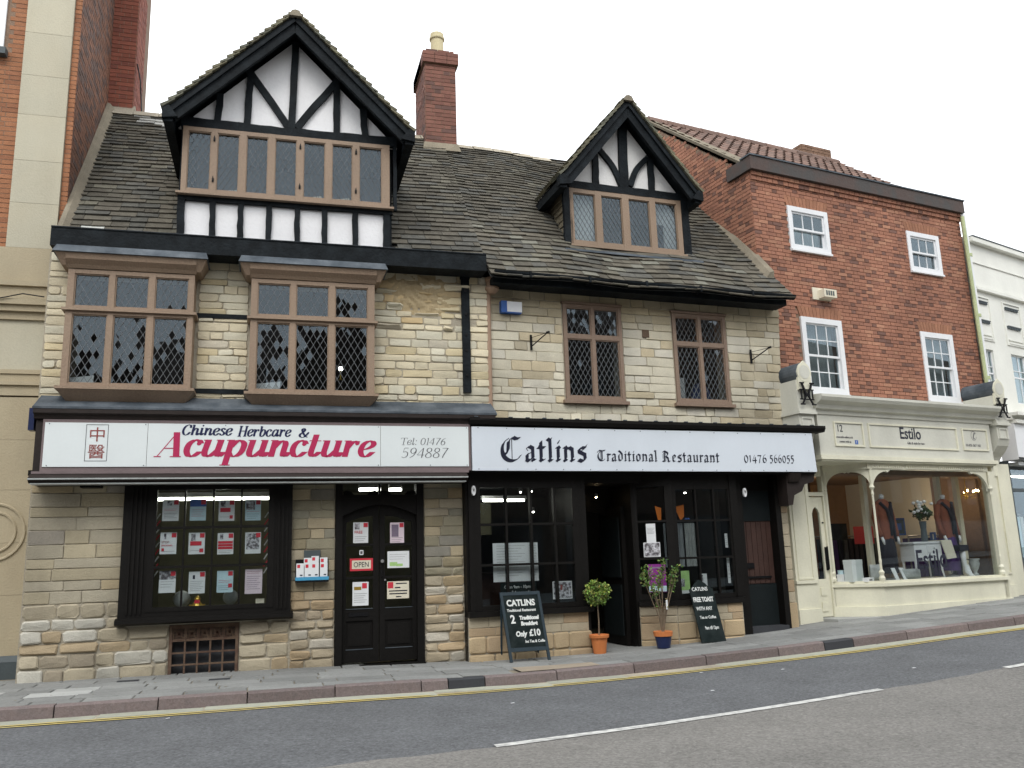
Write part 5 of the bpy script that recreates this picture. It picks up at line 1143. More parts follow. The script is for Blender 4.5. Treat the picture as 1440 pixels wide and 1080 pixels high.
q = MB(); q.hexa([(4.0, 2.5, 9.62), (5.05, 2.5, 9.62), (5.05, 2.76, 9.85), (4.0, 2.76, 9.85), (4.08, 2.66, 9.80), (5.02, 2.66, 9.80), (5.02, 2.745, 9.95), (4.08, 2.745, 9.95)]); part('chimney_flashing', q, 'lead', st)
# sash windows
for (x0, x1, z0, z1, lab) in wins:
    rs = random.Random(int(x0 * 100 + z0)); tall = z1 - z0 > 1
    q = MB(); q.ring(x0, x1, z0, z1, .085 if not tall else .095, -.025, .06); q.box(x0 - .0, x1 + .0, -.055, -.0, z0 - .035, z0 - .001); o = part('sash_window', q, 'white', bB, label=lab)
    fx0, fx1, fz0, fz1 = x0 + .085, x1 - .085, z0 + .085, z1 - .085; zm = (fz0 + fz1) / 2
    def sash(za, zb, y, rows):
        q = MB(); q.ring(fx0, fx1, za, zb, .035, y, y + .03); w_ = (fx1 - fx0 - .07) / 3
        for k in (1, 2): q.box(fx0 + .035 + w_ * k - .008, fx0 + .035 + w_ * k + .008, y + .004, y + .026, za + .035, zb - .035)
        if rows == 2: q.box(fx0 + .035, fx1 - .035, y + .006, y + .024, (za + zb) / 2 - .008, (za + zb) / 2 + .008)
        part('sash', q, 'white', o)
        q = MB(); q.box(fx0 + .035, fx1 - .035, y + .012, y + .016, za + .035, zb - .035); part('pane', q, 'glass', o)
    sash(zm - .02, fz1, .0, 2 if tall else 1); sash(fz0, zm + .02, .035, 2 if tall else 1)
    if tall or x0 < 1: curtain(o, fx0 + (.18 if tall else .0), fx1, fz0, fz1 if tall else zm + .1, .16, 'curtaingrey' if 'curtaingrey' in M else 'cloth_w', n=9)
# mossy white rainwater pipe on the right edge
q = MB(); q.tube([(BW + .05, -.06, 3.75), (BW + .05, -.06, 5.4), (BW + .03, -.06, 7.55)], .05, 10); dp = part('downpipe', q, 'white', bB)
q = MB(); q.tube([(BW - .01, -.08, 3.9), (BW - .01, -.08, 7.5)], .035, 8); part('mossy_edge', q, 'sealgreen', dp)
for z in (4.3, 5.5, 6.7): q = MB(); q.tube([(BW + .05, -.06, z), (BW + .05, -.06, z + .06)], .062, 10); part('pipe_collar', q, 'sealgreen', dp)
# ---------------- cream shopfront
CR = 'cream'; YF = -.52
# fascia: frieze and cornice
q = MB(); q.box(.42, 4.42, YF, .0, 2.72, 3.36); fz = part('shop_fascia', q, 'creamgrey', bB)
q = MB(); q.yz([(0, 3.36), (YF - .02, 3.36), (YF - .03, 3.42), (YF - .08, 3.44), (YF - .10, 3.50), (YF - .19, 3.55), (YF - .22, 3.60), (YF - .22, 3.64), (0, 3.72)][::-1], .34, 4.50); part('cornice', q, 'creamgrey', fz)
for (a, b, c, d) in ((.74, 1.37, 2.87, 3.26), (1.48, 3.55, 2.87, 3.26), (3.68, 4.32, 2.88, 3.26)):
    q = MB(); q.ring(a, b, c, d, .025, YF - .018, YF + .0); part('panel_moulding', q, CR, fz)
q = MB(); q.box(.38, 4.46, YF - .05, .0, 2.655, 2.718); q.box(.40, 4.44, YF - .025, .0, 2.63, 2.654); part('lower_moulding', q, CR, fz)
q = MB(); q.box(1.42, 4.28, YF + .04, YF + .14, 2.53, 2.628)
for (a, b) in ((1.52, 2.2), (2.28, 3.0), (3.06, 3.6), (3.66, 4.15)): q.ring(a, b, 2.545, 2.61, .012, YF + .028, YF + .04)
n = 52
for i in range(n):
    x = 1.54 + i * .05
    if x < 4.15: q.box(x, x + .02, YF + .03, YF + .045, 2.56, 2.595)
part('fretwork_rail', q, CR, bB)
# splayed bay + front window
c0, c1, c2 = (.93, .02), (1.46, YF + .02), (4.30, YF + .02)
q = MB()
def sl(mb, p, r_, th, z0, z1): wallseg(mb, p, r_, th, z0, z1)
sl(q, c0, c1, .1, .2, .72); sl(q, c1, (4.36, YF + .02), .1, .2, .7201); riser = part('stall_riser', q, CR, bB)
q = MB(); sl(q, (c0[0] - .02, c0[1] - .02), (c1[0] - .01, c1[1] - .03), .1, .2, .42); sl(q, (c1[0] - .01, c1[1] - .03), (4.40, YF - .01), .1, .2, .4201); part('skirting', q, CR, riser)
q = MB(); sl(q, (c0[0] - .02, c0[1] - .02), (c1[0] - .01, c1[1] - .05), .16, .715, .765); sl(q, (c1[0] - .01, c1[1] - .05), (4.36, YF - .03), .16, .7151, .7651); sl(q, (c0[0] + .0, c0[1] - .0), (c1[0] - .0, c1[1] - .01), .1, .765, .80); sl(q, (c1[0], c1[1] - .01), (4.34, YF + .01), .1, .7651, .8001); part('window_ledge', q, CR, riser)
q = MB(); sl(q, (c0[0], c0[1]), (c1[0], c1[1]), .05, 2.53, 2.62); part('bay_head', q, CR, bB); q = MB(); q.box(.93, 1.0, .0, .12, .2, 2.62); part('bay_post', q, CR, bB); q = MB(); q.box(4.26, 4.36, YF + .02, YF + .14, .2, 2.53); part('bay_post', q, CR, bB)
def archhead(mb, x0, x1, zt, r, y0, y1, T=None):
    # spandrels with ogee nibs at both ends
    for s in (0, 1):
        P = [(0, zt), (0, zt - r)] + [(r * (1 - math.cos(t * math.pi / 16)) , zt - r + (r - .03) * math.sin(t * math.pi / 16)) for t in range(1, 9)] + [(r + .03, zt - .045), (r + .07, zt - .02), (r + .09, zt)]
        Q = [((x0 + p[0]) if s == 0 else (x1 - p[0]), p[1]) for p in P]
        if s == 0: Q = Q
        else: Q = Q[::-1]
        if T: mb.mesh([T(p[0], y0, p[1]) for p in Q] + [T(p[0], y1, p[1]) for p in Q], [tuple(range(len(Q))), tuple(range(2 * len(Q) - 1, len(Q) - 1, -1))] + [(i, i + len(Q), (i + 1) % len(Q) + len(Q), (i + 1) % len(Q)) for i in range(len(Q))])
        else: mb.xz(Q[::-1] if 0 else Q, y0, y1)
q = MB(); archhead(q, 1.50, 4.24, 2.53, .34, YF + .05, YF + .10); part('arched_head', q, CR, bB)
agB = math.atan2(c1[1] - c0[1], c1[0] - c0[0]); lB = math.hypot(c1[0] - c0[0], c1[1] - c0[1])
TB = lambda x, y, z: (c0[0] + x * math.cos(agB) - (y) * math.sin(agB), c0[1] + x * math.sin(agB) + y * math.cos(agB), z)
q = MB(); archhead(q, .06, lB - .03, 2.53, .27, .03, .07, TB); part('arched_head', q, CR, bB)
# slender columns
def column(x, y):
    q = MB(); q.lathe([(.045, .80), (.05, .84), (.032, .88), (.045, .93), (.02, .97), (.018, 1.05), (.024, 1.1), (.018, 1.14), (.017, 2.1), (.024, 2.14), (.018, 2.17), (.02, 2.2), (.045, 2.24), (.03, 2.27), (.022, 2.3), (.022, 2.53)], x, y, 12); part('column', q, CR, bB)
column(1.475, YF + .05); column(4.26, YF + .03); column(.965, .02)
q = MB(); q.box(1.50, 4.24, YF + .085, YF + .091, .80, 2.53); part('plate_glass', q, 'shopglass', bB)
q = MB(); q.mesh([TB(.05, .06, .8), TB(lB - .02, .06, .8), TB(lB - .02, .06, 2.53), TB(.05, .06, 2.53)], [(0, 1, 2, 3)]); part('plate_glass', q, 'shopglass', bB)
# end pilaster (right) and pilaster by the stone house (left), doorway
q = MB(); q.box(4.42, 4.72, YF + .16, YF + .3, .3, 2.72); q.box(4.40, 4.74, YF + .13, YF + .3, .3, .62); q.ring(4.45, 4.69, .8, 2.5, .03, YF + .14, YF + .16); q.box(4.36, 4.42, YF + .03, YF + .22, .2, 2.72); part('pilaster', q, CR, bB)
q = MB(); q.box(.08, .50, -.10, .1, .1, 2.72); q.ring(.13, .45, .86, 2.5, .025, -.112, -.10); q.box(.06, .52, -.13, .1, .1, .42); q.box(.07, .51, -.125, .1, .80, .85); part('pilaster', q, CR, bB)
q = MB(); q.box(.50, .58, -.0, .1, .2, 2.62); q.box(.90, .96, -.0, .1, .2, 2.62); q.box(.58, .90, -.0, .08, 2.14, 2.20); q.box(.50, .96, .0, .08, 2.45, 2.72); part('door_frame', q, CR, bB)
q = MB(); q.box(.585, .66, .03, .07, .28, 2.13); q.box(.82, .895, .03, .07, .28, 2.13); q.box(.66, .82, .03, .07, .28, .85); q.box(.66, .82, .03, .07, 2.05, 2.13)
q.xz([(.66, 2.05), (.66, 1.86), (.69, 1.93), (.74, 1.97), (.79, 1.93), (.82, 1.86), (.82, 2.05)][::-1], .032, .068); q.box(.68, .80, .018, .03, .36, .5); q.box(.68, .80, .018, .03, .60, .72)
dB = part('door', q, CR, bB); q = MB(); q.box(.66, .82, .048, .052, .85, 1.97); part('door_glass', q, 'shopglass', dB)
q = MB(); q.box(.845, .87, -.0, .03, .98, 1.34); q.tube([(.857, -.02, 1.35), (.857, -.02, 1.0)], .012, 8); part('pull_handle', q, 'iron', dB)
q = MB(); q.tube([(.857, .01, 1.72), (.857, .03, 1.72)], .012, 8); part('lock', q, 'iron', dB)
q = MB(); q.xy([(.52, -.02), (.52, -.42), (1.30, -.60), (1.40, -.50), (.93, .0)][::-1] if 0 else [(.52, -.42), (1.30, -.56), (1.42, -.47), (.95, .02), (.52, .02)], .1, .272); part('doorstep', q, 'slabpale', bB)
q = MB(); q.box(.42, 4.42, YF + .02, .3, 2.622, 2.655); part('soffit', q, CR, bB)
# pedestals with rolled tops, monograms and consoles
def console(x0, x1, label):
    w_ = x1 - x0; q = MB(); y1 = .0; f = -.60
    q.box(x0, x1, f, y1, 3.42, 3.86); q.box(x0 - .03, x1 + .03, f - .05, y1, 3.33, 3.37); q.box(x0 - .02, x1 + .02, f - .03, y1, 3.37, 3.42)
    o = part('console', q, 'creamgrey', bB, label=label)
    q = MB(); P = [(0, 3.33), (f, 3.33), (f, 3.1), (f + .04, 2.98), (f + .12, 2.88), (f + .2, 2.8), (f + .26, 2.70), (0, 2.70)]; q.yz(P, x0, x1); q.ring(x0 + .04, x1 - .04, 3.1, 3.28, .02, f - .015, f); part('scroll_bracket', q, 'creamgrey', o)
    q = MB(); xc = (x0 + x1) / 2; r = w_ * .52; zc = 3.98; n = 20
    V = [(xc + r * math.cos(t), f - .02, zc + r * 1.0 * math.sin(t)) for t in [2 * math.pi * k / n for k in range(n)]]
    q.mesh(V + [(a, .02, c) for a, b, c in V], [tuple(range(n))[::-1], tuple(range(n, 2 * n))] + [(i, (i + 1) % n, (i + 1) % n + n, i + n) for i in range(n)])
    part('rolled_top', q, 'lead', o)
    q = MB(); V = [(xc + .9 * r * math.cos(t) * (1 if math.sin(t) < .3 else .92), f - .045, zc + r * .98 * math.sin(t) + (.03 if abs(math.cos(t)) < .1 and math.sin(t) > 0 else 0)) for t in [2 * math.pi * k / n for k in range(n)]]; q.mesh(V + [(a, f - .02, c) for a, b, c in V], [tuple(range(n))[::-1]] + [(i, (i + 1) % n, (i + 1) % n + n, i + n) for i in range(n)])
    q.box(x0 + .02, x1 - .02, f - .04, f, 3.7, 3.9); part('rolled_face', q, 'cream', o)
    q = MB(); V2 = [(xc + .68 * r * math.cos(t), f - .05, zc + .7 * r * math.sin(t)) for t in [2 * math.pi * k / 12 for k in range(12)]]; q.face(V2[::-1]); part('recess', q, 'creamgrey', o)
    q = MB(); y = f - .075
    a, b = x0 + .02, x1 - .02; z0, z1 = 3.47, 3.80; m_ = (a + b) / 2
    q.bar((a + .03, z1), (m_ - .01, 3.60), .028, .02, y); q.bar((b - .03, z1), (m_ + .01, 3.60), .028, .02, y - .003)
    q.bar((m_, 3.64), (a + .02, z0), .022, .02, y + .003); q.bar((m_, 3.64), (b - .02, z0), .022, .02, y + .006)
    for xx in (a + .02, m_ - .05, m_ + .05, b - .02): q.bar((xx, 3.55), (xx, 3.70), .016, .018, y + .009)
    q.bar((a - .01, 3.70), (b + .01, 3.70), .016, .018, y + .012); q.bar((a - .01, 3.55), (b + .01, 3.55), .016, .018, y + .012)
    for xx, zz in ((a + .03, z1), (b - .03, z1), (a + .02, z0), (b - .02, z0)): q.bar((xx - .04, zz), (xx + .04, zz), .02, .02, y - .006)
    q.box(m_ - .01, m_ + .01, y + .02, f - .0, 3.6, 3.62)
    part('iron_monogram', q, 'iron', o)
console(-.02, .28, 'left console with black iron monogram'); console(4.50, 4.80, 'right console with black iron monogram')
# shop interior
roombox(bB, 1.0, 5.12, .36, 3.2, .3, 2.64, 'roomorange', 'shop_interior')
q = MB(); q.xy([(1.02, .36), (1.02, .04), (1.50, YF + .11), (4.34, YF + .11), (4.34, .36)][::-1] if 0 else [(1.02, .04), (1.50, YF + .11), (4.34, YF + .11), (4.34, .36), (1.02, .36)], .74, .79); part('display_floor', q, CR, bB)
q = MB(); q.face([(.95, .1, 2.62), (4.3, .1, 2.62), (4.3, YF + .1, 2.62), (.95, YF + .1, 2.62)]); part('display_lining', q, CR, bB); q = MB(); q.face([(4.36, YF + .3, .3), (5.12, .36, .3), (5.12, .36, 2.62), (4.72, YF + .3, 2.62)]) if 0 else q.box(4.74, 5.14, YF + .25, YF + .40, .2, 2.7); part('side_pier', q, CR, bB)
q = MB(); q.face([(5.13, YF + .4, .3), (5.13, .36, .3), (5.13, .36, 2.64), (5.13, YF + .4, 2.64)]); q.face([(4.3, YF + .3, 2.63), (5.13, YF + .3, 2.63), (5.13, .36, 2.63), (4.3, .36, 2.63)]); part('inner_wall', q, 'roomorange', bB)
for x in (1.93, 3.72, 4.2): q = MB(); q.box(x, x + .09, .12, .2, .79, 2.62); part('inner_post', q, CR, bB)
# ================================================ brick and ashlar building at the left edge
rL_ = random.Random(14); LY = .64
bL = thing('corner_bank', 'tall orange brick building with pale ashlar pilaster at the left edge of the picture', 'building', (0, 0, 0))
q = MB(); q.box(-9, -4.08, LY + .02, 6.5, 4.9, 14); q.box(-9, -4.08, LY + .04, 6.5, -.2, 4.9); part('wall', q, 'brickmortar', bL)
palL = lambda a, z, rs, hd: tuple(x * v for v in (rs.uniform(.9, 1.08),) for x in ((.34, .15, .075) if rs.random() < .8 else (.29, .125, .065)))
bricks(bL, lambda a, z, o: (-4.15 + a, LY + .02 - o, z), .09, 5.2, 10.6, lambda a, z: False, rL_, 150, palL, bh=.068)
bricks(bL, lambda a, z, o: (-5.9 + a, LY + .02 - o, z), 1.17, 5.45, 10.6, lambda a, z: a < .95 and 8.25 < z < 10.2, rL_, 150, palL, restname='left_brickwork', bh=.068)
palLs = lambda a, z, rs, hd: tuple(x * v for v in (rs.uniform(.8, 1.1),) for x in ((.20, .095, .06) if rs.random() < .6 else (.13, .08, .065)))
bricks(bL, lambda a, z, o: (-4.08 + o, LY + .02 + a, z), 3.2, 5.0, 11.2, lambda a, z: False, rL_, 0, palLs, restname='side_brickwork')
# pilaster of pale ashlar blocks
z = 5.45
for h in (.62, .60, .66, .58, .64, .60, .62, .6):
    q = MB(); q.box(-4.73, -4.15, LY - .03, LY + .03, z + .002, z + h - .002); part('ashlar_block', q, 'ashlar_pale', bL); z += h
for (a, b, y0, y1, m_) in ((5.0, 5.45, -.0, .1, 'ashlar'), ):
    for (x0, x1) in ((-4.9, -4.155), (-5.9, -4.905)): q = MB(); q.box(x0, x1, LY - .035, LY + .05, a, b - .002); part('ashlar_block', q, m_, bL)
q = MB(); X0, X1 = -5.9, -4.10
for (z0, z1, o) in ((4.93, 4.998, .06), (4.78, 4.928, .02), (4.735, 4.778, .09), (4.66, 4.733, .14), (4.58, 4.658, .10), (4.48, 4.578, .05)): q.box(X0, X1, LY - o, LY + .05, z0, z1)
part('cornice_moulding', q, 'ashlar', bL)
for (x0, x1, z0, z1, m_) in ((-5.9, -4.10, 3.83, 4.478, 'ashlar_pale'),):
    q = MB(); q.box(x0, x1, LY - .012, LY + .05, z0, z1); part('frieze_panel', q, m_, bL)
q = MB()
for (z0, z1, o) in ((3.775, 3.828, .05), (3.68, 3.773, .03), (3.63, 3.678, .06), (3.5, 3.628, .025)): q.box(X0, X1, LY - o, LY + .05, z0, z1)
part('string_course', q, 'ashlar', bL)
z = .36
for h in (.70, .62, .64, .62, .54):
    q = MB(); q.box(-5.9, -4.11, LY - .015, LY + .05, z + .0015, z + h - .0015); part('ashlar_block', q, 'ashlar', bL); z += h
q = MB(); q.box(-5.9, -4.11, LY - .06, LY + .05, -.1, .29); q.yz([(LY + .05, .292), (LY - .06, .292), (LY - .02, .36), (LY + .05, .36)][::-1], -5.9, -4.11); part('plinth', q, 'plinth', bL)
q = MB()   # carved rings
for rr in (.34, .24):
    q.tube([(-4.58 + rr * math.cos(t), LY - .02, 1.81 + rr * math.sin(t)) for t in [2 * math.pi * k / 28 for k in range(29)]], .018, 6, cap=False)
part('carved_ring', q, 'ashlar', bL)
q = MB(); q.box(-5.65, -4.985, LY - .012, LY + .1, 8.25, 10.6); part('window', q, 'white', bL)
q = MB(); q.box(-5.8, -4.93, LY - .10, LY + .05, 8.15, 8.245); part('window_sill', q, 'plinth', bL)
q = MB(); q.tube([(-5.6, LY - .16, 4.74), (-5.1, LY - .17, 4.80), (-4.7, LY - .16, 4.72), (-4.45, LY - .16, 4.79), (-4.2, LY - .16, 4.76)], .008, 5); part('cable', q, 'iron', bL)
# flue stack rising from the side wall
q = MB(); q.box(-4.08, -3.70, 2.83, 3.7, 7.5, 13.5); stL = part('chimney', q, 'brickmortar', bL)
palF = lambda a, z, rs, hd: tuple(x * v for v in (rs.uniform(.85, 1.1),) for x in ((.26, .085, .055) if rs.random() < .7 else (.21, .07, .05)))
bricks(stL, lambda a, z, o: (-4.08 + a, 2.83 - o, z), .38, 8.3, 11.2, lambda a, z: False, rL_, 150, palF, 'chimney_brick', proud=.008)
bricks(stL, lambda a, z, o: (-3.70 + o, 2.83 + a, z), .8, 8.3, 11.2, lambda a, z: False, rL_, 0, palF, restname='chimney_brickwork', proud=.008)
q = MB(); q.hexa([(-4.1, 2.6, 8.35), (-3.66, 2.6, 8.35), (-3.66, 2.9, 8.75), (-4.1, 2.9, 8.75), (-4.1, 2.7, 8.5), (-3.66, 2.7, 8.5), (-3.66, 2.85, 8.8), (-4.1, 2.85, 8.8)]); part('flashing', q, 'mortar', stL)
q = MB(); q.tube([(-3.68, 2.9, 9.6), (-3.62, 2.9, 9.3), (-3.58, 2.85, 8.9), (-3.56, 2.8, 8.7)], .012, 5); part('cable', q, 'iron', stL)
q = MB(); q.box(-4.075, -4.05, 2.0, 2.04, 8.6, 9.3) if 0 else None
# ================================================ white building at the right edge
bR = fthing(FR, 'white_building', 'off-white stuccoed building with steel windows and blue-lettered fascia at the right edge', 'building')
q = MB(); opw = [(.17, .50, 3.95, 4.93), (1.16, 1.70, 3.95, 4.93)]; wallback(q, .05, 6, 3.45, 7.05, opw, .0, .3); q.box(.05, .15, .3, 4, .3, 7.0); part('wall', q, 'stucco', bR)
roombox(bR, .2, 5.5, .3, 2.5, 3.6, 5.2)
q = MB(); q.box(.15, 6, -.10, .3, 7.05, 7.14); q.box(.12, 6, -.02, -.0, 6.64, 6.67); q.box(.12, 6, -.07, .0, 6.08, 6.13); q.box(.12, 6, -.04, .0, 6.15, 6.19); q.box(.05, .10, -.06, .3, 3.6, 7.15); part('string_moulding', q, 'stucco', bR)
q = MB(); q.box(.16, 6, -.11, .3, 7.142, 7.165); part('coping', q, 'plinth', bR)
for (x0, x1) in ((.14, .56), (1.12, 1.72), (2.5, 3.1), (3.8, 4.4)):
    q = MB(); q.ring(x0 - .04, x1 + .04, 5.10, 5.98, .03, -.02, .0); part('window_surround', q, 'stucco', bR)
    for z0 in (5.84, 5.46):
        q = MB(); n = 8
        for i in range(n): xx = x0 + .05 + (x1 - x0 - .1) * i / n; q.box(xx, xx + (x1 - x0 - .1) / n * .55, -.03, -.0, z0 - .02, z0 + .02)
        q.box(x0 + .05, x1 - .05, -.035, -.0, z0 + .021, z0 + .04); part('dentil_strip', q, 'plinth', bR)
    q = MB(); q.box(x0 + .03, x1 - .03, -.02, .0, 5.2, 5.23); q.box(x0 + .03, x1 - .03, -.03, .0, 5.13, 5.16); part('sill_band', q, 'stucco', bR)
for (x0, x1, z0, z1) in opw:
    q = MB(); q.ring(x0, x1, z0, z1, .025, .04, .07); q.box(x0, x1, .04, .07, 4.46, 4.49); q.box(x0, x1, .04, .07, 4.60, 4.615); xm = x0 + (x1 - x0) * .6; q.box(xm - .008, xm + .008, .045, .065, z0, z1); w_ = part('window', q, 'white', bR)
    q = MB(); q.box(x0 + .02, x1 - .02, .055, .058, z0, z1); part('pane', q, 'glass', w_); curtain(w_, x0, x1, z0, z1, .2, n=6)
q = MB(); q.box(.24, 6, -.30, .0, 2.80, 3.46); part('shop_fascia', q, 'white', bR)
q = MB(); q.box(.24, 6, -.36, .0, 3.465, 3.53); q.box(.2, 6, -.42, .0, 3.60, 3.66); q.box(.2, 6, -.3, .0, 3.53, 3.6); part('fascia_cornice', q, 'stucco', bR)
q = MB(); q.box(.24, 6, -.31, -.301, 2.80, 2.84); part('fascia_rail', q, 'iron', bR)
q = MB(); q.ring(.30, 3.5, .80, 2.70, .05, -.06, .0); q.box(.30, 3.5, -.06, .0, 2.24, 2.30); q.box(.24, .30, -.08, .3, .35, 2.8); part('shopfront_frame', q, 'plinth', bR)
q = MB(); q.box(.35, 3.45, -.035, -.03, .85, 2.65); part('pane', q, 'shopglass', bR)
q = MB(); q.box(.30, 3.5, -.10, .3, .35, .80); part('stall_riser', q, 'white', bR)
roombox(bR, .32, 4.5, .3, 3, .4, 2.78, 'room', 'shop_interior')
q = MB(); q.box(.3, 3.5, -.25, .0, 2.70, 2.76); part('shutter_box', q, 'silver', bR)
t = fthing(FR, 'ceiling_light', 'yellowish strip light under the fascia of the white building', 'light', 1.2, .5, 2.62); q = MB(); q.box(-.8, .8, -.04, .04, 0, .05); part('housing', q, 'white', t); q = MB(); q.tube([(-.8, 0, -.02), (.8, 0, -.02)], .018, 6); part('tube', q, 'tube', t)
t = fthing(FR, 'display_rail', 'rail of pale and red garments inside the far right shop window', 'clothes rail', .85, .35, .8)
for i, m_ in enumerate(('red', 'cloth_w', 'cloth_dark', 'paperblue', 'cloth_w')): q = MB(); q.box(-.35 + i * .14, -.25 + i * .14, -.12, .12, .25, 1.0); part('garment', q, m_, t)
q = MB(); q.tube([(-.45, 0, 1.05), (.45, 0, 1.05)], .012, 6); q.tube([(-.42, 0, 0), (-.42, 0, 1.05)], .012, 6); q.tube([(.42, 0, 0), (.42, 0, 1.05)], .012, 6); part('rail', q, 'metal', t)
# ================================================ terrace across the street (mirrored in the window panes)
q = MB()
def opp(x0, x1, eave, ridge, gable=False):
    y = -13.9
    q = MB(); q.box(x0, x1 - .02, y - 6, y, -.1, eave)
    if gable: q.xz([(x0, eave), (x1 - .02, eave), ((x0 + x1) / 2, ridge)], y - 6, y)
    else: q.yz([(y, eave), (y - 3, ridge), (y - 6, eave)], x0, x1 - .02)
    for i in range(int((x1 - x0) / 1.7)):
        for z in (3.4, 5.9, 8.3):
            if z + 1 < eave: q.box(x0 + .5 + i * 1.7, x0 + 1.4 + i * 1.7, y - .02, y + .03, z, z + 1.2, m=1)
    q.box(x0 + .4, x1 - .4, y, y + .03, .5, 2.6, m=1)
    h = thing('terraced_house', 'plain brown terraced house across the street behind the camera', 'building'); h['group'] = 'terrace across the street'; part('facade', q, ['oppbrick', 'glassdark'], h)
M['glassdark'] = mat('dark pane', (.02, .02, .022), .1, .05, bump=0)
OPL = ['low wide', 'gabled', 'low', 'second gabled', 'tall', 'tallest', 'right-hand tall', 'far tall', 'farthest', 'leftmost']
for i_, a in enumerate(((-16, -9, 6.2, 8.7), (-9, -5.2, 5.9, 8.3, True), (-5.2, -1.6, 6.1, 8.5), (-1.6, 2.6, 5.9, 8.8, True), (2.6, 9, 8.8, 10.6), (9, 16, 9.2, 11.5), (16, 27, 9, 11.5), (27, 42, 9.5, 12), (42, 60, 10, 12.5), (-40, -16, 8, 10))):
    opp(*a)
for i_, o_ in enumerate([o for o in COL.objects if o.name.startswith('terraced_house')]): o_['label'] = '%s dark brown house of the terrace across the street behind the camera' % OPL[i_]
# ================================================ shop signs
SY = -.35
sg = thing('shop_sign', 'long white sign with crimson Acupuncture lettering over the poster window and double doors', 'sign', (0, SY, 0))
q = MB(); q.box(-3.90, 1.135, -.012, .02, 2.44, 3.045); part('backing_frame', q, 'mauvetrim', sg)
for i, (a, b) in enumerate(((-3.875, -2.775), (-2.770, -.035), (-.030, 1.105))): q = MB(); q.box(a, b, -.022, -.013, 2.49, 3.005); part('sign_panel', q, 'signwhite', sg)
q = MB(); q.box(-3.98, 1.10, -.03, .02, 2.41, 2.438); part('lower_trim', q, 'frame', sg).data.materials[0] = M['mauvetrim'] if 'mauvetrim' in M else M['framedark']
yS = -.0235
def W_(s, f, x0, x1, z, h, *a, **k):
    sl = k.get('slant', 0); tr = k.get('track', .06); sx = (x1 - x0 - sl * .8 * h * 0) / (width_of(s, f, tr) * h); k['sx'] = sx; return draw(sg_, s, f, x0, z, h, *a, **k)
sg_ = sg
W_('Acupuncture', RO, -2.66, -.13, 2.61, .205, yS, 'crimson', nib=.33, thin=.05, slant=.24, track=.05)
W_('Chinese', RO, -2.40, -1.83, 2.868, .088, yS, 'navy', nib=.32, thin=.09, slant=.24); W_('Herbcare', RO, -1.76, -1.14, 2.858, .088, yS, 'navy', nib=.32, thin=.09, slant=.24); W_('&', RO, -1.04, -.91, 2.85, .08, yS, 'navy', nib=.3, thin=.09, slant=.1)
W_('Tel: 01476', RO, .215, .80, 2.765, .062, yS, 'greyink', nib=.13, thin=.05, slant=.2); W_('594887', RO, .22, .82, 2.60, .088, yS, 'greyink', nib=.12, thin=.045, slant=.2)
q = MB(); q.ring(-3.44, -3.20, 2.555, 2.985, .006, yS - .001, yS); part('character_box', q, 'greyink', sg)
text(sg, '中', .18, -3.415, 2.80, yS, 'russet', sx=1.08); text(sg, '醫', .18, -3.415, 2.60, yS, 'russet', sx=1.08)
q = MB()
for x in (-3.83, -2.80, -1.9, -.06, .6, 1.08):
    for z in (2.505, 2.99): q.tube([(x, -.028, z), (x, -.022, z)], .006, 6)
part('screws', q, 'lead', sg, stuff=True)
# dark cornice above the acupuncture sign, boxed awning below it: parts of the house
q = MB(); q.box(-3.98, 1.14, -.33, .01, 2.44, 3.05); q.yz([(.0, 3.051), (-.37, 3.051), (-.38, 3.09), (-.42, 3.11), (-.42, 3.155), (0, 3.155)][::-1], -4.0, 1.46); part('sign_cornice', q, 'browndark', bA)
aw = MB(); aw.yz([(0, 2.405), (-.38, 2.405), (-.44, 2.37), (-.46, 2.36), (-.46, 2.335), (-.42, 2.30), (0, 2.30)][::-1], -3.99, 1.07); awn = part('awning_box', aw, 'browndark', bA)
q = MB(); q.box(-3.99, 1.07, -.475, -.461, 2.335, 2.352); q.box(-3.97, 1.05, -.44, -.3, 2.285, 2.299); part('awning_lip', q, 'silver', awn)
# restaurant sign
sg2 = fthing(FC, 'shop_sign', 'long bluish white sign with black blackletter Catlins Traditional Restaurant lettering', 'sign', 0, -.36, 0)
q = MB(); q.mesh([(.035, -.02, 2.435), (5.405, -.02, 2.44), (5.375, -.02, 3.02), (.035, -.02, 3.01), (.035, .02, 2.435), (5.405, .02, 2.44), (5.375, .02, 3.02), (.035, .02, 3.01)], [(0, 1, 2, 3), (4, 7, 6, 5), (0, 4, 5, 1), (3, 2, 6, 7), (1, 5, 6, 2), (0, 3, 7, 4)]); part('sign_panel', q, 'signblue', sg2)
sg_ = sg2; yS = -.0215; A4 = R(40)
W_('C', BL,   .42, .74, 2.565, .20, yS, 'ink', nib=.31, ang=A4, thin=.05); W_('atlins', BL, .755, 1.68, 2.565, .20, yS, 'ink', nib=.31, ang=A4, thin=.05, track=.06)
W_('Traditional', BL, 1.81, 2.74, 2.575, .10, yS, 'ink', nib=.28, ang=A4, thin=.06, track=.06); W_('Restaurant', BL, 2.80, 3.74, 2.57, .10, yS, 'ink', nib=.28, ang=A4, thin=.06, track=.06)
W_('01476', BL, 4.14, 4.54, 2.57, .10, yS, 'ink', nib=.22, ang=A4, thin=.06); W_('566055', BL, 4.58, 5.02, 2.57, .10, yS, 'ink', nib=.22, ang=A4, thin=.06)
q = MB()
for i in range(14):
    x = .12 + i * .395
    for z in (2.455, 2.995): q.tube([(x, -.026, z), (x, -.02, z)], .006, 6)
part('screws', q, 'lead', sg2, stuff=True)
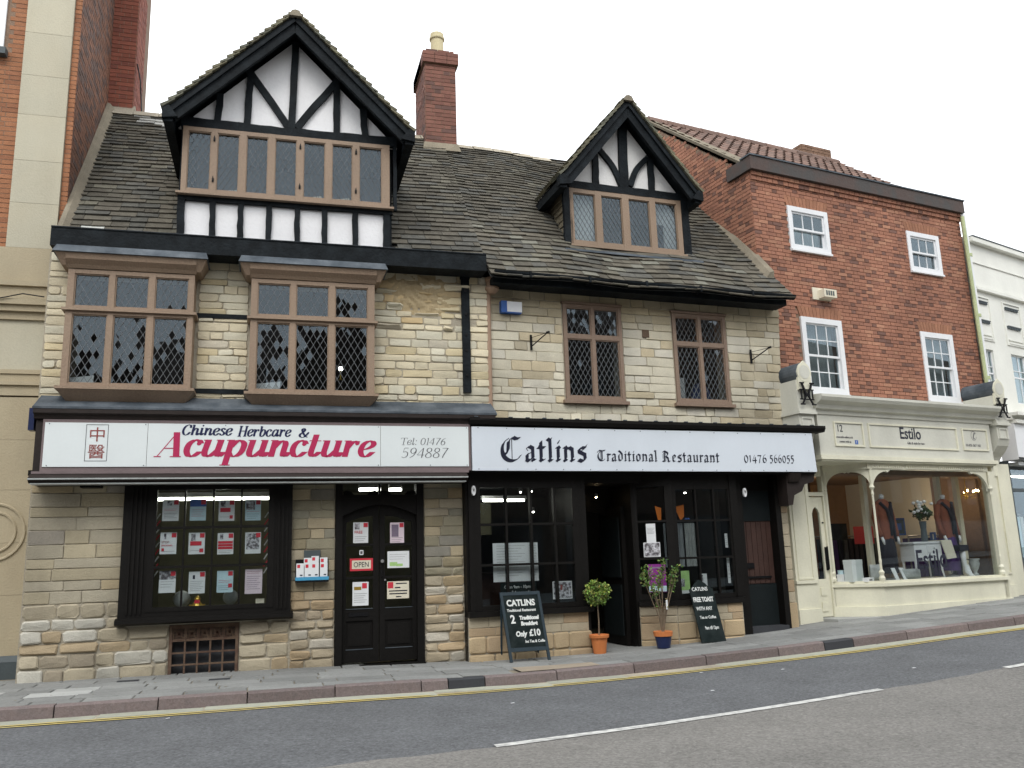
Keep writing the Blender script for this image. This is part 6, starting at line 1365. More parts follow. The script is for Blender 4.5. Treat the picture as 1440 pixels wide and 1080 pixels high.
# cream shop's painted lettering (flat print on its fascia and its window)
yE = -.541 + .0185
text(fz, 'Estilo', .27, 2.18, 3.035, -.5225, 'ink', sx=.84, off=.004); text(fz, 'Gifts & style for two', .06, 2.34, 2.945, -.5225, 'greyink', sx=.8)
text(fz, '12', .16, .80, 3.10, -.5225, 'ink', sx=.85); text(fz, 'www.estilo-online.co.uk', .05, .78, 3.0, -.5225, 'greyink', sx=.72); text(fz, 'contact with us', .05, .84, 2.93, -.5225, 'greyink', sx=.8); text(fz, '01476 567 101', .065, 3.76, 2.95, -.5225, 'greyink', sx=.95)
q = MB(); q.box(1.17, 1.235, -.5235, -.5205, 2.91, 2.975); part('badge', q, 'blueprint', fz); text(fz, 'f', .06, 1.19, 2.922, -.5245, 'paper')
q = MB(); n = 20
for k in range(n - 2): t0, t1 = 2 * math.pi * k / n + .4, 2 * math.pi * (k + 1) / n + .4; q.face([(3.98 + r_ * .07 * math.cos(t), -.5225, 3.14 + r_ * .08 * math.sin(t)) for r_, t in ((.9, t0), (.9, t1), (1, t1), (1, t0))][::-1])
q.bar((3.96, 3.10), (4.0, 3.185), .018, .001, -.5225); q.bar((3.965, 3.1), (3.995, 3.09), .02, .001, -.5228); q.bar((3.99, 3.185), (4.015, 3.175), .02, .001, -.5231); part('telephone_mark', q, 'greyink', fz)
text(bB, 'Estilo', .42, 2.30, .955, -.441, 'ink', sx=.78, rot=R(1), off=.006)
# blue mark on the far right fascia
q = MB(); q.box(1.03, 1.5, -.306, -.301, 3.08, 3.40); part('sign_block', q, 'blueprint', bR); text(bR, 'B', .3, 1.10, 3.13, -.3075, 'paper')
# alarm box, brackets, small fittings
t = fthing(FC, 'alarm_box', 'blue and white burglar alarm box high on the pale stone wall', 'alarm', .77, .045, 4.785)
q = MB(); q.box(-.16, -.075, -.09, 0, -.085, .085); part('end_cap', q, 'alarmblue', t); q = MB(); q.box(-.074, .15, -.085, 0, -.07, .08); part('cover', q, 'white', t); q = MB(); q.box(-.07, .145, -.08, 0, -.085, -.071); part('base', q, 'alarmblue', t)
t = thing('alarm_box', 'small dark blue alarm unit at the far left end of the white sign', 'alarm', (-4.05, -.2, 3.06)); q = MB(); q.box(-.03, .03, -.06, .06, -.13, .13); part('cover', q, 'bluepot', t); q = MB(); q.box(-.02, .05, .061, .2, -.05, .05); part('mount', q, 'iron', t)
for i, (u, z, lb) in enumerate(((1.065, 4.31, 'black iron hanging-sign bracket left of the narrow windows'), (4.715, 4.285, 'black iron hanging-sign bracket right of the narrow windows'))):
    t = fthing(FC, 'sign_bracket', lb, 'bracket', u, .04, z, 'iron brackets on the pale stone wall'); q = MB(); q.box(-.014, .014, -.02, 0, -.12, .10); part('wall_plate', q, 'iron', t)
    q = MB(); q.tube([(0, -.02, -.07), (.14, -.30, .07)], .009, 6); part('strut', q, 'iron', t); q = MB(); q.tube([(0, -.02, .06), (.15, -.31, .07)], .004, 5); part('stay', q, 'iron', t); q = MB(); q.tube([(.13, -.28, .07), (.16, -.32, .075)], .017, 6); part('hook', q, 'iron', t)
t = fthing(FB, 'extractor_vent', 'small white boiler flue box between the two left sash windows', 'vent', 1.33, -.0, 5.55)
q = MB(); q.box(-.20, .20, -.02, 0, -.11, .10); part('back_plate', q, 'papercream', t); q = MB(); q.box(-.08, .20, -.16, -.021, -.09, .05); part('hood', q, 'papercream', t); q = MB(); [q.box(-.04 + k * .05, -.01 + k * .05, -.165, -.161, -.06, .02) for k in range(4)]; part('slots', q, 'plinth', t)
for i, (u, y, z, lb) in enumerate(((.09, -.22, 2.19, 'small oval white lamp at the left end of the restaurant front'), (4.22, -.22, 2.15, 'small oval white lamp beside the plank door'))):
    t = fthing(FC, 'wall_lamp', lb, 'lamp', u, y + .02, z); q = MB(); q.xz([(.028 * math.cos(a), .065 * math.sin(a)) for a in [2 * math.pi * k / 14 for k in range(14)]], -.03, 0); part('plate', q, 'white', t); q = MB(); q.lathe([(.012, 0), (.016, .02), (.012, .04)], 0, -.035, 8); part('bulb_holder', q, 'metal', t)
# ================================================ posters and notices
def poster(F, u, z, w_, h, y, base, prints, label, cat='poster', group=None, words=(), rz=0, thick=.002):
    t = fthing(F, 'poster' if cat == 'poster' else 'notice', label, cat, u, y, z, group, rz)
    q = MB(); q.box(-w_ / 2, w_ / 2, 0, thick, -h / 2, h / 2); part('sheet', q, base, t)
    print_rects(t, [(a * w_ - w_ / 2, b * w_ - w_ / 2, c * h - h / 2, d * h - h / 2, m) for a, b, c, d, m in prints], 0)
    for (s_, sz, px, pz, m, sx) in words: text(t, s_, sz, px * w_ - w_ / 2, pz * h - h / 2, -.0025, m, sx=sx)
    return t
RQ = (.68, .97, .76, .97, 'red')
def lines(n, z0, dz, m='greyink', a=.1, b=.9): return [(a, b - .1 * ((i * 7) % 3), z0 - i * dz, z0 - i * dz + .012, m) for i in range(n)]
G1 = 'posters in the small panes of the herbal shop window'; PY = -.055
rows = [
 (-2.51, 2.00, 'paper', [RQ, (.28, .55, .72, .95, 'photo')] + lines(2, .55, .07, 'red') + lines(4, .35, .07), 'white poster of dark sitting figures, first pane of the top row', []),
 (-2.20, 2.00, 'paperblue', [(0, 1, .66, 1, 'blueprint'), (.68, .97, .76, .97, 'red')] + lines(4, .5, .1, 'red'), 'blue-topped poster with red square, second pane of the top row', []),
 (-1.87, 1.99, 'paper', [RQ, (.12, .42, .66, .95, 'photo'), (.1, .75, .42, .62, 'red'), (.7, .9, .1, .26, 'red')] + lines(1, .18, .1, 'greyink', .1, .7), 'poster with black silhouette and red caption, third pane of the top row', []),
 (-1.56, 1.99, 'paperblue', [RQ, (.05, .62, .5, .96, 'photo')] + lines(1, .42, .1, 'red') + lines(3, .3, .1), 'poster with grey face portrait, fourth pane of the top row', []),
 (-2.52, 1.61, 'paper', [RQ, (.22, .36, .68, .95, 'photo'), (.1, .26, .14, .27, 'red')] + lines(1, .12, .1), 'white stop smoking poster, first pane of the middle row', [('STOP', .036, .08, .5, 'russet', 1), ('SMOKING', .028, .08, .36, 'red', 1)]),
 (-2.20, 1.60, 'paper', [RQ, (.15, .42, .62, .95, 'photo'), (.1, .8, .40, .60, 'red'), (.68, .92, .08, .26, 'red')] + lines(1, .16, .1, 'greyink', .1, .7), 'poster with small sitting figure and red caption block, second pane of the middle row', []),
 (-1.87, 1.59, 'paper', [RQ, (.15, .35, .7, .95, 'photo'), (.04, .96, .50, .62, 'red'), (.04, .96, .37, .48, 'red'), (.04, .96, .24, .35, 'red')] + lines(2, .15, .08), 'poster with three stacked red bands, third pane of the middle row', []),
 (-1.55, 1.59, 'paper', [(.08, .9, .2, .95, 'photo'), RQ], 'poster of a woman with raised arm, fourth pane of the middle row', []),
 (-2.51, 1.16, 'paper', [(0, 1, .6, 1, 'photo'), RQ] + lines(3, .5, .12), 'poster with dark photograph above a white card, first pane of the bottom row', []),
 (-2.18, 1.14, 'paper', [RQ, (.24, .38, .66, .84, 'ink')] + lines(6, .55, .085), 'white poster with small black figure and text lines, second pane of the bottom row', []),
 (-1.86, 1.14, 'paperblue', [RQ, (.7, .94, .22, .40, 'red')] + lines(2, .55, .08, 'red') + lines(3, .3, .09), 'pale blue poster with a red disc, third pane of the bottom row', []),
 (-1.53, 1.13, 'paperpink', lines(2, .9, .07, 'russet') + lines(7, .7, .085), 'pale pink text-only poster, fourth pane of the bottom row', [])]
for u, z, b, p, lb, w_ in rows: poster(FA, u, z, .185 if b != 'paperpink' else .20, .255 if b != 'paperpink' else .29, PY, b, p, lb, group=G1, words=w_)
DYp = .052
poster(FA, -.235, 1.69, .19, .26, DYp, 'paper', [RQ, (.1, .42, .66, .95, 'photo')] + lines(3, .3, .1), 'white poster with purple figure and the word FREE on the left door', words=[('FREE', .05, .08, .46, 'red', 1)])
poster(FA, .23, 1.68, .18, .26, DYp, 'paperpink', [RQ, (.1, .6, .3, .9, 'mauve')] + lines(3, .25, .1), 'pinkish leaflet poster at the top of the right door')
poster(FA, -.225, 1.44, .05, .06, DYp, 'paper', [(.2, .8, .2, .8, 'greyink')], 'tiny white sticker above the OPEN sign', 'notice')
t = poster(FA, -.225, 1.29, .29, .155, DYp - .004, 'red', [(.09, .91, .16, .84, 'papercream')], 'red-bordered OPEN sign on the left door', 'sign', words=[('OPEN', .092, .155, .30, 'ink', .82)])
poster(FA, .245, 1.34, .28, .21, DYp, 'paper', [(.1, .45, .12, .35, 'greenprint'), (.4, .7, .1, .25, 'greenprint')] + lines(3, .8, .14), 'white landscape notice with green print on the right door', 'notice')
poster(FA, -.235, .93, .20, .29, DYp, 'paper', [(.1, .55, .66, .8, 'gold'), (.6, .9, .72, .95, 'red')] + lines(5, .5, .09), 'tall white notice with gold band at the bottom of the left door', 'notice')
poster(FA, .24, .96, .28, .215, DYp, 'papercream', [(.03, .28, .6, .96, 'red'), (.4, .9, .84, .9, 'ink'), (.35, .6, .6, .67, 'ink'), (.08, .92, .42, .48, 'ink'), (.1, .9, .26, .32, 'ink'), (.4, .65, .08, .14, 'ink')], 'cream notice with red corner block on the right door', 'notice')
# leaflet rack on the wall
t = fthing(FA, 'leaflet_rack', 'blue-fronted rack of white leaflets on the stone wall beside the double doors', 'leaflet rack', -.84, -.02, 1.125)
q = MB(); q.box(-.20, .20, -.09, 0, -.03, -.0); q.box(-.20, .20, -.012, 0, 0, .25); part('tray', q, 'iron', t); q = MB(); q.box(-.20, .20, -.095, -.091, -.005, .035); part('front_strip', q, 'blueprint', t).data.materials[0] = mat('sky blue strip', (.06, .3, .5), .5)
q = MB(); q.box(-.1, .1, -.008, -.001, .24, .36); part('back_plate', q, 'plinth', t)
for i, (x, h, y) in enumerate(((-.145, .2, -.06), (-.045, .2, -.062), (.035, .2, -.066), (.14, .2, -.06), (-.055, .265, -.03), (.035, .285, -.035), (.14, .265, -.03))):
    l = fthing(FA, 'leaflet', ['white leaflet standing alone at the left of the rack', 'front leaflet second from the left in the rack', 'front leaflet third from the left in the rack', 'front leaflet at the right end of the rack', 'rear leaflet second from the left in the rack', 'tallest rear leaflet in the middle of the rack', 'rear leaflet at the right end of the rack'][i], 'leaflet', -.84 + x, -.02 + y, 1.126, 'leaflets in the wall rack')
    q = MB(); q.box(-.045, .045, -.012, 0, 0, h); part('sheet', q, 'paper', l); print_rects(l, [(-.035, .0, h - .055, h - .015, 'red'), (-.0, .03, .05, .065, 'ink')], -.012)
# things on the display shelf of the herbal shop
t = fthing(FA, 'lucky_ornament', 'gold and red ornament on the shelf of the poster window', 'ornament', -2.17, .02, .835); q = MB(); q.lathe([(.05, 0), (.07, .03), (.045, .07), (.03, .09), (.04, .11), (.025, .14), (.005, .15)], 0, 0, 10); part('body', q, 'gold', t); q = MB(); q.box(-.09, -.05, -.02, .02, 0, .05); q.box(.05, .09, -.02, .02, 0, .05); part('side_pieces', q, 'gold', t); q = MB(); q.box(-.03, .03, -.05, -.04, .06, .1); part('red_tag', q, 'red', t)
for u, lb, s_ in ((-2.36, 'pale glass globe behind the first and second bottom panes', 1), (-1.80, 'pale glass globe behind the third bottom pane', .9)):
    t = fthing(FA, 'glass_globe', lb, 'ornament', u, .16, .83, 'pale globes in the poster window'); q = MB(); q.lathe([(.03, 0), (.04, .02)] + [(max(.005, .10 * s_ * math.sin(a)), .12 - .10 * s_ * math.cos(a)) for a in [math.pi * k / 10 for k in range(1, 11)]], 0, 0, 14); part('globe', q, 'silver', t, smooth=True)
t = fthing(FA, 'price_card', 'small cream card on the shelf at the right end of the poster window', 'card', -1.45, .0, .832); q = MB(); q.hexa([(-.05, -.01, 0), (.05, -.01, 0), (.05, .03, 0), (-.05, .03, 0), (-.05, .01, .09), (.05, .01, .09), (.05, .02, .09), (-.05, .02, .09)]); part('card', q, 'papercream', t)
for u, lb in ((-2.66, 'red and white beaded curtain at the left side of the poster window'), (-1.40, 'red and white beaded curtain at the right side of the poster window')):
    t = fthing(FA, 'bead_curtain', lb, 'curtain', u, .05, 2.2, 'bead curtains in the poster window')
    for k in range(9): q = MB(); z = -.30 - k * .085; q.bar((-.02, z), (.025, z + .07), .014, .01, k % 2 * .003); part('bead', q, 'red' if k % 2 else 'cloth_w', t)
for (u, z, lb) in ((-3.60, 3.47, 'white dish on the sill inside the left bay window'), (-1.43, 3.45, 'white pillow leaning inside the first light of the right bay window')):
    t = fthing(FA, 'cushion', lb, 'cushion', u, -.12, z); q = MB(); q.mesh([(-.15, -.05, 0), (.15, -.05, 0), (.15, .05, 0), (-.15, .05, 0), (-.13, -.03, .11), (.16, -.01, .15), (.15, .02, .15), (-.12, .02, .12)], [(3, 2, 1, 0), (4, 5, 6, 7), (0, 1, 5, 4), (1, 2, 6, 5), (2, 3, 7, 6), (3, 0, 4, 7)]); part('cover', q, 'cloth_w', t, smooth=False)
t = fthing(FA, 'table_lamp', 'small lit lamp deep inside the third light of the right bay window', 'lamp', -.48, .4, 3.75); q = MB(); q.lathe([(.04, 0), (.012, .02), (.01, .12), (.03, .13)], 0, 0, 8); part('stand', q, 'gold', t); q = MB(); q.lathe([(.01, .13), (.028, .15), (.02, .18), (.005, .19)], 0, 0, 8); part('bulb', q, 'bulbwhite', t)
t = fthing(FC, 'table_lamp', 'patterned orange lamp glowing in the upper left pane of the right narrow window', 'lamp', 3.50, .40, 4.40); q = MB(); q.lathe([(.05, 0), (.012, .02), (.01, .1)], 0, 0, 8); part('stand', q, 'gold', t); q = MB(); q.lathe([(.06, .1), (.075, .13), (.07, .22), (.045, .26)], 0, 0, 10); part('lamp_shade', q, emat('glowing shade', (1, .45, .18), 1.6), t)
t = fthing(FC, 'chair', 'white chair back behind the lower left pane of the right narrow window', 'chair', 3.57, .35, 3.46); q = MB(); q.box(-.15, .12, 0, .05, .0, .50); part('backrest', q, 'cloth_w', t); q = MB(); q.box(-.14, .11, .05, .3, -.05, -.01); part('seat', q, 'cloth_w', t)
t = fthing(FC, 'chair', 'blue-grey rounded chair back behind the lower right pane of the right narrow window', 'chair', 3.98, .35, 3.46); q = MB(); q.xz([(-.17, 0), (.17, 0), (.15, .3), (.05, .45), (-.08, .42), (-.16, .25)], 0, .06); part('backrest', q, 'blindblue' if 'blindblue' in M else 'mauve', t)
# restaurant window contents
FY = -.10
poster(FC, .63, 1.26, .50, .50, FY + .03, 'paper', lines(12, .92, .07, 'slabpale'), 'large white folded menu sheet hung behind the left restaurant window', 'menu', thick=.004)
poster(FC, .95, 1.26, .13, .50, FY + .05, 'paper', lines(12, .92, .07, 'slabpale'), 'narrow white menu edge to the right of the large menu sheet', 'menu', rz=R(-12), thick=.004)
t = poster(FC, .72, .90, .50, .20, FY + .02, 'board', [], 'black hand-chalked board of opening hours low in the left restaurant window', 'board', words=[('Open 9am - 10pm', .055, .1, .62, 'chalk', .9), ('7 days a week', .05, .3, .28, 'chalk', .9)])
poster(FC, 1.34, .875, .28, .23, FY + .02, 'paper', [(.04, .96, .05, .95, 'photo'), (.12, .3, .08, .5, 'paper'), (.4, .5, .5, .8, 'russet')], 'white-bordered photograph in the lower right pane of the left restaurant window', 'photograph')
t = fthing(FC, 'ceiling_light', 'white fluorescent tube glowing high inside the left restaurant window', 'light', 1.05, 1.4, 2.20); q = MB(); q.box(-.35, .35, -.04, .04, 0, .05); part('housing', q, 'white', t); q = MB(); q.tube([(-.33, 0, -.02), (.33, 0, -.02)], .018, 8); part('tube', q, 'tube', t)
for i, (u, y, z, lb, m_) in enumerate(((1.0, .5, 2.23, 'first small spotlight at the top of the left restaurant window', 'bulbwhite'), (1.16, .5, 2.24, 'second small spotlight at the top of the left restaurant window', 'bulbwhite'), (1.18, .5, 1.95, 'low small spotlight beneath the pair in the left restaurant window', 'bulbwhite'), (3.65, .5, 2.21, 'left small spotlight at the top of the right restaurant window', 'bulbwhite'), (3.80, .5, 2.22, 'right small spotlight at the top of the right restaurant window', 'bulbwhite'), (2.17, .5, 2.15, 'amber downlight above the restaurant doorway', 'bulb'))):
    t = fthing(FC, 'spotlight', lb, 'light', u, y, z); q = MB(); q.lathe([(.012, .0), (.03, .01), (.025, .05), (.012, .06)], 0, 0, 10); part('shade', q, 'metal', t); q = MB(); q.lathe([(.004, -.012), (.014, -.008), (.016, .0)], 0, 0, 8); part('bulb', q, m_, t)
for (dl_, u, y, z, e, c) in (('restaurant_glow', .62, 1.3, 2.15, 5, (1, .95, .8)), ('restaurant_glow', 3.4, .6, 2.0, 5, (1, .9, .75))): pass
# splayed corner posters and flag
aS = math.atan2(-.22, .46)
poster(FC, 2.715, 1.60, .13, .26, -.085, 'paper', lines(5, .75, .07), 'narrow white notice on the splayed corner of the restaurant front', 'notice', rz=aS)
poster(FC, 2.715, 1.37, .23, .2, -.085, 'paper', [(.03, .97, .04, .96, 'photo')], 'black and white photograph below the narrow white notice', 'photograph', rz=aS)
poster(FC, 2.76, .98, .24, .38, -.105, 'purple', [(0, 1, .02, .22, 'paperblue'), (.1, .9, .85, .9, 'mauve')], 'purple poster with pale lower band behind the leggy potted shrub', rz=aS)
t = fthing(FC, 'pennant', 'orange and yellow pennant hanging in the splayed corner pane', 'pennant', 2.87, -.05, 1.98); q = MB(); q.mesh([(-.05, 0, 0), (.05, 0, -.03), (.04, 0, -.2), (-.01, 0, -.22)], [(3, 2, 1, 0)]); part('cloth', q, 'orange', t)
t = fthing(FC, 'hanging_star', 'orange paper pennant and blue beads at the top of the right restaurant window', 'decoration', 3.28, .05, 1.95); q = MB(); q.mesh([(-.09, 0, .02), (.07, 0, .05), (.06, 0, -.12), (-.0, 0, -.18)], [(3, 2, 1, 0)]); part('paper', q, 'orange', t); q = MB(); [q.lathe([(.004, -.02), (.022, 0), (.004, .02)], dx, 0, 8) for dx in (.09, .13)]; q.v = [(a, b, c - .16) for a, b, c in q.v]; part('beads', q, 'blueprint', t)
t = fthing(FC, 'window_curtain', 'grey-white net curtain behind the right restaurant window', 'curtain', 3.06, .18, 1.12)
curtain(t, 0, .32, 0, .62, 0, 'curtgrey' if 'curtgrey' in M else 'silver', n=5); curtain(t, .36, .58, 0, .62, .02, 'silver', n=4)
poster(FC, 3.17, .91, .20, .31, -.10, 'greenprint', [(.1, .6, .3, .65, 'photo'), (.0, 1, .0, .14, 'paper')], 'green countryside poster with dark figures in the right restaurant window')
poster(FC, 3.52, .93, .13, .17, -.05, 'paper', [(.05, .5, .1, .9, 'photo')], 'small black and white card behind the slanted chalkboard', 'card')
for u, z, h, lb in ((3.92, 1.47, .2, 'short white price strip in the right edge of the restaurant window'), (3.92, 1.05, .36, 'long white price strip in the right edge of the restaurant window')): poster(FC, u, z, .045, h, -.10, 'paper', lines(5, .8, .15), lb, 'notice')
# interior furniture glimpses of restaurant
for i, (u, lb) in enumerate(((.5, 'dark wooden bar back deep inside the left restaurant window'),)): 
    t = fthing(FC, 'bar_counter', lb, 'counter', u, 1.9, .08); q = MB(); q.box(-.4, 1.1, 0, .5, 0, 1.0); part('body', q, 'door', t); q = MB(); q.box(-.45, 1.15, -.05, .55, 1.0, 1.04); part('top', q, 'browndark', t)
# ================================================ chalkboards
t = fthing(FC, 'a_board', 'framed A-board reading Catlins and two traditional breakfasts, leaning below the menu sheets', 'chalkboard', .64, -.52, 0); t.location.z = g(1.8) + .005
lean = .17
def lx(x, z, y=0): return (x + .055 - .06 * (z / .85) , y + lean * z / .85, z)
def slab_(mb, x0, x1, z0, z1, y0, y1): mb.hexa([lx(x0, z0, y0), lx(x1, z0, y0), lx(x1, z0, y1), lx(x0, z0, y1), lx(x0, z1, y0), lx(x1, z1, y0), lx(x1, z1, y1), lx(x0, z1, y1)])
q = MB(); slab_(q, -.27, -.235, 0, .84, 0, .03); slab_(q, .235, .27, 0, .84, 0, .03); slab_(q, -.235, .235, .80, .84, 0, .03); slab_(q, -.235, .235, .12, .165, 0, .03); part('frame', q, 'boardframe', t)
q = MB(); slab_(q, -.235, .235, .165, .80, .008, .02); part('board', q, 'board', t)
q = MB()
for x in (-.25, .25): q.tube([(x + .0, .18, .80), (x + .04, .36, .0)], .014, 5)
part('rear_legs', q, 'boardframe', t)
def chalk(parent, s, size, x, z, sx=1., shear=0., y=-.002):
    o = text(parent, s, size, 0, 0, 0, 'chalk', 'chalk_writing', sx=sx, shear=shear, off=.0012 if size < .06 else .004)
    for v in o.data.vertices: a, b, c = v.co; P = lx(x + a, z + c, .006 + (b if abs(b) < .01 else 0)); v.co = P
    return o
chalk(t, 'CATLINS', .105, -.20, .67, .92); chalk(t, 'Traditional Restaurant', .045, -.21, .60, .95, .15); chalk(t, '2', .14, -.18, .46, .9); chalk(t, 'Traditional', .062, -.06, .50, .95, .1); chalk(t, 'Breakfast', .062, -.05, .43, .95, .1)
chalk(t, 'Only', .085, -.14, .30, .85, .15); chalk(t, '£10', .11, .04, .30, .9); chalk(t, 'Inc Tea & Coffee', .045, -.03, .22, .9, .1)
t = fthing(FC, 'chalkboard', 'arched black chalkboard offering free toast, leaning on the stone plinth right of the shrub', 'chalkboard', 3.33, -.44, 0); t.location.z = g(4.5) + .004
lean = .2
P = [(-.19, .0), (.19, .0), (.185, .70), (.12, .735), (.09, .775), (.05, .80), (.01, .825), (-.04, .80), (-.08, .775), (-.12, .735), (-.18, .70)]
q = MB(); n = len(P); V = [lx(a, b, 0) for a, b in P] + [lx(a, b, .02) for a, b in P]; q.mesh(V, [tuple(range(n)), tuple(range(2 * n - 1, n - 1, -1))] + [(i, i + n, (i + 1) % n + n, (i + 1) % n) for i in range(n)]); part('board', q, 'board', t)
def chalk2(s, size, x, z, sx=1., shear=0.):
    o = text(t, s, size, 0, 0, 0, 'chalk', 'chalk_writing', sx=sx, shear=shear, off=.001 if size < .08 else .003)
    for v in o.data.vertices: a, b, c = v.co; v.co = lx(x + a, z + c, -.003 + (b if abs(b) < .01 else 0))
chalk2('CATLINS', .07, -.15, .68, .9, .1); chalk2('FREE TOAST', .085, -.165, .535, .68); chalk2('WITH ANY', .07, -.15, .42, .72); chalk2('Tea or Coffee', .055, -.13, .31, .8, .1); chalk2('9am till 12pm', .06, -.09, .17, .65, .1)
# ================================================ plants
def leafcloud(mb, c, r, n, rs, size, pal, squash=1., shell=.55):
    for _ in range(n):
        v = Vector((rs.gauss(0, 1), rs.gauss(0, 1), rs.gauss(0, 1))).normalized(); d = r * (shell + (1 - shell) * rs.random() ** .5) * (1 + .12 * math.sin(v.x * 7 + v.z * 9)); p = Vector(c) + Vector((v.x, v.y, v.z * squash)) * d
        a = Vector((rs.gauss(0, 1), rs.gauss(0, 1), rs.gauss(0, 1) + .6)).normalized(); b = a.orthogonal().normalized(); b = (b * math.cos(rs.random() * 6) + a.cross(b) * math.sin(rs.random() * 6)).normalized(); s = size * rs.uniform(.7, 1.25)
        k = a.cross(b) * s * .28; e = b * s; mb.face([p, p + e * .5 + k, p + e + a * s * .1, p + e * .5 - k], tuple(x * rs.uniform(.7, 1.3) for x in rs.choice(pal)))
rp = random.Random(77)
t = fthing(FC, 'potted_tree', 'clipped ball-headed shrub on a thin stem in a plain terracotta pot by the doorway', 'potted plant', 1.74, -.30, 0); t.location.z = g(2.8) + .003
q = MB(); q.lathe([(.082, 0), (.108, .2), (.128, .2), (.132, .235), (.12, .24), (.112, .225), (.0, .215)], 0, 0, 20); part('pot', q, 'terracotta', t, smooth=False); q = MB(); q.tube([(0, 0, .2), (.01, .005, .4), (-.0, 0, .64)], [.011, .009, .008], 6); part('stem', q, 'bark', t)
q = MB(); leafcloud(q, (0, 0, .76), .165, 1150, rp, .036, [(.16, .24, .045), (.11, .18, .035), (.3, .38, .08), (.07, .12, .025)], .92)
for k in range(16):
    v = Vector((rp.gauss(0, 1), rp.gauss(0, 1), abs(rp.gauss(0, 1)))).normalized() * .165; leafcloud(q, (v.x, v.y, .76 + v.z * .92), .035, 26, rp, .034, [(.28, .36, .07), (.18, .26, .05)], 1, 0)
part('crown', q, 'leaf', t)
t = fthing(FC, 'potted_shrub', 'leggy evergreen shrub in a navy glazed pot with terracotta rim against the splayed plinth', 'potted plant', 2.62, -.42, 0); t.location.z = g(3.7) + .003
q = MB(); q.lathe([(.085, 0), (.112, .15), (.112, .151)], 0, 0, 20); part('pot', q, 'bluepot', t); q = MB(); q.lathe([(.113, .152), (.125, .155), (.130, .215), (.115, .218), (.1, .2), (0, .195)], 0, 0, 20); part('pot_rim', q, 'terracotta', t)
q = MB(); tips = []
for (x, z, yy) in ((-.26, .95, .0), (-.16, 1.02, .03), (-.06, .9, -.04), (.04, 1.0, .02), (.10, 1.12, .04), (.18, .98, -.03), (.28, 1.03, .0), (.22, .86, .05), (-.12, .80, -.05)):
    m_ = (x * .25 + rp.uniform(-.02, .02), yy * .4, .45 + rp.uniform(-.05, .08)); q.tube([(rp.uniform(-.01, .01), 0, .19), m_, (x * .75, yy, z * .82), (x, yy, z)], [.012, .009, .006, .004], 5); tips.append((x, yy, z)); tips.append((x * .85, yy, z * .9))
part('stem', q, 'bark', t); q = MB()
for (x, y, z) in tips: leafcloud(q, (x, y, z), .06, 27, rp, .048, [(.07, .13, .03), (.11, .18, .04), (.17, .24, .05)], 1.2, .1)
leafcloud(q, (.0, 0, .55), .1, 40, rp, .045, [(.2, .15, .05), (.1, .14, .04)], 1.2, .1)
part('crown', q, 'leaf', t); q = MB(); q.box(.02, .045, -.10, -.095, .5, .62); part('plant_label', q, 'paper', t)
# ================================================ cream shop window display
IY = -.2
def mannequin(u, y, label, coat, low, lean_=0.):
    t = fthing(FB, 'mannequin', label, 'mannequin', u, y, .79)
    q = MB(); q.lathe([(.015, .05), (.02, .5), (.02, .6)], 0, 0, 8); q.lathe([(.12, 0), (.12, .02), (.02, .04)], 0, 0, 14); part('stand', q, 'metal', t)
    # torso with coat: elliptical rings
    q = MB(); pr = [(.13, .12, .62), (.15, .12, .7), (.13, .11, .82), (.115, .1, .92), (.135, .105, 1.02), (.16, .1, 1.12), (.17, .09, 1.2), (.12, .07, 1.265), (.05, .05, 1.30)]; n = 16; V = [(a * math.cos(2 * math.pi * k / n), b * math.sin(2 * math.pi * k / n), z) for a, b, z in pr for k in range(n)]
    F = [(i * n + k, i * n + (k + 1) % n, (i + 1) * n + (k + 1) % n, (i + 1) * n + k) for i in range(len(pr) - 1) for k in range(n)]; q.mesh(V, F); part('coat', q, coat, t, smooth=True)
    for s in (-1, 1): q = MB(); q.tube([(s * .15, 0, 1.2), (s * .2, .0, 1.0), (s * .2, -.04, .8), (s * .18, -.08, .68)], [.05, .048, .042, .036], 8); part('sleeve', q, coat, t, smooth=True); q = MB(); q.tube([(s * .18, -.08, .69), (s * .17, -.10, .62), (s * .165, -.11, .56)], [.022, .025, .012], 6); part('hand', q, 'white', t, smooth=True)
    q = MB(); pr = [(.16, .13, .1), (.17, .13, .3), (.155, .13, .5), (.13, .12, .66)]; V = [(a * math.cos(2 * math.pi * k / n), b * math.sin(2 * math.pi * k / n), z) for a, b, z in pr for k in range(n)]; q.mesh(V, [(i * n + k, i * n + (k + 1) % n, (i + 1) * n + (k + 1) % n, (i + 1) * n + k) for i in range(len(pr) - 1) for k in range(n)]); part('skirt', q, low, t, smooth=True)
    q = MB(); q.lathe([(.035, 1.28), (.04, 1.33), (.042, 1.36), (.02, 1.38)], 0, 0, 10); part('neck', q, 'white', t, smooth=True)
    q = MB(); q.tube([(-.12, -.06, 1.24), (-.03, -.12, 1.12), (.02, -.13, .9), (.0, -.13, .7)], [.03, .03, .03, .02], 6); q.tube([(.12, -.06, 1.24), (.05, -.12, 1.12), (.06, -.13, .85), (.08, -.13, .6)], [.03, .035, .03, .02], 6); part('scarf', q, 'leafdark' if 'leafdark' in M else 'cloth_dark', t, smooth=True)
mannequin(2.13, -.05, 'headless mannequin in a rust coat, dark scarf and black skirt behind the thin column', 'cloth_rust', 'cloth_dark')
mannequin(3.60, -.05, 'headless mannequin in a rust coat standing behind the white table at the right', 'cloth_rust', 'cloth_purple')
t = fthing(FB, 'side_table', 'white painted drawer table with turned legs carrying the flowers', 'table', 2.84, -.10, .79)
q = MB(); q.box(-.34, .36, -.16, .16, .56, .59); part('table_top', q, 'silver', t).data.materials[0] = M['white']; q = MB(); q.box(-.31, .33, -.14, .14, .28, .56); part('carcass', q, 'white', t)
for x in (-.03, .32): pass
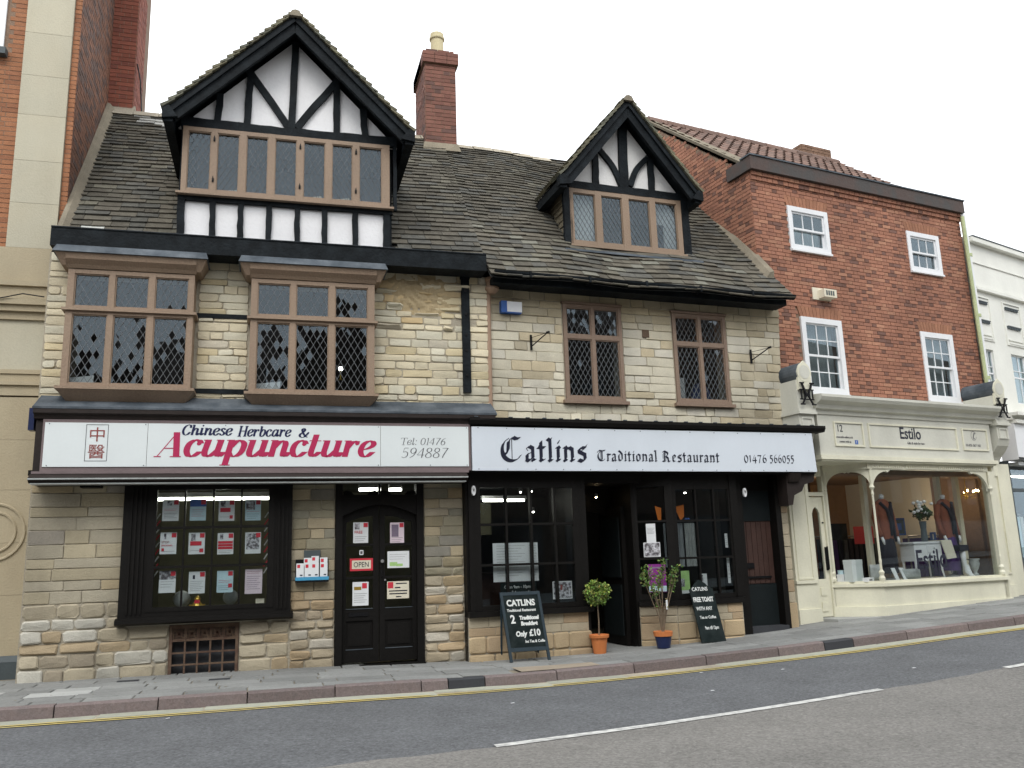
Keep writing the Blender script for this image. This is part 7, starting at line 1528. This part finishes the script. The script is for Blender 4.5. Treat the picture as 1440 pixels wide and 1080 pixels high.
for k, (a, b) in enumerate(((.29, .40), (.42, .54))): q = MB(); q.box(-.02, .31, -.150, -.141, a, b); part('drawer', q, 'white', t); q = MB(); q.lathe([(.01, 0), (.016, .01), (.01, .02)], .14, -.16, 8); q.v = [(x, y, z + (a + b) / 2 - .01) for x, y, z in q.v]; part('knob', q, 'silver', t)
for (x, y) in ((-.29, -.12), (.31, -.12), (-.29, .12), (.31, .12)): q = MB(); q.tube([(x, y, .28), (x * 1.02, y, .12), (x * 1.08, y * 1.1, .0)], [.022, .016, .012], 6); part('leg', q, 'white', t)
t = fthing(FB, 'folded_cloth', 'cream throw draped over the right end of the white table', 'cloth', 3.22, -.11, 1.385); q = MB(); q.hexa([(-.1, -.17, 0), (.12, -.17, 0), (.12, .12, 0), (-.1, .12, 0), (-.1, -.17, .012), (.12, -.17, .012), (.12, .12, .012), (-.1, .12, .012)]); q.hexa([(.0, -.19, -.3), (.22, -.19, -.28), (.22, -.17, -.28), (.0, -.17, -.3), (-.1, -.185, .01), (.14, -.185, .01), (.14, -.165, .01), (-.1, -.165, .01)]); part('throw', q, 'papercream', t)
t = fthing(FB, 'flower_vase', 'tall vase of white roses on the white drawer table', 'flowers', 3.0, -.08, 1.383); q = MB(); q.lathe([(.05, 0), (.055, .05), (.045, .2), (.06, .33), (.055, .335), (.05, .3)], 0, 0, 12); part('vase', q, 'plinth', t); q = MB()
for _ in range(1): leafcloud(q, (0, 0, .48), .16, 380, rp, .06, [(.03, .06, .02), (.05, .09, .03)], .7, .2)
part('foliage', q, 'leaf', t)
for i in range(13):
    a = rp.random() * 6.28; r_ = .10 + .1 * rp.random(); x, y, z = r_ * math.cos(a) * 1.15, -abs(r_ * math.sin(a)) * .8, .50 + rp.uniform(-.08, .14); q = MB(); q.lathe([(.006, 0), (.026, .012), (.032, .03), (.022, .05), (.004, .055)], x, y, 8); q.v = [(p, s, c + z) for p, s, c in q.v]; part('rose', q, 'white', t, smooth=True)
def cushion(u, y, z, w_, h, m, label, cat='cushion', name='cushion', rz=0):
    t = fthing(FB, name, label, cat, u, y, z, rz=rz); q = MB(); n = 8; V = []
    for s in (-1, 1):
        for j in range(n + 1):
            for i in range(n + 1):
                a, b = i / n * 2 - 1, j / n * 2 - 1; k = (1 - a ** 4) * (1 - b ** 4); V.append((a * w_ / 2 * (1 - .06 * (1 - b * b)), s * .07 * k ** .5, h / 2 + b * h / 2 * (1 - .06 * (1 - a * a))))
    F = []
    for s in (0, 1):
        for j in range(n):
            for i in range(n): k = s * (n + 1) ** 2 + j * (n + 1) + i; f = (k, k + 1, k + n + 2, k + n + 1); F.append(f if s == 0 else f[::-1])
    q.mesh(V, F); part('cover', q, m, t, smooth=True)
cushion(2.34, -.28, .79, .42, .17, 'silver', 'silver-grey satin bolster cushion under the white table')
cushion(1.62, -.22, .79, .22, .26, 'silver', 'pale cushion leaning behind the thin column')
def carton(u, y, z, w_, d, h, m, label, rz=0, pm=None):
    t = fthing(FB, 'gift_box', label, 'box', u, y, z, rz=rz); q = MB(); q.box(-w_ / 2, w_ / 2, -d / 2, d / 2, 0, h * .93); part('body', q, m, t); q = MB(); q.box(-w_ / 2 - .003, w_ / 2 + .003, -d / 2 - .003, d / 2 + .003, h * .8, h); part('lid', q, m, t)
    if pm: print_rects(t, [(-w_ * .2, w_ * .25, h * .25, h * .6, pm)], -d / 2)
carton(1.26, -.12, .79, .32, .14, .34, 'papergrey', 'large pale grey-white box, tallest in the left of the display', R(14))
carton(1.12, -.02, .79, .17, .1, .12, 'paper', 'white box with green print at the left end of the display', R(14), 'greenprint')
carton(1.11, -.02, .913, .10, .08, .06, 'paperblue', 'small pale blue box stacked on the white green-printed box', R(14))
carton(1.36, -.30, .79, .20, .08, .06, 'paper', 'flat white box in front of the large pale grey box', R(14), 'greyink')
for i, (u, lb) in enumerate(((1.98, 'first white leaning card beside the thin column'), (2.16, 'second white leaning card beside the bolster cushion'), (3.72, 'white leaning card beneath the right mannequin'))):
    t = fthing(FB, 'display_card', lb, 'card', u, -.33, .79, rz=R(8)); q = MB(); q.hexa([(-.05, 0, 0), (.05, 0, 0), (.05, .01, 0), (-.05, .01, 0), (-.07, .06, .19), (.03, .06, .19), (.03, .07, .19), (-.07, .07, .19)]); part('card', q, 'paper', t)
t = fthing(FB, 'urn', 'pale urn-shaped vase at the right end of the display', 'vase', 3.98, -.2, .79); q = MB(); q.lathe([(.06, 0), (.05, .03), (.025, .06), (.06, .12), (.085, .2), (.075, .25), (.10, .28), (.09, .285)], 0, 0, 14); part('body', q, 'silver', t, smooth=True)
t = fthing(FB, 'leg_stand', 'white mannequin leg stand right of the painted window lettering', 'mannequin', 3.62, -.28, .79); q = MB(); q.tube([(0, 0, .42), (.01, 0, .25), (.03, 0, .08), (.07, -.04, .02), (.12, -.08, .01)], [.045, .04, .025, .03, .012], 8); part('leg', q, 'white', t, smooth=True); q = MB(); q.box(-.12, .10, -.05, .06, .42, .52); part('hem', q, 'cloth_dark', t)
poster(FB, 3.33, 1.55, .5, .32, 1.5, 'red', [], 'red wall panel deep inside the cream shop behind the thin column', 'panel')
poster(FB, 2.75, 1.62, .45, .3, 1.55, 'board', [], 'dark framed picture deep inside the cream shop', 'picture')
poster(FB, 3.22, 1.66, .32, .3, .6, 'blueprint', [(.1, .9, .1, .9, 'plinth'), (.3, .7, .3, .7, 'blueprint')], 'blue picture on the back of the display between the posts', 'picture')
poster(FB, 3.93, 1.47, .16, .16, .5, 'blueprint', [(.4, .6, .2, .8, 'paper')], 'glowing blue screen in the right side of the cream shop', 'screen')
t = fthing(FB, 'clothes_rail', 'long rail of dark garments at the back of the cream shop', 'clothes rail', 2.4, 2.0, .3)
q = MB(); q.tube([(-1.3, 0, 1.25), (1.6, 0, 1.25)], .015, 6); q.tube([(-1.3, 0, 0), (-1.3, 0, 1.25)], .015, 6); q.tube([(1.6, 0, 0), (1.6, 0, 1.25)], .015, 6); part('rail', q, 'metal', t)
for k in range(22): q = MB(); x = -1.22 + k * .13; q.box(x, x + .085, -.2, .2, .35 + .2 * rp.random(), 1.2); part('garment', q, rp.choice(['cloth_dark', 'cloth_rust', 'cloth_purple', 'cloth_dark', 'plinth', 'mauve']), t)
t = fthing(FB, 'clothes_rail', 'short rail of black garments behind the white table and right mannequin', 'clothes rail', 4.1, .75, .3)
q = MB(); q.tube([(-.5, 0, 1.2), (.8, 0, 1.2)], .015, 6); q.tube([(-.5, 0, 0), (-.5, 0, 1.2)], .015, 6); q.tube([(.8, 0, 0), (.8, 0, 1.2)], .015, 6); part('rail', q, 'metal', t)
for k in range(10): q = MB(); x = -.42 + k * .12; q.box(x, x + .085, -.2, .2, .3 + .2 * rp.random(), 1.16); part('garment', q, rp.choice(['cloth_dark', 'cloth_dark', 'cloth_purple', 'doordark']), t)
# lit chandelier and lamps inside the cream shop
def chandelier(u, y, z, label, n=8, r=.2):
    t = fthing(FB, 'chandelier', label, 'light', u, y, z)
    q = MB(); q.tube([(0, 0, .05), (0, 0, .4)], .008, 5); q.lathe([(.01, -.12), (.035, -.08), (.02, -.02), (.04, .02), (.01, .08)], 0, 0, 8); part('column', q, 'gold', t)
    for k in range(n):
        a = 6.28 * k / n; c, s = math.cos(a), math.sin(a); q = MB(); q.tube([(.02 * c, .02 * s, -.02), (.5 * r * c, .5 * r * s, -.07), (r * c, r * s, .0)], .007, 5); part('arm', q, 'gold', t)
        q = MB(); q.lathe([(.004, 0), (.014, .012), (.006, .04)], r * c, r * s, 6); part('bulb', q, 'bulb', t)
        q = MB(); q.lathe([(.003, -.12), (.012, -.1), (.003, -.08)], .7 * r * c, .7 * r * s, 5); part('crystal', q, 'gold', t)
chandelier(4.62, .25, 2.24, 'gold chandelier with lit bulbs behind the right end of the shop glass')
for i, (u, y, z, lb) in enumerate(((1.10, 1.0, 2.29, 'small lit wall lamp seen over the cream shop door'), (1.65, 1.0, 2.17, 'small lit lamp seen through the splayed pane'))):
    t = fthing(FB, 'lit_lamp', lb, 'light', u + .02, y, z); q = MB(); q.lathe([(.005, -.01), (.02, .0), (.012, .04)], 0, 0, 8); part('bulb', q, 'bulb', t); q = MB(); q.tube([(0, 0, .04), (0, 0, .16)], .006, 5); part('stem', q, 'gold', t)
def glow(name, F, u, y, z, e, c, r=.15):
    l = bpy.data.lights.new(name, 'POINT'); l.energy = e; l.color = c; l.shadow_soft_size = r; o = bpy.data.objects.new(name, l); COL.objects.link(o); o.location = fw(F, u, y, z)
glow('chandelier_light', FB, 4.3, .9, 2.1, 6, (1, .72, .45)); glow('shop_lamp_light', FB, 2.2, 1.6, 2.3, 6, (1, .8, .58))
glow('tube_light', FA, -2.0, 1.0, 2.25, 9, (1, 1, .85)); glow('tube_light', FC, .6, 1.2, 2.1, 3, (1, .97, .85))

# trodden gum and flecks of litter
q = MB(); rg = random.Random(5)
for _ in range(90):
    s = rg.uniform(-5, 10); n_ = kn(s) - rg.uniform(.2, 1.5)
    if n_ < .1: continue
    r_ = rg.uniform(.008, .018); q.face([(s + r_ * math.cos(t), -n_ + r_ * math.sin(t), g(s) + .0055) for t in [k * 1.047 for k in range(6)]])
o = part('gum_spots', q, 'mortar_dark', pave, stuff=True)
q = MB()
for (s, n_) in ((.9, 2.9), (2.9, 3.1), (4.2, 2.3), (-2.2, 2.6), (5.2, 3.2), (3.4, 1.9)):
    z = g(s) - .104; q.mesh([(s, -n_, z), (s + .035, -n_ - .01, z + .004), (s + .03, -n_ + .03, z + .002), (s - .005, -n_ + .02, z)], [(0, 1, 2, 3)])
tag(part('litter', q, 'paper', None, stuff=True), 'tiny flecks of pale paper litter on the dark road', 'litter')

for u, w_, lb in ((-1.93, .26, 'crumpled cream cloth behind the second light of the big dormer window'), (-.86, .17, 'cream box behind the fifth light of the big dormer window'), (-.50, .20, 'cream box behind the sixth light of the big dormer window')):
    t = fthing(FA, 'storage_box', lb, 'box', u, .14, 6.17); q = MB(); q.hexa([(-w_ / 2, 0, 0), (w_ / 2, 0, 0), (w_ / 2, .1, 0), (-w_ / 2, .1, 0), (-w_ / 2 + .02, .01, .09), (w_ / 2 - .0, .01, .12), (w_ / 2, .09, .12), (-w_ / 2 + .02, .09, .09)]); part('body', q, 'papercream', t)
    q = MB(); q.box(-w_ / 2, w_ / 2, -.02, .12, -.03, -.002); part('base', q, 'papercream', t)
